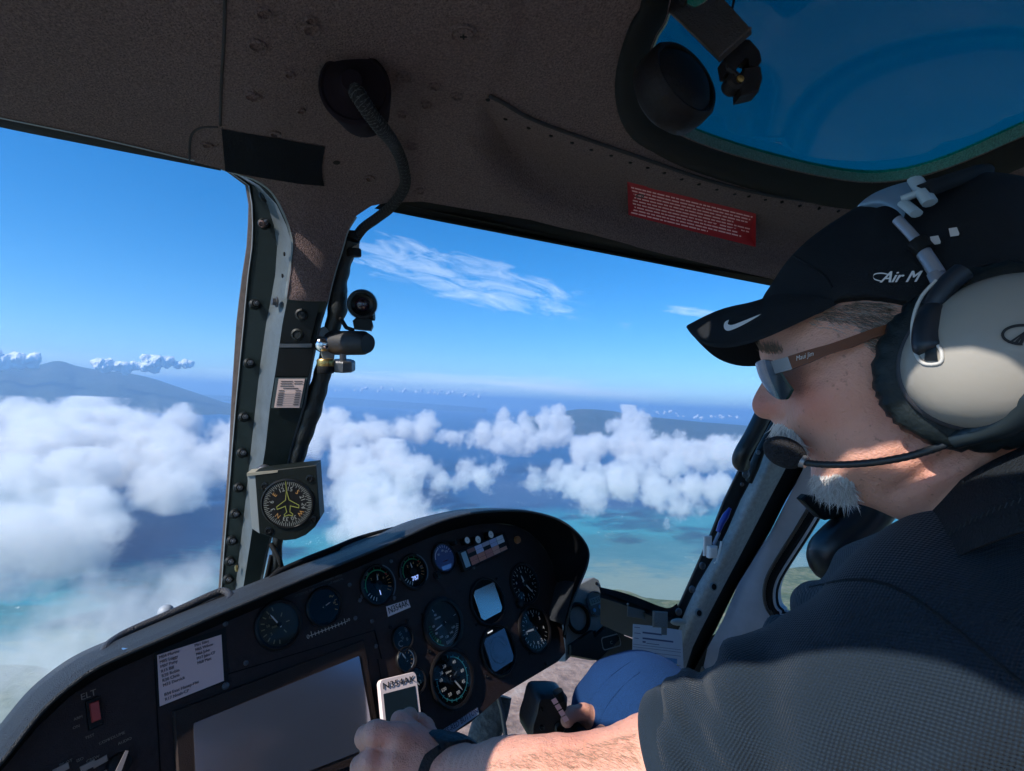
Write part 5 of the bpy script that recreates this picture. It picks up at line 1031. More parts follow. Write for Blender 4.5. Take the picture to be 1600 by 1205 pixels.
# pen in a white holder
pnh = thing('pen_holder', 'white plastic pen holder stuck to the black flange of the pillar', 'pen holder', P(1110, 860, 1.12))
q = Pl(P(1110, 861, 1.12), Vector((.95, .3, -.05)), Vector((.32, .1, .95))); mb = MB(); mb.box(q, 0, .0, 0, .020, .024, .012, bev=.003); mb.box(q, -.006, .010, -.004, .018, .040, .004, bev=.001); mb.build('body', pnh, mat('holder_plastic', (.85, .78, .74), .4), 30)
mb = MB(); mb.tube([P(1127, 846, 1.11), P(1124, 862, 1.11), P(1120, 878, 1.11), P(1116, 880, 1.11)], .0022, 8); mb.build('clip', pnh, white, 60)
pe = thing('pen', 'blue ballpoint pen standing in the white holder', 'pen', P(1128, 820, 1.12)); mb = MB(); mb.tube([P(1115, 851, 1.115), P(1124, 832, 1.115)], [.0032, .0032], 12); mb.build('barrel', pe, mat('pen_clear', (.18, .22, .33), .3), 50)
mb = MB(); mb.tube([P(1122, 831, 1.115), P(1127, 818, 1.115), P(1134, 806, 1.115), P(1141, 794, 1.115)], [.0046, .0060, .0066, .0030], 12); mb.build('cap', pe, mat('pen_blue', (.01, .035, .30), .3), 50)
# door
DR = Pl(P(1200, 900, 1.20), Vector((.62, -.60, 0)), Vector((.10, .0, 1)))
dr = thing('cockpit_door', 'pale grey door lining with a window behind the pilot', 'door', DR.o)
do = [DR.uv(*p) for p in [(1290, 600), (1254, 735), (1202, 835), (1160, 897), (1130, 968), (1080, 1060), (1040, 1160), (1020, 1300), (1800, 1300), (1800, 560)]]
dh = [DR.uv(*p) for p in spline([(1345, 690), (1272, 817), (1228, 886), (1213, 915), (1211, 940), (1220, 955), (1250, 962), (1500, 960), (1750, 940), (1780, 640), (1400, 620)], 4, closed=True)]
v, f = fill([(a * 100, b * 100) for a, b in do], [[(a * 100, b * 100) for a, b in dh]], 6)
mb = MB(); v = v / 100; n = len(v); fs = []
for t in f:
    e1, e2 = v[t[1]] - v[t[0]], v[t[2]] - v[t[0]]; t = t if e1[0] * e2[1] - e1[1] * e2[0] > 0 else t[::-1]; fs += [t, tuple(n + i for i in t[::-1])]
mb.add([DR.at(a, b, 0) for a, b in v] + [DR.at(a, b, -.04) for a, b in v], fs); 
k = len(dh); mb.loft([[DR.at(a, b, 0) for a, b in dh] + [DR.at(*dh[0], 0)], [DR.at(a, b, -.04) for a, b in dh] + [DR.at(*dh[0], -.04)]]); mb.build('lining', dr, doorgrey, 30)
def dring(e0_, w0_, e1_, w1_):
    A_ = []; K = len(dh)
    for e, w_ in ((e0_, w0_), ((e0_ + e1_) / 2, max(w0_, w1_) + .004), (e1_, w1_)):
        r1 = []
        for i in range(K):
            t = np.array(dh[(i + 1) % K]) - np.array(dh[i - 1]); nn = np.array([t[1], -t[0]]) / (np.hypot(*t) + 1e-9); r1.append(DR.at(dh[i][0] + nn[0] * e, dh[i][1] + nn[1] * e, w_))
        A_.append(r1 + [r1[0]])
    return A_
ar = sum(dh[i][0] * dh[(i + 1) % len(dh)][1] - dh[(i + 1) % len(dh)][0] * dh[i][1] for i in range(len(dh))); sg = 1 if ar > 0 else -1
mb = MB(); mb.loft(dring(sg * .026, 0, sg * .019, .001)); mb.build('trim', dr, mat('brown_trim', (.10, .075, .06), .5), 50)
mb = MB(); mb.loft(dring(sg * .019, 0, sg * -.004, -.01)); mb.build('window_seal', dr, rubber, 50)
mb = MB(); mb.prism(DR, dh, -.030, -.027); mb.build('window_pane', dr, glass, 0)
for x, y, r0, mt in ((1138, 1008, .006, white), (1146, 1000, .005, white), (1148, 1010, .005, white), (1095, 1047, .012, dsteel)):
    mb = MB(); mb.lathe(DR, *DR.uv(x, y), [(r0, 0), (r0, .003), (r0 * .6, .004)], 14); mb.build('fitting', dr, mt, 40)
ph_ = thing('pull_handle', 'thick black moulded pull handle across the door window', 'handle', P(1320, 850, .95))
mb = MB(); mb.tube([P(*p) for p in spline([(1400, 700, .93), (1380, 770, .93), (1345, 815, .93), (1308, 850, .93), (1295, 866, .935), (1300, 880, .94), (1330, 884, .95), (1370, 880, .96), (1420, 870, .96)], 5)], [.034 - .014 * max(0, min(1, (i - 24) / 8)) for i in range(41)], 24); mb.build('grip', ph_, mat('handle_black', (.012, .012, .015), .35), 60)
q = Pl(P(1287, 785, .93), Vector((.95, -.2, -.18)), Vector((.1, .1, 1))); mb = MB(); mb.prism(q, [q.uv(*p) for p in [(1250, 780), (1258, 773), (1300, 778), (1318, 790), (1312, 808), (1288, 813), (1278, 809)]], -.02, .004, bev=.003); mb.build('bracket', ph_, blackgloss, 30)
# ================================================================ below the panel
# cyclic stick in the right hand
cy = thing('cyclic_stick', 'black cyclic stick grip with a pink label on its head', 'control stick', P(865, 1115, .72))
q = Pl(P(850, 1115, .72), Vector((.93, .25, -.25)), Vector((.20, .15, 1)))
gp = [q.uv(*p) for p in spline([(833, 1078), (850, 1075), (872, 1076), (880, 1082), (880, 1100), (888, 1118), (900, 1135), (905, 1150), (880, 1165), (845, 1160), (824, 1148), (819, 1128), (826, 1102)], 3, closed=True)]
mb = MB(); mb.prism(q, gp, -.022, .020, bev=.006); mb.build('head', cy, mat('stick_black', (.012, .011, .013), .4, bump=.2, bscale=300), 45)
mb = MB(); q2 = Pl(q.at(.012, -.003, .0202), q.x + q.y * -.9, q.y + q.x * .5)
q2 = Pl(q.at(*q.uv(872, 1114), .0204), P(884, 1132, .70) - P(864, 1096, .70), Vector((1, 0, .5)))
for i in range(4):
    x0, y0 = 861 + i * 5.6, 1094 + i * 9.2; mb.add([P(x0 + a, y0 + b, .691 - .001 * i + c) for c in (0, .002) for a, b in ((0, 0), (7, -4), (11.5, 3.5), (4.5, 7.5))], [(3, 2, 1, 0)[::-1], (4, 5, 6, 7), (0, 1, 5, 4), (1, 2, 6, 5), (2, 3, 7, 6), (3, 0, 4, 7)])
mb.build('label', cy, mat('pink_label', (.80, .42, .44), .5), 0)
for x, y, r0 in ((866, 1124, .008), (864, 1150, .011), (838, 1096, .002), (838, 1124, .003)):
    mb = MB(); mb.lathe(q, *q.uv(x, y), [(r0, .019), (r0, .022), (r0 * .7, .024), (r0 * .3, .023)], 18); mb.build('button', cy, blackgloss, 40)
mb = MB(); mb.tube([P(884, 1140, .72), P(905, 1160, .70), P(930, 1185, .69), P(950, 1230, .69), P(955, 1400, .72)], [.017, .018, .018, .016, .014], 16); mb.build('shaft', cy, blackpaint, 50)
mb = MB(); mb.tube([P(871, 1080, .70), P(876, 1093, .70)], [.007, .007], 12); mb.build('trigger', cy, blackpaint, 50)
# pedal and linkage below the panel
pdl = thing('pedal_linkage', 'worn black linkage hanging below the instrument panel', 'linkage', P(765, 1130, .95))
mb = MB(); mb.tube([P(*p) for p in spline([(775, 1085, .97), (770, 1110, .96), (760, 1140, .95), (750, 1175, .94)], 4)], [.030] * 13, 16, ell=.6); mb.build('boot', pdl, mat('worn_black', (.02, .02, .022), .55, bump=1.5, bscale=90, var=.8, vscale=120, vcol=(.10, .10, .10)), 60)
mb = MB(); mb.tube([P(778, 1088, .93), P(784, 1110, .93), P(790, 1150, .93), P(788, 1180, .93)], .004, 8); mb.build('rod', pdl, dsteel, 60)
# seat behind the pilot
st = thing('pilot_seat', 'dark seat under the pilot', 'seat', Vector((.35, .62, -.62)))
mb = MB(); q = Pl(Vector((.42, .52, -.66)), Vector((.635, .772, 0)), Vector((-.772, .635, 0))); mb.box(q, 0, 0, -.08, .46, .44, .10, bev=.02); mb.build('cushion', st, mat('seat_cloth', (.04, .04, .045), .9, bump=.5, bscale=300), 40)
q = Pl(Vector((.62, .34, -.30)), Vector((.635, .772, 0)), Vector((.12, -.1, 1))); mb = MB(); mb.box(q, 0, 0, -.10, .46, .66, .08, bev=.02); mb.build('backrest', st, MATS['seat_cloth'], 40)
# ================================================================ black cup, bar and clamp hanging at the overhead window
ml = thing('hanging_cup', 'black round cup on a flat bar hanging in the corner of the overhead window', 'lamp', P(1080, 90, .46))
q = Pl(P(1100, 45, .44), P(1122, 88, .43) - P(1028, 2, .47), Vector((.5, -.2, .5))); black2 = mat('cup_black', (.010, .007, .008), .6, bump=.2, bscale=300, spec=.25)
mb = MB(); mb.prism(q, [q.uv(*p) for p in [(960, -70), (1122, 90), (1173, 44), (1070, -70)]], -.006, .0, bev=.001); mb.build('bar', ml, mat('bar_brown_black', (.030, .020, .019), .7, bump=.5, bscale=600), 20)
mb = MB(); fr_ = [P(1122, 90, .432), P(1173, 44, .437)]; mb.tube(fr_, .0012, 6); mb.tube([P(1028, 2, .47), P(1122, 90, .432)], .0009, 6); mb.tube([P(1126, 57, .434), P(1140, 70, .432)], .0010, 6); mb.build('bar_edging', ml, mat('edge_grey', (.12, .10, .10), .6), 40)
q = Pl(P(1072, 122, .47), Vector((.80, .55, .25)), Vector((-.35, .1, .95))); mb = MB()
mb.lathe(q, 0, 0, [(.026, -.034), (.037, -.026), (.0385, -.012), (.0375, -.002), (.034, .002), (.032, .0015), (.031, -.002), (.024, .004), (.012, .0065), (.001, .007)], 48); mb.build('round_cup', ml, black2, 50)
q = Pl(P(1165, 115, .44), Vector((1, .1, .05)), Vector((0, .1, 1))); mb = MB()
mb.prism(q, [q.uv(*p) for p in [(1128, 96), (1150, 66), (1168, 66), (1184, 84), (1187, 100), (1180, 111), (1168, 108), (1167, 97), (1160, 95), (1150, 108), (1144, 118), (1132, 118)]], -.008, .004, bev=.001); mb.build('hook', ml, black2, 30)
mb = MB(); mb.prism(q, [q.uv(*p) for p in [(1158, 112), (1184, 109), (1187, 128), (1181, 149), (1153, 155), (1153, 136)]], -.008, .005, bev=.001); mb.lathe(q, *q.uv(1146, 131), [(.0075, -.006), (.0075, .004), (.005, .006)], 16); mb.tube([P(1138, 108, .436), P(1152, 120, .434)], .003, 8); mb.build('clamp', ml, black2, 30)
mb = MB(); mb.lathe(q, *q.uv(1150, 132), [(.003, .005), (.003, .0075), (.001, .008)], 10); mb.build('screw', ml, brass, 30)
mb = MB(); mb.tube([P(1149, -20, .44), P(1147, 0, .44), P(1144, 14, .44)], .0010, 6); mb.build('wire', ml, rubber, 60)
# ================================================================ the pilot
from mathutils.bvhtree import BVHTree
HP = Pl(P(1250, 600, .50), Vector((.88, -.475, 0)), Vector((.06, .10, 1)))      # mid-plane of the head, seen from its left side
def hu(px, py, w=0): return HP.uv(px, py, w)
def npl(pl, u, v, w): return np.array(pl.o) + np.outer(u, pl.x) + np.outer(v, pl.y) + np.outer(w, pl.n)
def skinmat():
    m = bpy.data.materials.new('skin'); m.use_nodes = True; t, N, Mt = nodes(m); b = t.nodes['Principled BSDF']; g = N('ShaderNodeNewGeometry')
    at_ = N('ShaderNodeAttribute', attribute_name='red')
    n1 = N('ShaderNodeTexNoise', inp={'Vector': g.outputs['Position'], 'Scale': 55, 'Detail': 6, 'Roughness': .7}); n2 = N('ShaderNodeTexNoise', inp={'Vector': g.outputs['Position'], 'Scale': 700, 'Detail': 3}); n3 = N('ShaderNodeTexNoise', inp={'Vector': g.outputs['Position'], 'Scale': 210, 'Detail': 2})
    r = ramp(N, n1.outputs[0], [(.3, (.62, .28, .195)), (.5, (.77, .40, .295)), (.7, (.87, .54, .42))])
    mx = N('ShaderNodeMix', data_type='RGBA', blend_type='MIX'); t.links.new(Mt('MULTIPLY', at_.outputs['Fac'], .75), mx.inputs[0]); t.links.new(r.outputs[0], mx.inputs[6]); mx.inputs[7].default_value = (.62, .17, .11, 1)
    sp = N('ShaderNodeMapRange'); t.links.new(n3.outputs[0], sp.inputs[0]); sp.inputs[1].default_value = .66; sp.inputs[2].default_value = .74; sp.inputs[4].default_value = .45
    m2 = N('ShaderNodeMix', data_type='RGBA'); t.links.new(sp.outputs[0], m2.inputs[0]); t.links.new(mx.outputs[2], m2.inputs[6]); m2.inputs[7].default_value = (.26, .10, .06, 1)
    t.links.new(m2.outputs[2], b.inputs['Base Color']); b.inputs['Roughness'].default_value = .48; b.inputs['Subsurface Weight'].default_value = .22; b.inputs['Subsurface Radius'].default_value = (.010, .004, .002); b.inputs['Subsurface Scale'].default_value = 1; b.inputs['Specular IOR Level'].default_value = .4
    bu = N('ShaderNodeBump', inp={'Strength': .55, 'Distance': .0016}); t.links.new(Mt('ADD', Mt('MULTIPLY', n1.outputs[0], .8), Mt('ADD', n2.outputs[0], Mt('MULTIPLY', n3.outputs[0], 1.1))), bu.inputs['Height']); t.links.new(bu.outputs[0], b.inputs['Normal']); return m
skin = skinmat()
prof = [(1228, 452), (1200, 482), (1188, 520), (1186, 543), (1188, 560), (1195, 576), (1194, 588), (1189, 600), (1181, 614), (1175.5, 627), (1175.5, 638), (1181, 648), (1190, 653.5), (1203, 656), (1208, 661), (1213, 672), (1221, 684), (1236, 692), (1250, 698), (1256, 704), (1258, 712), (1264, 722), (1267, 733), (1267, 744), (1269, 757), (1277, 769), (1292, 778), (1312, 783), (1335, 786), (1360, 793), (1390, 806), (1425, 825), (1455, 865), (1470, 940), (1480, 1040),
        (1640, 1040), (1700, 900), (1690, 780), (1690, 660), (1720, 560), (1710, 450), (1650, 380), (1540, 330), (1430, 328), (1340, 360), (1275, 405)]
pr = np.array([hu(*p) for p in spline(prof, 3, closed=True)])
Tc = [(1185, 632, .0125), (1213, 640, .020), (1203, 605, .011), (1198, 580, .012), (1213, 575, .022), (1232, 583, .034), (1236, 545, .050), (1220, 515, .048), (1300, 520, .069), (1262, 535, .062), (1290, 600, .069), (1255, 615, .056), (1250, 640, .050), (1236, 662, .041), (1228, 680, .030), (1262, 702, .036), (1290, 680, .056), (1330, 735, .060), (1285, 755, .030), (1310, 765, .040), (1360, 770, .052), (1420, 735, .068), (1450, 790, .062), (1480, 570, .078), (1480, 430, .074), (1600, 500, .070), (1450, 360, .055),
      (1550, 880, .062), (1600, 980, .070), (1380, 640, .072), (1380, 700, .069), (1275, 725, .036), (1680, 600, .05), (1250, 440, .044)]
tu = [(*[c * 1000 for c in hu(x, y, w)], w) for x, y, w in Tc]; Tf = tps(tu, .02)
Dc = [(1185, 632, .016), (1200, 600, .014), (1190, 560, .035), (1215, 500, .05), (1225, 680, .030), (1262, 715, .030), (1275, 755, .030), (1330, 770, .045), (1420, 800, .05), (1500, 560, .09), (1500, 350, .10), (1600, 900, .06)]
Df = tps([(*[c * 1000 for c in hu(x, y, 0)], w) for x, y, w in Dc], .05)
folds = [([(1222, 650), (1240, 668), (1256, 688), (1266, 702)], -.0034, .0045), ([(1252, 699), (1262, 701), (1272, 706)], -.0032, .003), ([(1206, 655), (1218, 655), (1226, 648), (1227, 638), (1220, 630)], -.0022, .0028), ([(1212, 640), (1218, 641)], .0028, .007), ([(1253, 730), (1275, 738)], -.002, .006),
         ([(1395, 770), (1440, 735), (1500, 700)], -.005, .006), ([(1440, 812), (1475, 770), (1530, 730)], -.003, .006), ([(1350, 700), (1345, 740), (1350, 770)], -.002, .007), ([(1300, 705), (1312, 735), (1318, 760)], -.0015, .006), ([(1240, 600), (1265, 603), (1290, 596)], -.0012, .004), ([(1240, 590), (1262, 580), (1285, 582)], -.001, .003),
         ([(1270, 560), (1300, 563), (1330, 552)], -.0008, .003), ([(1200, 516), (1230, 508), (1262, 500)], -.001, .003), ([(1196, 530), (1225, 525), (1255, 518)], -.001, .003), ([(1400, 720), (1420, 690), (1440, 660)], -.0015, .005), ([(1192, 552), (1215, 552), (1240, 556)], .0028, .008), ([(1295, 615), (1330, 600)], .002, .016)]
FW = [([hu(x, y, float(.045)) for x, y in spline(p, 4)], a, s_) for p, a, s_ in folds]
def Wf(u, v):
    """half width of the head over its mid-plane; negative inside means outside the profile"""
    d = dpoly(u, v, pr) * np.where(inpoly(u, v, pr), 1, -1); D = np.clip(Df(u * 1000, v * 1000), .010, .10); T = np.clip(Tf(u * 1000, v * 1000), .008, .085)
    for p, a, s_ in FW:
        dd = np.full(len(u), 9.)
        for q, r in zip(p[:-1], p[1:]):
            e = np.array(r) - np.array(q); t = np.clip(((u - q[0]) * e[0] + (v - q[1]) * e[1]) / (e @ e + 1e-12), 0, 1); dd = np.minimum(dd, np.hypot(u - q[0] - t * e[0], v - q[1] - t * e[1]))
        T = T + a * np.exp(-(dd / s_) ** 2)
    e = np.where(d > 0, 1 - (1 - np.clip(d / D, 0, 1)) ** 2, 2 * d / D); return T, e
def grid2(lo, hi, h):
    us = np.arange(lo[0], hi[0], h); vs = np.arange(lo[1], hi[1], h); U, V = np.meshgrid(us, vs, indexing='ij'); return us, vs, U, V
def inflate(fn, lo, hi, wmax, h, cut=None):
    us, vs, U, V = grid2(lo, hi, h); T, e = fn(U.ravel(), V.ravel()); T = T.reshape(U.shape); e = e.reshape(U.shape); ws = np.arange(-wmax, wmax + h, h)
    f = (ws[None, None, :] ** 2 - (T ** 2 * e)[:, :, None]) / (T[:, :, None] * 2)
    if cut is not None: f = np.maximum(f, cut(U, V)[:, :, None])
    vv, ff = surfnet(f.astype(np.float32), (lo[0], lo[1], -wmax), (0, 0, 0), h); return vv, ff
h_ = .0017
hv, hf = inflate(Wf, pr.min(0) - .006, pr.max(0) + .006, .092, h_)
head = npl(HP, hv[:, 0], hv[:, 1], hv[:, 2])
def headpt(px, py, off=0):
    w = .06
    for _ in range(12):
        u, v = hu(px, py, w); T, e = Wf(np.array([u]), np.array([v])); w = .5 * w + .5 * float(T[0] * math.sqrt(max(e[0], 0)))
    return HP.at(*hu(px, py, w), w + off)
# ---- limbs and trunk
def A3(*a): return np.array(P(*a))
SH = np.array([.285, .355, -.190]); SR = np.array([.50, .64, -.275]); ELB = A3(850, 1250, .43); WR = A3(706, 1210, .53)
HEM = A3(1084, 1216, .42)
def armf(p):
    d = cone(p, SH, HEM, .055, .046); d = smin(d, cone(p, HEM, ELB, .046, .038), .03); d = smin(d, cone(p, ELB, A3(795, 1248, .46), .037, .0375), .025)
    d = smin(d, cone(p, A3(795, 1248, .46), WR, .0375, .0255), .03)
    for k in ((646, 1150, .540, .0110), (620, 1154, .522, .0125), (612, 1190, .512, .0125), (616, 1222, .508, .0115)): d = smin(d, cone(p, WR, A3(*k[:3]), .0185, k[3]), .018)
    fin = [[(646, 1148, .545), (626, 1128, .56), (640, 1120, .585)], [(622, 1151, .520), (586, 1146, .518), (572, 1152, .540), (582, 1162, .562)], [(614, 1190, .510), (580, 1190, .508), (565, 1199, .530), (577, 1208, .552)], [(616, 1226, .506), (586, 1230, .506), (572, 1240, .53)], [(676, 1160, .56), (664, 1138, .585), (656, 1128, .61)]]
    fd = None
    for i, f_ in enumerate(fin):
        r = .0114 if i in (1, 2) else .0102; e = None
        for j in range(len(f_) - 1):
            c = cone(p, A3(*f_[j]), A3(*f_[j + 1]), r * (1 - .03 * j), r * (.98 - .06 * j)); e = c if e is None else smin(e, c, .004)
        fd = e if fd is None else np.minimum(fd, e)
    d = smin(d, fd, .0045)
    for k, a, s2 in (((622, 1152, .508), -.0016, .009), ((614, 1190, .497), -.0016, .009), ((602, 1171, .508), .0022, .007), ((640, 1170, .515), .0008, .008)): d = d + a * np.exp(-((p - A3(*k)) ** 2).sum(1) / s2 ** 2)
    for k in ((640, 1154, .533), (620, 1160, .514), (612, 1192, .502), (618, 1218, .500)):
        a_, b_2 = A3(*k), WR + np.array([0, -.014, .012]); ab = b_2 - a_; t_ = np.clip(((p - a_) @ ab) / (ab @ ab), 0, .8); dd = np.linalg.norm(p - a_ - t_[:, None] * ab, axis=1); d = d - .0016 * np.exp(-(dd / .0075) ** 2)
    for (x_, y_, z_) in ((588, 1140, .506), (586, 1186, .497), (592, 1147, .506)): 
        q_ = p - A3(x_, y_, z_); d = d + .0007 * np.exp(-(q_[:, 0] / .0016) ** 2 - ((q_[:, 1] ** 2 + q_[:, 2] ** 2) / .011 ** 2))
    return d + .0005 * np.sin(p[:, 0] * 260 + p[:, 2] * 180) * np.sin(p[:, 2] * 300 - p[:, 1] * 90)
WR2 = A3(985, 1140, .74); EL2 = np.array([.50, .80, -.42])
def arm2f(p):
    d = cone(p, SR, EL2, .052, .044); d = smin(d, cone(p, EL2, A3(1030, 1135, .755), .043, .031), .03); d = smin(d, cone(p, A3(1030, 1135, .755), WR2, .031, .026), .02)
    d = smin(d, cone(p, WR2, A3(935, 1128, .735), .024, .022), .02)
    fin = [[(938, 1118, .735), (912, 1112, .725), (893, 1116, .712), (886, 1126, .70)], [(935, 1132, .74), (908, 1134, .735), (890, 1142, .72), (893, 1152, .702)], [(935, 1146, .735), (908, 1156, .725), (893, 1160, .712), (902, 1166, .695)], [(938, 1158, .725), (915, 1170, .715), (900, 1172, .70)], [(950, 1140, .71), (928, 1156, .695), (900, 1160, .690), (884, 1158, .688)]]
    fd = None
    for i, f_ in enumerate(fin):
        e = None
        for j in range(len(f_) - 1): c = cone(p, A3(*f_[j]), A3(*f_[j + 1]), .0105 - .0006 * j, .0100 - .0006 * j); e = c if e is None else smin(e, c, .004)
        fd = e if fd is None else np.minimum(fd, e)
    return smin(d, fd, .006)
PEL = np.array([.44, .60, -.60]); CH = (SH + SR) / 2 + np.array([.0, .0, -.10])
def trunkf(p):
    mid = (SH + SR) / 2; d = cone(p, SH + np.array([.03, .03, 0]), SR - np.array([.03, .03, 0]), .056, .050)
    R_ = np.array([[.635, .772, 0], [-.772, .635, 0], [0, 0, 1.0]])
    d = smin(d, ell(p, mid + np.array([-.015, .01, -.13]), (.185, .120, .19), R_), .06); d = smin(d, ell(p, PEL + np.array([-.02, .02, .10]), (.185, .150, .22), R_), .10); d = smin(d, cone(p, mid, A3(1560, 930, .40), .060, .056), .06)
    return d
v1, f1 = surfnet(armf, np.minimum(SH, WR) - [.16, .10, .09], np.maximum(SH, WR) + [.08, .10, .09], .0022)
v2, f2 = surfnet(arm2f, np.array([.03, .55, -.56]), np.array([.62, .90, -.12]), .0032)
v3, f3 = surfnet(trunkf, np.array([.14, .20, -.72]), np.array([.74, .88, .02]), .009)
V = np.vstack([head, v1, v2, v3]); k = np.cumsum([0, len(head), len(v1), len(v2)]); Fc = np.vstack([hf[:, ::1] + k[0], f1 + k[1], f2 + k[2], f3 + k[3]])
me = npmesh('person', V, Fc)
red = np.zeros(len(V)); pxy = np.stack([800 + F * V[:, 0] / V[:, 1], 602.5 - F * V[:, 2] / V[:, 1]], 1)
for x, y, r, a in ((1183, 632, 22, .9), (1210, 640, 14, .5), (1255, 620, 34, .55), (1290, 640, 45, .35), (1380, 560, 30, .3), (1395, 640, 40, .4), (1255, 700, 10, .9), (1260, 712, 8, .8), (1450, 740, 60, .3), (1270, 745, 20, .4)): red[:len(head)] += a * np.exp(-((pxy[:len(head)] - [x, y]) ** 2).sum(1) / r ** 2)
for x, y, r, a in ((600, 1150, 16, .5), (590, 1190, 16, .5), (650, 1150, 26, .3), (900, 1130, 30, .4)): red += a * np.exp(-((pxy - [x, y]) ** 2).sum(1) / r ** 2)
red += .12; red[len(head):len(head) + len(v1)] += .16; at_ = me.attributes.new('red', 'FLOAT', 'POINT'); at_.data.foreach_set('value', np.clip(red, 0, 1).astype(np.float32))
person = link('person', me, None, skin, loc=Vector((.42, .60, -.62)), label='pilot seen in profile, looking down with one hand on the phone', cat='person')
bvh_head = BVHTree.FromPolygons([tuple(p) for p in V], [tuple(int(i) for i in q) for q in Fc])
# ---- short strands for beard, hair and arm hair
def strands(name, n, poly, length, dirf, rad, mt, parent, bvh=bvh_head, curl=.3, seed=1):
    r = random.Random(seed); p_ = np.array(poly, float); lo, hi = p_.min(0), p_.max(0); mb = MB(); k = 0
    while k < n:
        x, y = r.uniform(lo[0], hi[0]), r.uniform(lo[1], hi[1])
        if not inpoly(np.array([x]), np.array([y]), p_)[0]: continue
        k += 1; ray = P(x, y, 1).normalized(); hit = bvh.ray_cast(Vector((0, 0, 0)), ray)
        if hit[0] is None: continue
        nn = hit[1] if hit[1].dot(ray) < 0 else -hit[1]; d = dirf(x, y); dv = (P(x + d[0], y + d[1], hit[0].y) - P(x, y, hit[0].y)).normalized(); dv = (dv - nn * dv.dot(nn)).normalized()
        L_ = length * r.uniform(.5, 1.2); a = hit[0] - nn * .0005; jit = Vector((r.gauss(0, 1), r.gauss(0, 1), r.gauss(0, 1))) * curl * .35
        dv = (dv + jit * .6).normalized(); lift = d[2] if len(d) > 2 else .35
        pts = [a, a + (dv + nn * lift) * L_ * .5, a + (dv + nn * lift * .6 + jit) * L_]; s_ = ray.cross(dv).normalized(); w_ = rad * r.uniform(.7, 1.2)
        mb.add([pts[0] - s_ * w_, pts[0] + s_ * w_, pts[0] + nn * w_, pts[1] - s_ * w_ * .8, pts[1] + s_ * w_ * .8, pts[1] + nn * w_ * .8, pts[2]], [(0, 1, 4, 3), (1, 2, 5, 4), (2, 0, 3, 5), (3, 4, 6), (4, 5, 6), (5, 3, 6)])
    return mb.build(name, parent, mt, 0)
greyhair = mat('white_hair', (.66, .64, .62), .5); darkhair = mat('grey_brown_hair', (.17, .13, .105), .5); armhair = mat('fair_hair', (.38, .27, .19), .5)
strands('beard', 900, [(1264, 738), (1285, 742), (1310, 738), (1334, 752), (1336, 778), (1330, 787), (1300, 780), (1275, 770), (1266, 755)], .0105, lambda x, y: (-.25 + (x - 1290) * .006, 1, .35), .00034, greyhair, person, seed=2, curl=.8)
strands('beard', 700, [(1264, 742), (1285, 744), (1310, 740), (1334, 754), (1336, 778), (1330, 785), (1300, 778), (1275, 768), (1266, 755)], .011, lambda x, y: (-.2 + (x - 1290) * .006, 1, .25), .00034, mat('grey_hair', (.48, .44, .42), .5), person, seed=12, curl=.8)
strands('moustache', 420, [(1206, 660), (1222, 661), (1240, 672), (1253, 687), (1258, 695), (1248, 697), (1232, 691), (1216, 680), (1209, 669)], .014, lambda x, y: (.45, .9, .8), .00042, mat('moustache_hair', (.80, .75, .70), .5), person, seed=3, curl=.6)
strands('moustache', 240, [(1206, 660), (1222, 661), (1240, 672), (1253, 687), (1258, 695), (1248, 697), (1232, 691), (1216, 680), (1209, 669)], .013, lambda x, y: (.5, .9, .75), .00040, MATS['grey_hair'], person, seed=33, curl=.6)
strands('hair', 1500, [(1268, 497), (1290, 482), (1330, 470), (1385, 472), (1390, 530), (1370, 560), (1350, 540), (1330, 503), (1290, 500)], .012, lambda x, y: (.9, .55, .12), .00018, darkhair, person, curl=.3, seed=4)
strands('hair', 500, [(1255, 505), (1290, 478), (1330, 468), (1385, 470), (1390, 540), (1370, 575), (1350, 545), (1330, 515), (1290, 515)], .011, lambda x, y: (.9, .45, .12), .00022, mat('silver_hair', (.42, .38, .35), .5), person, curl=.3, seed=14)
strands('eyebrow', 260, [(1187, 543), (1205, 543), (1225, 549), (1223, 556), (1200, 556), (1187, 552)], .009, lambda x, y: (.6, -.3, .5), .00018, mat('brow_hair', (.22, .18, .15), .5), person, seed=5)
strands('arm_hair', 700, [(760, 1205), (760, 1200), (785, 1186), (820, 1180), (880, 1176), (1000, 1145), (1005, 1205)], .009, lambda x, y: (-.8, -.6, .5), .00010, armhair, person, curl=.6, seed=6)
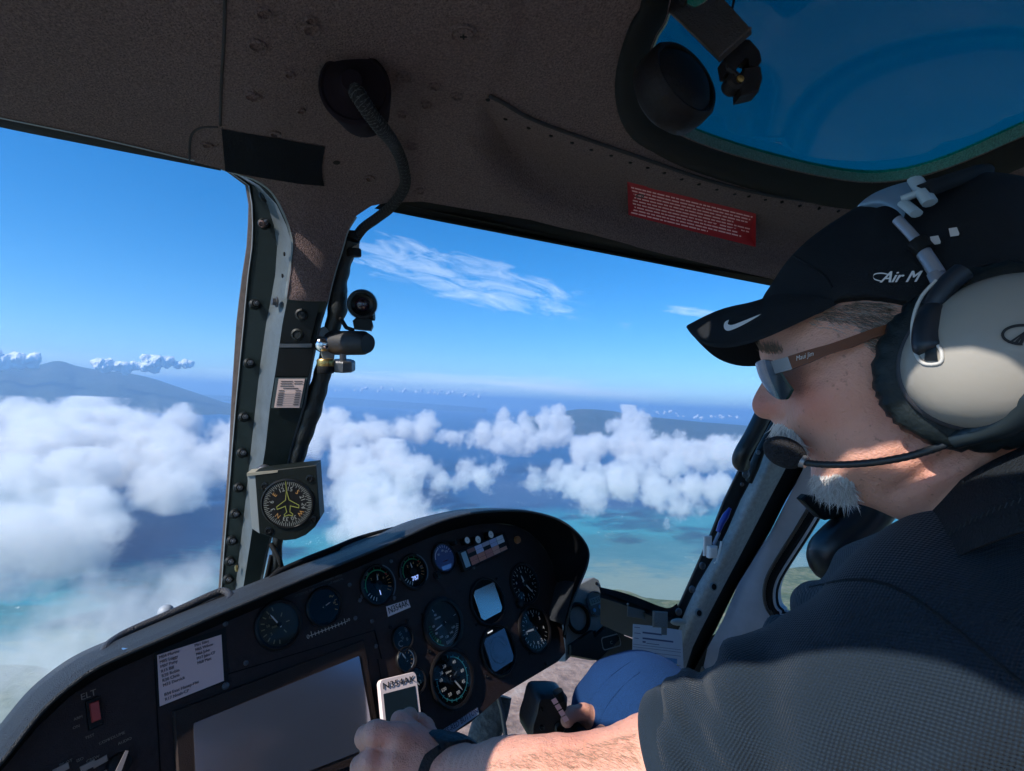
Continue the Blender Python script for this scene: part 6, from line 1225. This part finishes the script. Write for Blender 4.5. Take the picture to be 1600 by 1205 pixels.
# ---- shirt
def shirtmat():
    m = bpy.data.materials.new('waffle_knit'); m.use_nodes = True; t, N, Mt = nodes(m); b = t.nodes['Principled BSDF']; g = N('ShaderNodeNewGeometry'); mp = N('ShaderNodeMapping'); t.links.new(g.outputs['Position'], mp.inputs[0]); mp.inputs['Rotation'].default_value = (.08, .10, .55); mp.inputs['Scale'].default_value = (1350, 1350, 1150)
    wv_ = N('ShaderNodeAttribute', attribute_name='weave'); sp = N('ShaderNodeSeparateXYZ'); t.links.new(wv_.outputs['Vector'], sp.inputs[0]); w1 = Mt('SINE', sp.outputs[0]); w2 = Mt('SINE', sp.outputs[1]); w3 = Mt('MULTIPLY', w1, w2)
    n = N('ShaderNodeTexNoise', inp={'Vector': g.outputs['Position'], 'Scale': 900, 'Detail': 3}); n2 = N('ShaderNodeTexNoise', inp={'Vector': g.outputs['Position'], 'Scale': 14, 'Detail': 4})
    bu = N('ShaderNodeBump', inp={'Strength': .55, 'Distance': .0011}); t.links.new(Mt('ADD', w3, n.outputs[0]), bu.inputs['Height']); t.links.new(bu.outputs[0], b.inputs['Normal'])
    f = Mt('ADD', Mt('MULTIPLY', w3, .22), Mt('MULTIPLY_ADD', n2.outputs[0], .5, .2)); r = ramp(N, f, [(0, (.003, .008, .016)), (1, (.018, .032, .050))]); t.links.new(r.outputs[0], b.inputs['Base Color']); b.inputs['Roughness'].default_value = .8; b.inputs['Sheen Weight'].default_value = .08; b.inputs['Specular IOR Level'].default_value = .2; return m
knit = shirtmat()
hem = A3(1086, 1216, .418); hemd = (HEM - SH); hemd /= np.linalg.norm(hemd); HR = A3(940, 1212, .425)
def shirtf(p):
    sl = cone(p, SH + np.array([.005, .005, .0]), hem + hemd * .05, .073, .062)
    tr = trunkf(p) - .012; d = smin(tr, sl, .05)
    t = (p - hem) @ hemd; q = p - SH; cut = np.where(np.linalg.norm(p - hem, axis=1) < .12, t, -.1); 
    # folds running round the sleeve and across the chest
    ax = q @ hemd; rad_ = q - ax[:, None] * hemd; ang = np.arctan2(rad_[:, 2], rad_[:, 1])
    wr = .0042 * np.sin(ax * 120 + 2.2 * np.sin(ang * 1.3) + 1.5) * np.clip((ax - .03) / .10, 0, 1) + .0022 * np.sin(ax * 230 + ang * 5 + 3 * np.sin(ax * 40)) * np.clip((ax - .05) / .10, 0, 1) + .0028 * np.sin(ax * 63 - ang * 2.6 + 1) * np.clip((ax + .02) / .10, 0, 1)
    ch = .0055 * np.sin(p[:, 2] * 75 + p[:, 0] * 45 + 2 * np.sin(p[:, 1] * 14)) * np.clip((p[:, 1] - .42) / .15, 0, 1)
    neck = np.linalg.norm((p - A3(1540, 850, .42)) * [1, 1, .6], axis=1)
    d = d + wr + ch; d = np.maximum(d, cut); return np.maximum(d, p[:, 2] + .085 - (.02 * 0))
v4, f4 = surfnet(shirtf, np.array([.06, .22, -.72]), np.array([.76, .90, -.02]), .0042)
sme = npmesh('shirt', v4, f4); q_ = v4 - SH; ax_ = q_ @ hemd; rd_ = q_ - ax_[:, None] * hemd; an_ = np.arctan2(rd_[:, 2], -rd_[:, 1])
wa = sme.attributes.new('weave', 'FLOAT_VECTOR', 'POINT'); wa.data.foreach_set('vector', np.stack([ax_ * 1750 + 180 * rd_[:, 0], an_ * .078 * 1750, ax_ * 0], 1).astype(np.float32).ravel())
shirt = link('shirt', sme, person, knit, label='dark charcoal waffle knit polo shirt')
mb = MB()
X_, Y2, _ = frame(Vector(hemd)); rows = []
for e, w_ in ((-.032, .0600), (-.014, .0650), (-.012, .0660), (-.001, .0658), (.0015, .0640), (.0, .0615), (-.012, .060)):
    rows.append([Vector(hem) + Vector(hemd) * (e + .0045) + (X_ * math.cos(a) + Y2 * math.sin(a)) * (w_ - .0006) for a in np.linspace(0, 2 * math.pi, 49)])
mb.loft(rows); mb.build('sleeve_hem', shirt, knit, 60)
# collar: stands up round the neck, folds over and comes to a point in front
ce = [(1760, 650, .325), (1680, 665, .335), (1600, 697, .350), (1540, 725, .372), (1490, 758, .395), (1452, 790, .42), (1425, 818, .447), (1402, 846, .475), (1372, 862, .51), (1335, 880, .56)]
cl_ = [(1760, 800, .285), (1680, 812, .292), (1600, 830, .305), (1540, 850, .325), (1490, 872, .350), (1450, 890, .375), (1410, 905, .405), (1372, 912, .44), (1340, 905, .485), (1308, 890, .545)]
A_, B_ = spline(ce, 5), spline(cl_, 5); mb = MB(); rows = [[P(a[0] + 14, a[1] + 40, a[2] + .012) for a in A_], [P(a[0] + 4, a[1] + 6, a[2] + .004) for a in A_], [P(*a) for a in A_]]
for t in (.08, .3, .55, .8, 1.0): rows.append([P(a[0] + (b[0] - a[0]) * t, a[1] + (b[1] - a[1]) * t, a[2] + (b[2] - a[2]) * t - .006 * math.sin(math.pi * min(1, t * 1.05))) for a, b in zip(A_, B_)])
rows.append([P(b[0] + 2, b[1] + 2, b[2] + .006) for b in B_]); mb.loft(rows); mb.build('collar', shirt, mat('collar_rib', (.012, .016, .021), .85, bump=1.0, bscale=500, spec=.2), 60)
# dashed trim stripe on the collar
mb = MB(); bc = BVHTree.FromPolygons([tuple(p) for p in np.vstack([v4, [tuple(q) for q in mb.v]]) ] if mb.v else [tuple(p) for p in v4], [tuple(int(i) for i in q) for q in f4])
i = 0
for a in np.linspace(0, 1, 46):
    k = a * (len(A_) - 8) + 3; j = int(k); pa, pb_ = A_[j], B_[j]; pc = A_[j + 1]
    t = .62; c0 = [pa[q] + (pb_[q] - pa[q]) * t for q in range(3)]; c1 = [A_[j + 1][q] + (B_[j + 1][q] - A_[j + 1][q]) * t for q in range(3)]; ff = k - j; x, y, z = [c0[q] + (c1[q] - c0[q]) * ff for q in range(3)]
    if 1425 < x < 1600: mb.add([P(x + u, y + v, z - .0072) for u, v in ((-2, 4), (0, 5), (4, -4), (2, -5))], [(0, 1, 2, 3)])
mb.build('collar_stitching', shirt, mat('grey_stitching', (.045, .055, .06), .8), 0)
# shoulder seam
mb = MB(); bs = BVHTree.FromPolygons([tuple(p) for p in v4], [tuple(int(i) for i in q) for q in f4]); sm_ = []
for x, y in spline([(1265, 918), (1330, 906), (1390, 915), (1450, 950), (1520, 1005), (1600, 1070)], 8):
    h0 = bs.ray_cast(Vector((0, 0, 0)), P(x, y, 1).normalized())[0]
    if h0: sm_.append(h0)
if len(sm_) > 3: mb.tube(sm_, .0012, 6); mb.build('shoulder_seam', shirt, MATS['collar_rib'], 60)
# ---- jeans
denim = mat('denim', (.016, .072, .24), .85, bump=1.2, bscale=1300, var=.5, vscale=900, spec=.2)
KN = A3(1000, 1140, .77); KN2 = np.array([.42, .98, -.66])
def legf(p):
    hipl = PEL + np.array([-.07, -.06, -.03]); hipr = PEL + np.array([.07, .08, -.03])
    d = cone(p, hipl, KN,   .092, .094); d = smin(d, cone(p, KN, np.array([.07, .93, -.92]), .093, .06), .03); e = cone(p, hipr, KN2, .088, .070); e = smin(e, cone(p, KN2, np.array([.34, 1.2, -.95]), .07, .055), .03); d = smin(d, e, .03); d = smin(d, ell(p, PEL, (.19, .17, .13)), .05)
    return d + .0022 * np.sin(p[:, 0] * 60 + p[:, 2] * 110 + 2 * np.sin(p[:, 1] * 30)) * np.exp(-((p - KN) ** 2).sum(1) / .02)
v5, f5 = surfnet(legf, np.array([-.02, .38, -1.0]), np.array([.72, 1.3, -.36]), .006)
link('jeans', npmesh('jeans', v5, f5), person, denim, label='blue jeans over the bent knee')
# ---- wristwatch strap
wd_ = WR - A3(795, 1248, .46); wd_ /= np.linalg.norm(wd_); X_, Y2, Z2 = frame(Vector(wd_)); wc = Vector(WR) + Vector(wd_) * .004
wc = Vector(WR) - Vector(wd_) * .006; mb = MB(); angs = np.linspace(0, 2 * math.pi, 49); rws = []
for e, off in ((-.011, -.002), (-.011, .0022), (-.008, .0040), (.008, .0040), (.011, .0022), (.011, -.002)):
    row = []
    for a in angs:
        dr_ = X_ * math.cos(a) + Y2 * math.sin(a); c_ = wc + Vector(wd_) * e; rs_ = np.linspace(.012, .05, 60); vals = armf(np.array([list(c_ + dr_ * r) for r in rs_])); k_ = int(np.argmax(vals > 0)); row.append(c_ + dr_ * (min(rs_[k_], .042) + off))
    rws.append(row)
mb.loft(rws); wt = mb.build('wristwatch', None, mat('strap_black', (.012, .014, .017), .5, bump=.8, bscale=250), 50, loc=wc, label='black strap watch round the wrist of the hand on the phone', cat='watch')
# ================================================================ cap
crown_px = [(1186, 500), (1190, 470), (1205, 446), (1228, 412), (1262, 378), (1305, 348), (1350, 322), (1405, 300), (1470, 284), (1540, 278), (1620, 292), (1690, 335), (1735, 420), (1745, 520), (1720, 640), (1500, 660), (1250, 620)]
cpf = np.array([hu(*p) for p in spline(crown_px, 4, closed=True)])
low = np.array([hu(x, y, .078) for x, y in [(1050, 560), (1180, 525), (1236, 503), (1285, 482), (1313, 467), (1355, 466), (1400, 474), (1480, 500), (1600, 540), (1800, 600), (2100, 700)]])
capT = tps([(*[c * 1000 for c in hu(x, y, w)], w) for x, y, w in [(1215, 470, .050), (1260, 430, .068), (1320, 440, .082), (1400, 440, .088), (1500, 450, .090), (1600, 450, .086), (1450, 340, .080), (1350, 370, .074), (1600, 340, .075), (1700, 450, .06), (1550, 600, .088), (1260, 480, .069)]], .02)
def capf(u, v):
    d = dpoly(u, v, cpf) * np.where(inpoly(u, v, cpf), 1, -1); D = .085; T = np.clip(capT(u * 1000, v * 1000), .03, .095); return T, np.where(d > 0, 1 - (1 - np.clip(d / D, 0, 1)) ** 2, 2 * d / D)
def capcut(U, V):
    s_ = np.interp(U.ravel(), low[:, 0], low[:, 1]).reshape(U.shape); return (s_ - V) * .9
cv, cf = inflate(capf, cpf.min(0) - .006, cpf.max(0) + .006, .102, .0024, capcut)
capfab = mat('cap_fabric', (.010, .012, .016), .85, bump=.4, bscale=1200, spec=.25)
cap3 = npl(HP, cv[:, 0], cv[:, 1], cv[:, 2]); cap = link('cap', npmesh('cap', cap3, cf), person, capfab, label='black baseball cap with a curved bill')
a0 = np.array([*hu(1194, 474), 0]); aside = np.array([*hu(1306, 470, .074), .074])
edge = [np.array([*hu(1306, 470, .074), .074]), np.array([*hu(1250, 497, .074), .074]), np.array([*hu(1190, 524, .068), .068]), np.array([*hu(1140, 537, .056), .056]), np.array([*hu(1104, 534, .040), .040]), np.array([*hu(1083, 520, .020), .020]), np.array([*hu(1074, 508), 0])]
edge = edge + [np.array([e[0], e[1], -e[2]]) for e in edge[:-1][::-1]]; es = spline([tuple(e) for e in edge], 4); K = len(es); rows = []
for t in np.linspace(0, 1, 9):
    row = []
    for i, e in enumerate(es):
        s_ = -1 + 2 * i / (K - 1); an = s_ * math.pi / 2; a = np.array([a0[0] + (aside[0] - a0[0]) * (1 - math.cos(an)), a0[1] + (aside[1] - a0[1]) * (1 - math.cos(an)), -aside[2] * math.sin(an)])
        q = a + (e - a) * t; q[1] += .006 * math.sin(t * math.pi) * math.cos(an) ** .5 if abs(an) < 1.57 else 0; row.append(q)
    rows.append(row)
mb = MB(); R3 = [[HP.at(*q) for q in r] for r in rows]; Rb = [[HP.at(q[0], q[1] - .0035, q[2]) for q in r] for r in rows]
mb.loft(R3); mb.loft(Rb[::-1]); mb.loft([R3[-1], [HP.at(q[0] - .001, q[1] - .0018, q[2]) for q in rows[-1]], Rb[-1]]); bill = mb.build('bill', cap, capfab, 50)
bb = BVHTree.FromPolygons([tuple(p) for p in mb.v], mb.f); bcap = BVHTree.FromPolygons([tuple(p) for p in cap3], [tuple(int(i) for i in q) for q in cf])
def decal(vs, fs, bvh, off, m=0, mb=None, thick=0):
    """flat figure given in sight-line pixels, laid onto the surface it is seen on"""
    out = []; mb = mb or MB()
    for x, y in vs:
        ray = P(x, y, 1).normalized(); h0 = bvh.ray_cast(Vector((0, 0, 0)), ray); out.append((h0[0] - ray * off) if h0[0] else None)
    good = [f for f in fs if all(out[i] is not None for i in f)]; idx = sorted({i for f in good for i in f}); mp = {i: j for j, i in enumerate(idx)}
    return mb.add([out[i] for i in idx], [tuple(mp[i] for i in f) for f in good], m)
thread = mat('silver_thread', (.75, .72, .72), .55)
sw_ = spline([(1131, 508), (1133, 503), (1139, 500), (1137, 506), (1142, 508), (1150, 506), (1168, 499), (1189, 491), (1168, 504), (1150, 513), (1138, 517), (1132, 514)], 3, closed=True); v, f = fill([tuple(p) for p in sw_], (), 6); mb = decal([tuple(p) for p in v], f, bb, .0012); mb.build('swoosh_mark', cap, thread, 0)
def textdecal(txt, x, y, size, rot, shear, bvh, off, sx=1.0, dec=1):
    vs, fs = glyphs(txt, 0, shear, 'LEFT'); c, s_ = math.cos(rot), math.sin(rot); return [(x + (a * sx * c - b * s_) * size, y - (a * sx * s_ + b * c) * size) for a, b, _ in vs], fs
v, f = textdecal('Air M', 1374, 434, 25, .02, .6, bcap, .001, 1.0); mb = decal(v, f, bcap, .0015); mb = decal([(a + 1.3, b) for a, b in v], f, bcap, .0017, mb=mb)
e_ = spline([(1379, 440), (1366, 436), (1366, 429), (1378, 427), (1392, 430)], 4); 
mb = decal([(p[0], p[1] - .9) for p in e_] + [(p[0], p[1] + .9) for p in e_], [(i, i + 1, len(e_) + i + 1, len(e_) + i) for i in range(len(e_) - 1)], bcap, .0015, mb=mb); mb.build('embroidered_lettering', cap, thread, 0)
mb = MB(); q_ = [h for h in (bcap.ray_cast(Vector((0, 0, 0)), P(x, y, 1).normalized())[0] for x, y in spline([(1240, 400), (1285, 428), (1300, 450)], 5)) if h]
if len(q_) > 2: mb.tube(q_, .0011, 6); mb.build('panel_seam', cap, capfab, 60)
# ================================================================ sunglasses
sg_ = thing('sunglasses', 'wraparound sunglasses with a brown tortoise arm on the face of the pilot', 'sunglasses', HP.at(*hu(1215, 585, .06), .06))
frm = mat('gunmetal', (.22, .19, .18), .3, .7); tort = bpy.data.materials.new('tortoise'); tort.use_nodes = True; t, N, Mt = nodes(tort); b = t.nodes['Principled BSDF']; g = N('ShaderNodeNewGeometry'); n = N('ShaderNodeTexNoise', inp={'Vector': g.outputs['Position'], 'Scale': 45, 'Detail': 2}); r = ramp(N, n.outputs[0], [(.35, (.012, .008, .006)), (.6, (.24, .07, .018))]); t.links.new(r.outputs[0], b.inputs['Base Color']); b.inputs['Roughness'].default_value = .35; b.inputs['Specular IOR Level'].default_value = .3
def hw(px, py, w): return HP.at(*hu(px, py, w), w)
for s_, nm in ((1, 0), (-1, 1)):
    def q3(px, py, w, e=0): u, v = hu(px, py, w); return HP.at(u, v, s_ * (w + e))
    rows = []
    for (ux, uy), (lx, ly), w_ in (((1230.5, 557), (1237, 576.5), .0795), ((1262, 547), (1266, 566), .0815), ((1295, 538), (1297, 552.5), .0825), ((1330, 526), (1332, 542), .083), ((1362, 514), (1363, 529), .083), ((1392, 505), (1392, 520), .082)):
        rows.append([q3(ux, uy, w_), q3(lx, ly, w_), q3(lx, ly, w_, -.0035), q3(ux, uy, w_, -.0035), q3(ux, uy, w_)])
    mb = MB(); mb.loft(rows); mb.add([rows[0][i] for i in range(4)], [(0, 1, 2, 3)]); mb.build('arm', sg_, tort, 30)
    rows = []
    for (ux, uy), (lx, ly), w_ in (((1204, 565), (1211, 584), .071), ((1218, 561), (1225, 580.5), .0775), ((1231, 557.5), (1238, 577), .0805)):
        rows.append([q3(ux, uy, w_), q3(lx, ly, w_), q3(lx, ly, w_, -.0045), q3(ux, uy, w_, -.0045), q3(ux, uy, w_)])
    mb = MB(); mb.loft(rows); mb.add([rows[-1][i] for i in range(4)], [(3, 2, 1, 0)]); mb.add([rows[0][i] for i in range(4)], [(0, 1, 2, 3)]); mb.build('hinge_block', sg_, frm, 30)
    top_ = [(1182, 571, .012), (1180, 569, .028), (1184, 565, .042), (1193, 562, .056), (1204, 564, .066), (1213, 570, .071)]; bot = [(1196, 600, .014), (1197, 609, .028), (1206, 618, .040), (1217, 624, .052), (1228, 623, .061), (1236, 609, .066)]
    rows = []
    for t_ in np.linspace(0, 1, 7): rows.append([q3(a[0] + (b_[0] - a[0]) * t_ - 2.5 * math.sin(math.pi * t_), a[1] + (b_[1] - a[1]) * t_, a[2] + (b_[2] - a[2]) * t_) for a, b_ in zip(spline(top_, 3), spline(bot, 3))])
    mb = MB(); mb.loft(rows); back_ = [[p + HP.x * .0022 for p in r_] for r_ in rows]; mb.loft(back_[::-1], 1)
    for r_, s2 in ((0, 1), (-1, 1)): mb.loft([rows[r_], back_[r_]], 1)
    mb.loft([[r_[-1] for r_ in rows], [r_[-1] for r_ in back_]], 1); mb.build('lens', sg_, [mat('mirror_lens', (.030, .042, .055), .18, 0, spec=.35), mat('lens_edge', (.01, .03, .028), .2)], 60)
ab = BVHTree.FromPolygons([tuple(hw(*p)) for p in ((1230, 556, .0815), (1238, 577, .0815), (1297, 553, .0835), (1295, 537, .0835))], [(0, 1, 2, 3)])
v, f = textdecal('Maui Jim', 1243, 561, 10.5, .30, .4, ab, .0005, .80); mb = decal(v, f, ab, .0008); mb.build('lettering', sg_, mat('pale_gold_print', (.6, .56, .50), .5), 0)
# ================================================================ headset
hsx = thing('headset', 'beige and black aviation headset with a boom microphone, worn over the cap', 'headset', hw(1540, 550, .10))
cu, cv_ = hu(1556, 553, .100); HC = HP.sub(cu, cv_, 0, math.radians(38))
HC = Pl(HP.at(cu, cv_, 0), HC.x, HC.y)
cush = mat('cushion_leather', (.008, .014, .017), .5, bump=.5, bscale=200, spec=.3); n = 120; prof_ = [(.055, .070), (.066, .074), (.070, .082), (.0705, .090), (.068, .097), (.060, .101), (.046, .102)]
mb = MB(); vs = []
for j, (r, hgt) in enumerate(prof_):
    for i in range(n):
        a = 2 * math.pi * i / n; wv = .0010 * math.sin(i * 2.1) * math.sin(i * .7 + j) * (1 if 0 < j < 5 else 0) + (-.0016 if i % 5 == 0 and 0 < j < 5 else 0); rr_ = r + wv; vs.append(HC.at(rr_ * 1.02 * math.cos(a), rr_ * .86 * math.sin(a), hgt))
mb.add(vs, [(j * n + i, j * n + (i + 1) % n, (j + 1) * n + (i + 1) % n, (j + 1) * n + i) for j in range(6) for i in range(n)]); mb.build('ear_cushion', hsx, cush, 70)
def ov(pr_, m=0, mb=None, n=72, kx=.89, ky=.73, cap=False):
    mb = mb or MB(); vs = [HC.at(r * kx * math.cos(2 * math.pi * i / n), r * ky * math.sin(2 * math.pi * i / n), hh) for r, hh in pr_ for i in range(n)]; return mb.add(vs, [(j * n + i, j * n + (i + 1) % n, (j + 1) * n + (i + 1) % n, (j + 1) * n + i) for j in range(len(pr_) - 1) for i in range(n)], m)
ov([(.064, .098), (.0655, .100), (.0655, .106), (.0635, .108)]).build('cup_gasket', hsx, mat('gasket', (.05, .05, .06), .6), 60)
ov([(.0635, .107), (.0630, .113), (.0605, .119), (.056, .125), (.048, .1315), (.038, .1365), (.026, .140), (.013, .1420), (.0005, .1425)]).build('cup_shell', hsx, mat('beige_shell', (.32, .295, .26), .35, bump=.05, bscale=200), 60)
sh_b = MB(); ov([(.0635, .107), (.0630, .113), (.0605, .119), (.056, .125), (.048, .1315), (.038, .1365), (.026, .140), (.013, .1420), (.0005, .1425)], mb=sh_b); bsh = BVHTree.FromPolygons([tuple(p) for p in sh_b.v], sh_b.f)
# recess with the yoke arm lying in it
yk = spline([(1505, 424), (1480, 446), (1460, 474), (1449, 505), (1446, 532), (1450, 550)], 4)
def onshell(x, y, off):
    ray = P(x, y, 1).normalized(); h0 = bsh.ray_cast(Vector((0, 0, 0)), ray); return (h0[0] if h0[0] else hw(x, y, .115)) - ray * off
mb = MB(); pts = [onshell(p[0], p[1], -.001) for p in yk]; mb.tube(pts, [.0085] * (len(pts) - 3) + [.0085, .0075, .006], 16, ell=.8); mb.build('yoke_arm', hsx, mat('yoke_black', (.014, .020, .030), .4), 60)
rim_ = spline([(1462, 438), (1440, 462), (1428, 490), (1424, 520), (1428, 548), (1442, 568), (1468, 567), (1470, 550), (1464, 540)], 4); mb = MB(); mb.tube([onshell(p[0] + 1, p[1], .0005) for p in rim_], .0012, 8); mb.build('recess_rim', hsx, mat('pale_rim', (.55, .53, .50), .4), 60)
mb = decal([(1446, 540), (1462, 540), (1465, 564), (1444, 564)], [(0, 1, 2, 3)], bsh, .0022); mb.build('recess', hsx, blackgloss, 0)
# emblem on the cup: an oval with rays
vs = []; fs = []; ex, ey = 1598, 523
el = [(ex + 34 * math.cos(a), ey + 17 * math.sin(a)) for a in np.linspace(math.pi * .5, math.pi * 1.75, 22)]; el2 = [(ex + 29 * math.cos(a), ey + 12.5 * math.sin(a)) for a in np.linspace(math.pi * .5, math.pi * 1.75, 22)]
vs = el + el2; fs = [(i, i + 1, 22 + i + 1, 22 + i) for i in range(21)]
for i, (x0, x1) in enumerate([(1574, 1580), (1584, 1590), (1592, 1599)]): k = len(vs); vs += [(x0, 536), (x1, 536), (ex + 10 - i * 1, 515), (ex + 7 - i * 1, 515)]; fs.append((k, k + 1, k + 2, k + 3))
mb = decal(vs, fs, bsh, .0010); mb.build('emblem', hsx, ink, 0)
# headband rods, slider and clear top band
rod = mat('blue_grey_metal', (.30, .33, .40), .35, .5)
mb = MB(); mb.tube([hw(1402, 343, .086), hw(1420, 362, .090), hw(1438, 383, .094)], .0036, 12); mb.build('rod', hsx, rod, 60)
mb = MB(); mb.tube([hw(1440, 390, .096), hw(1452, 408, .099), hw(1466, 430, .103)], .0048, 12); mb.build('rod', hsx, rod, 60)
mb = MB(); mb.tube([hw(1432, 378, .094), hw(1446, 393, .097)], .0066, 12); mb.build('slider', hsx, rubber, 60)
mb = MB(); mb.tube([hw(1462, 428, .103), hw(1474, 446, .106)], [.0068, .0082], 12, ell=.6); mb.build('slider_end', hsx, rod, 60)
clearp = mat('frosted_blue_plastic', (.13, .20, .28), .3, sss=.1)
band_ = [(1340, 330, .020), (1345, 312, .030), (1372, 296, .050), (1405, 286, .062), (1432, 282, .070)]; band2 = [(1352, 343, .022), (1372, 322, .040), (1392, 320, .062), (1402, 330, .074), (1414, 340, .080)]
mb = MB(); A_ = spline([(1338, 336, .0), (1340, 322, .020), (1362, 304, .045), (1395, 290, .066), (1430, 281, .075)], 5); B_ = spline([(1350, 342, .0), (1360, 330, .030), (1382, 322, .060), (1400, 328, .075), (1412, 341, .083)], 5)
mb.loft([[hw(*p) for p in A_], [hw((p[0] + q[0]) / 2, (p[1] + q[1]) / 2 - 2, (p[2] + q[2]) / 2 + .006) for p, q in zip(A_, B_)], [hw(*p) for p in B_]]); mb.build('top_band', hsx, clearp, 60)
mb = MB()
for a, b, r in (((1430, 281, .080), (1452, 316, .090), .0060), ((1412, 318, .086), (1432, 334, .092), .0055), ((1408, 312, .086), (1432, 303, .088), .0045), ((1440, 300, .088), (1452, 318, .090), .0065)): mb.tube([hw(*a), hw(*b)], r, 10, ell=.6)
mb.build('band_buckle', hsx, mat('pale_plastic', (.33, .42, .48), .35), 60)
for x, y in ((1461, 376), (1490, 363)):
    mb = decal([(x - 8, y - 6), (x + 5, y - 8), (x + 9, y + 2), (x + 8, y + 5), (x - 5, y + 7)], [(0, 1, 2, 3, 4)], bcap, .0022); mb.build('rubber_pad', hsx, mat('grey_pad', (.62, .58, .56), .6), 0)
mb = MB(); mb.tube([Vector(p) for p in spline([tuple(hw(x, y, w)) for x, y, w in ((1440, 300, .088), (1480, 285, .07), (1520, 272, .03), (1540, 268, 0), (1530, 270, -.04), (1500, 300, -.08), (1500, 420, -.10))], 4)], .006, 10); mb.build('band_over_cap', hsx, capfab, 60)
# boom
mb = MB(); mb.tube([hw(x, y, w) for x, y, w in spline([(1660, 580, .118), (1625, 610, .122), (1598, 635, .120), (1570, 658, .114), (1540, 672, .108), (1510, 682, .102), (1492, 689, .097)], 4)], [.021, .021, .021, .020, .019, .018, .016, .015, .013, .012, .011, .0105, .010, .0095, .009, .0085, .008, .0075, .007, .0068, .0065, .006, .006, .0058, .0055], 16); mb.build('boom_pivot', hsx, mat('boom_black', (.012, .020, .026), .4), 60)
bm = spline([(1494, 688, .096), (1460, 701, .090), (1420, 713, .084), (1370, 722, .076), (1320, 726, .066), (1280, 725.5, .056), (1258, 722.5, .050)], 8); mb = MB(); mb.tube([hw(*p) for p in bm], [.0026 + .0003 * (i % 2) for i in range(len(bm))], 12); mb.build('boom', hsx, mat('boom_tube', (.018, .022, .026), .45), 60)
mb = MB(); mb.tube([hw(1260, 723, .050), hw(1250, 719, .048), hw(1240, 714, .046)], [.0048, .0060, .0068], 16); mb.build('collar', hsx, mat('boom_collar', (.22, .23, .25), .3, .4), 60)
mb = MB(); mb.ball(hw(1226, 707, .044), .0158, 28, sx=(1.12, .82, .95), ax=(HP.x * .9 + HP.y * -.4, HP.x * .4 + HP.y * .9, HP.n)); mb.build('foam_windshield', hsx, mat('mic_foam', (.020, .020, .026), .95, bump=2, bscale=700), 0)
mb = MB(); bj = BVHTree.FromPolygons([tuple(p) for p in v5], [tuple(int(i) for i in q) for q in f5])
for pts_ in ([(985, 1034), (955, 1056), (925, 1090), (905, 1125)], [(1000, 1050), (975, 1070), (950, 1100), (935, 1130)]):
    h_ = [h for h in (bj.ray_cast(Vector((0, 0, 0)), P(x, y, 1).normalized())[0] for x, y in spline(pts_, 5)) if h]
    if len(h_) > 3: mb.tube(h_, .0009, 6)
mb.build('leg_seam', [o for o in person.children if o.name == 'jeans'][0], denim, 60)
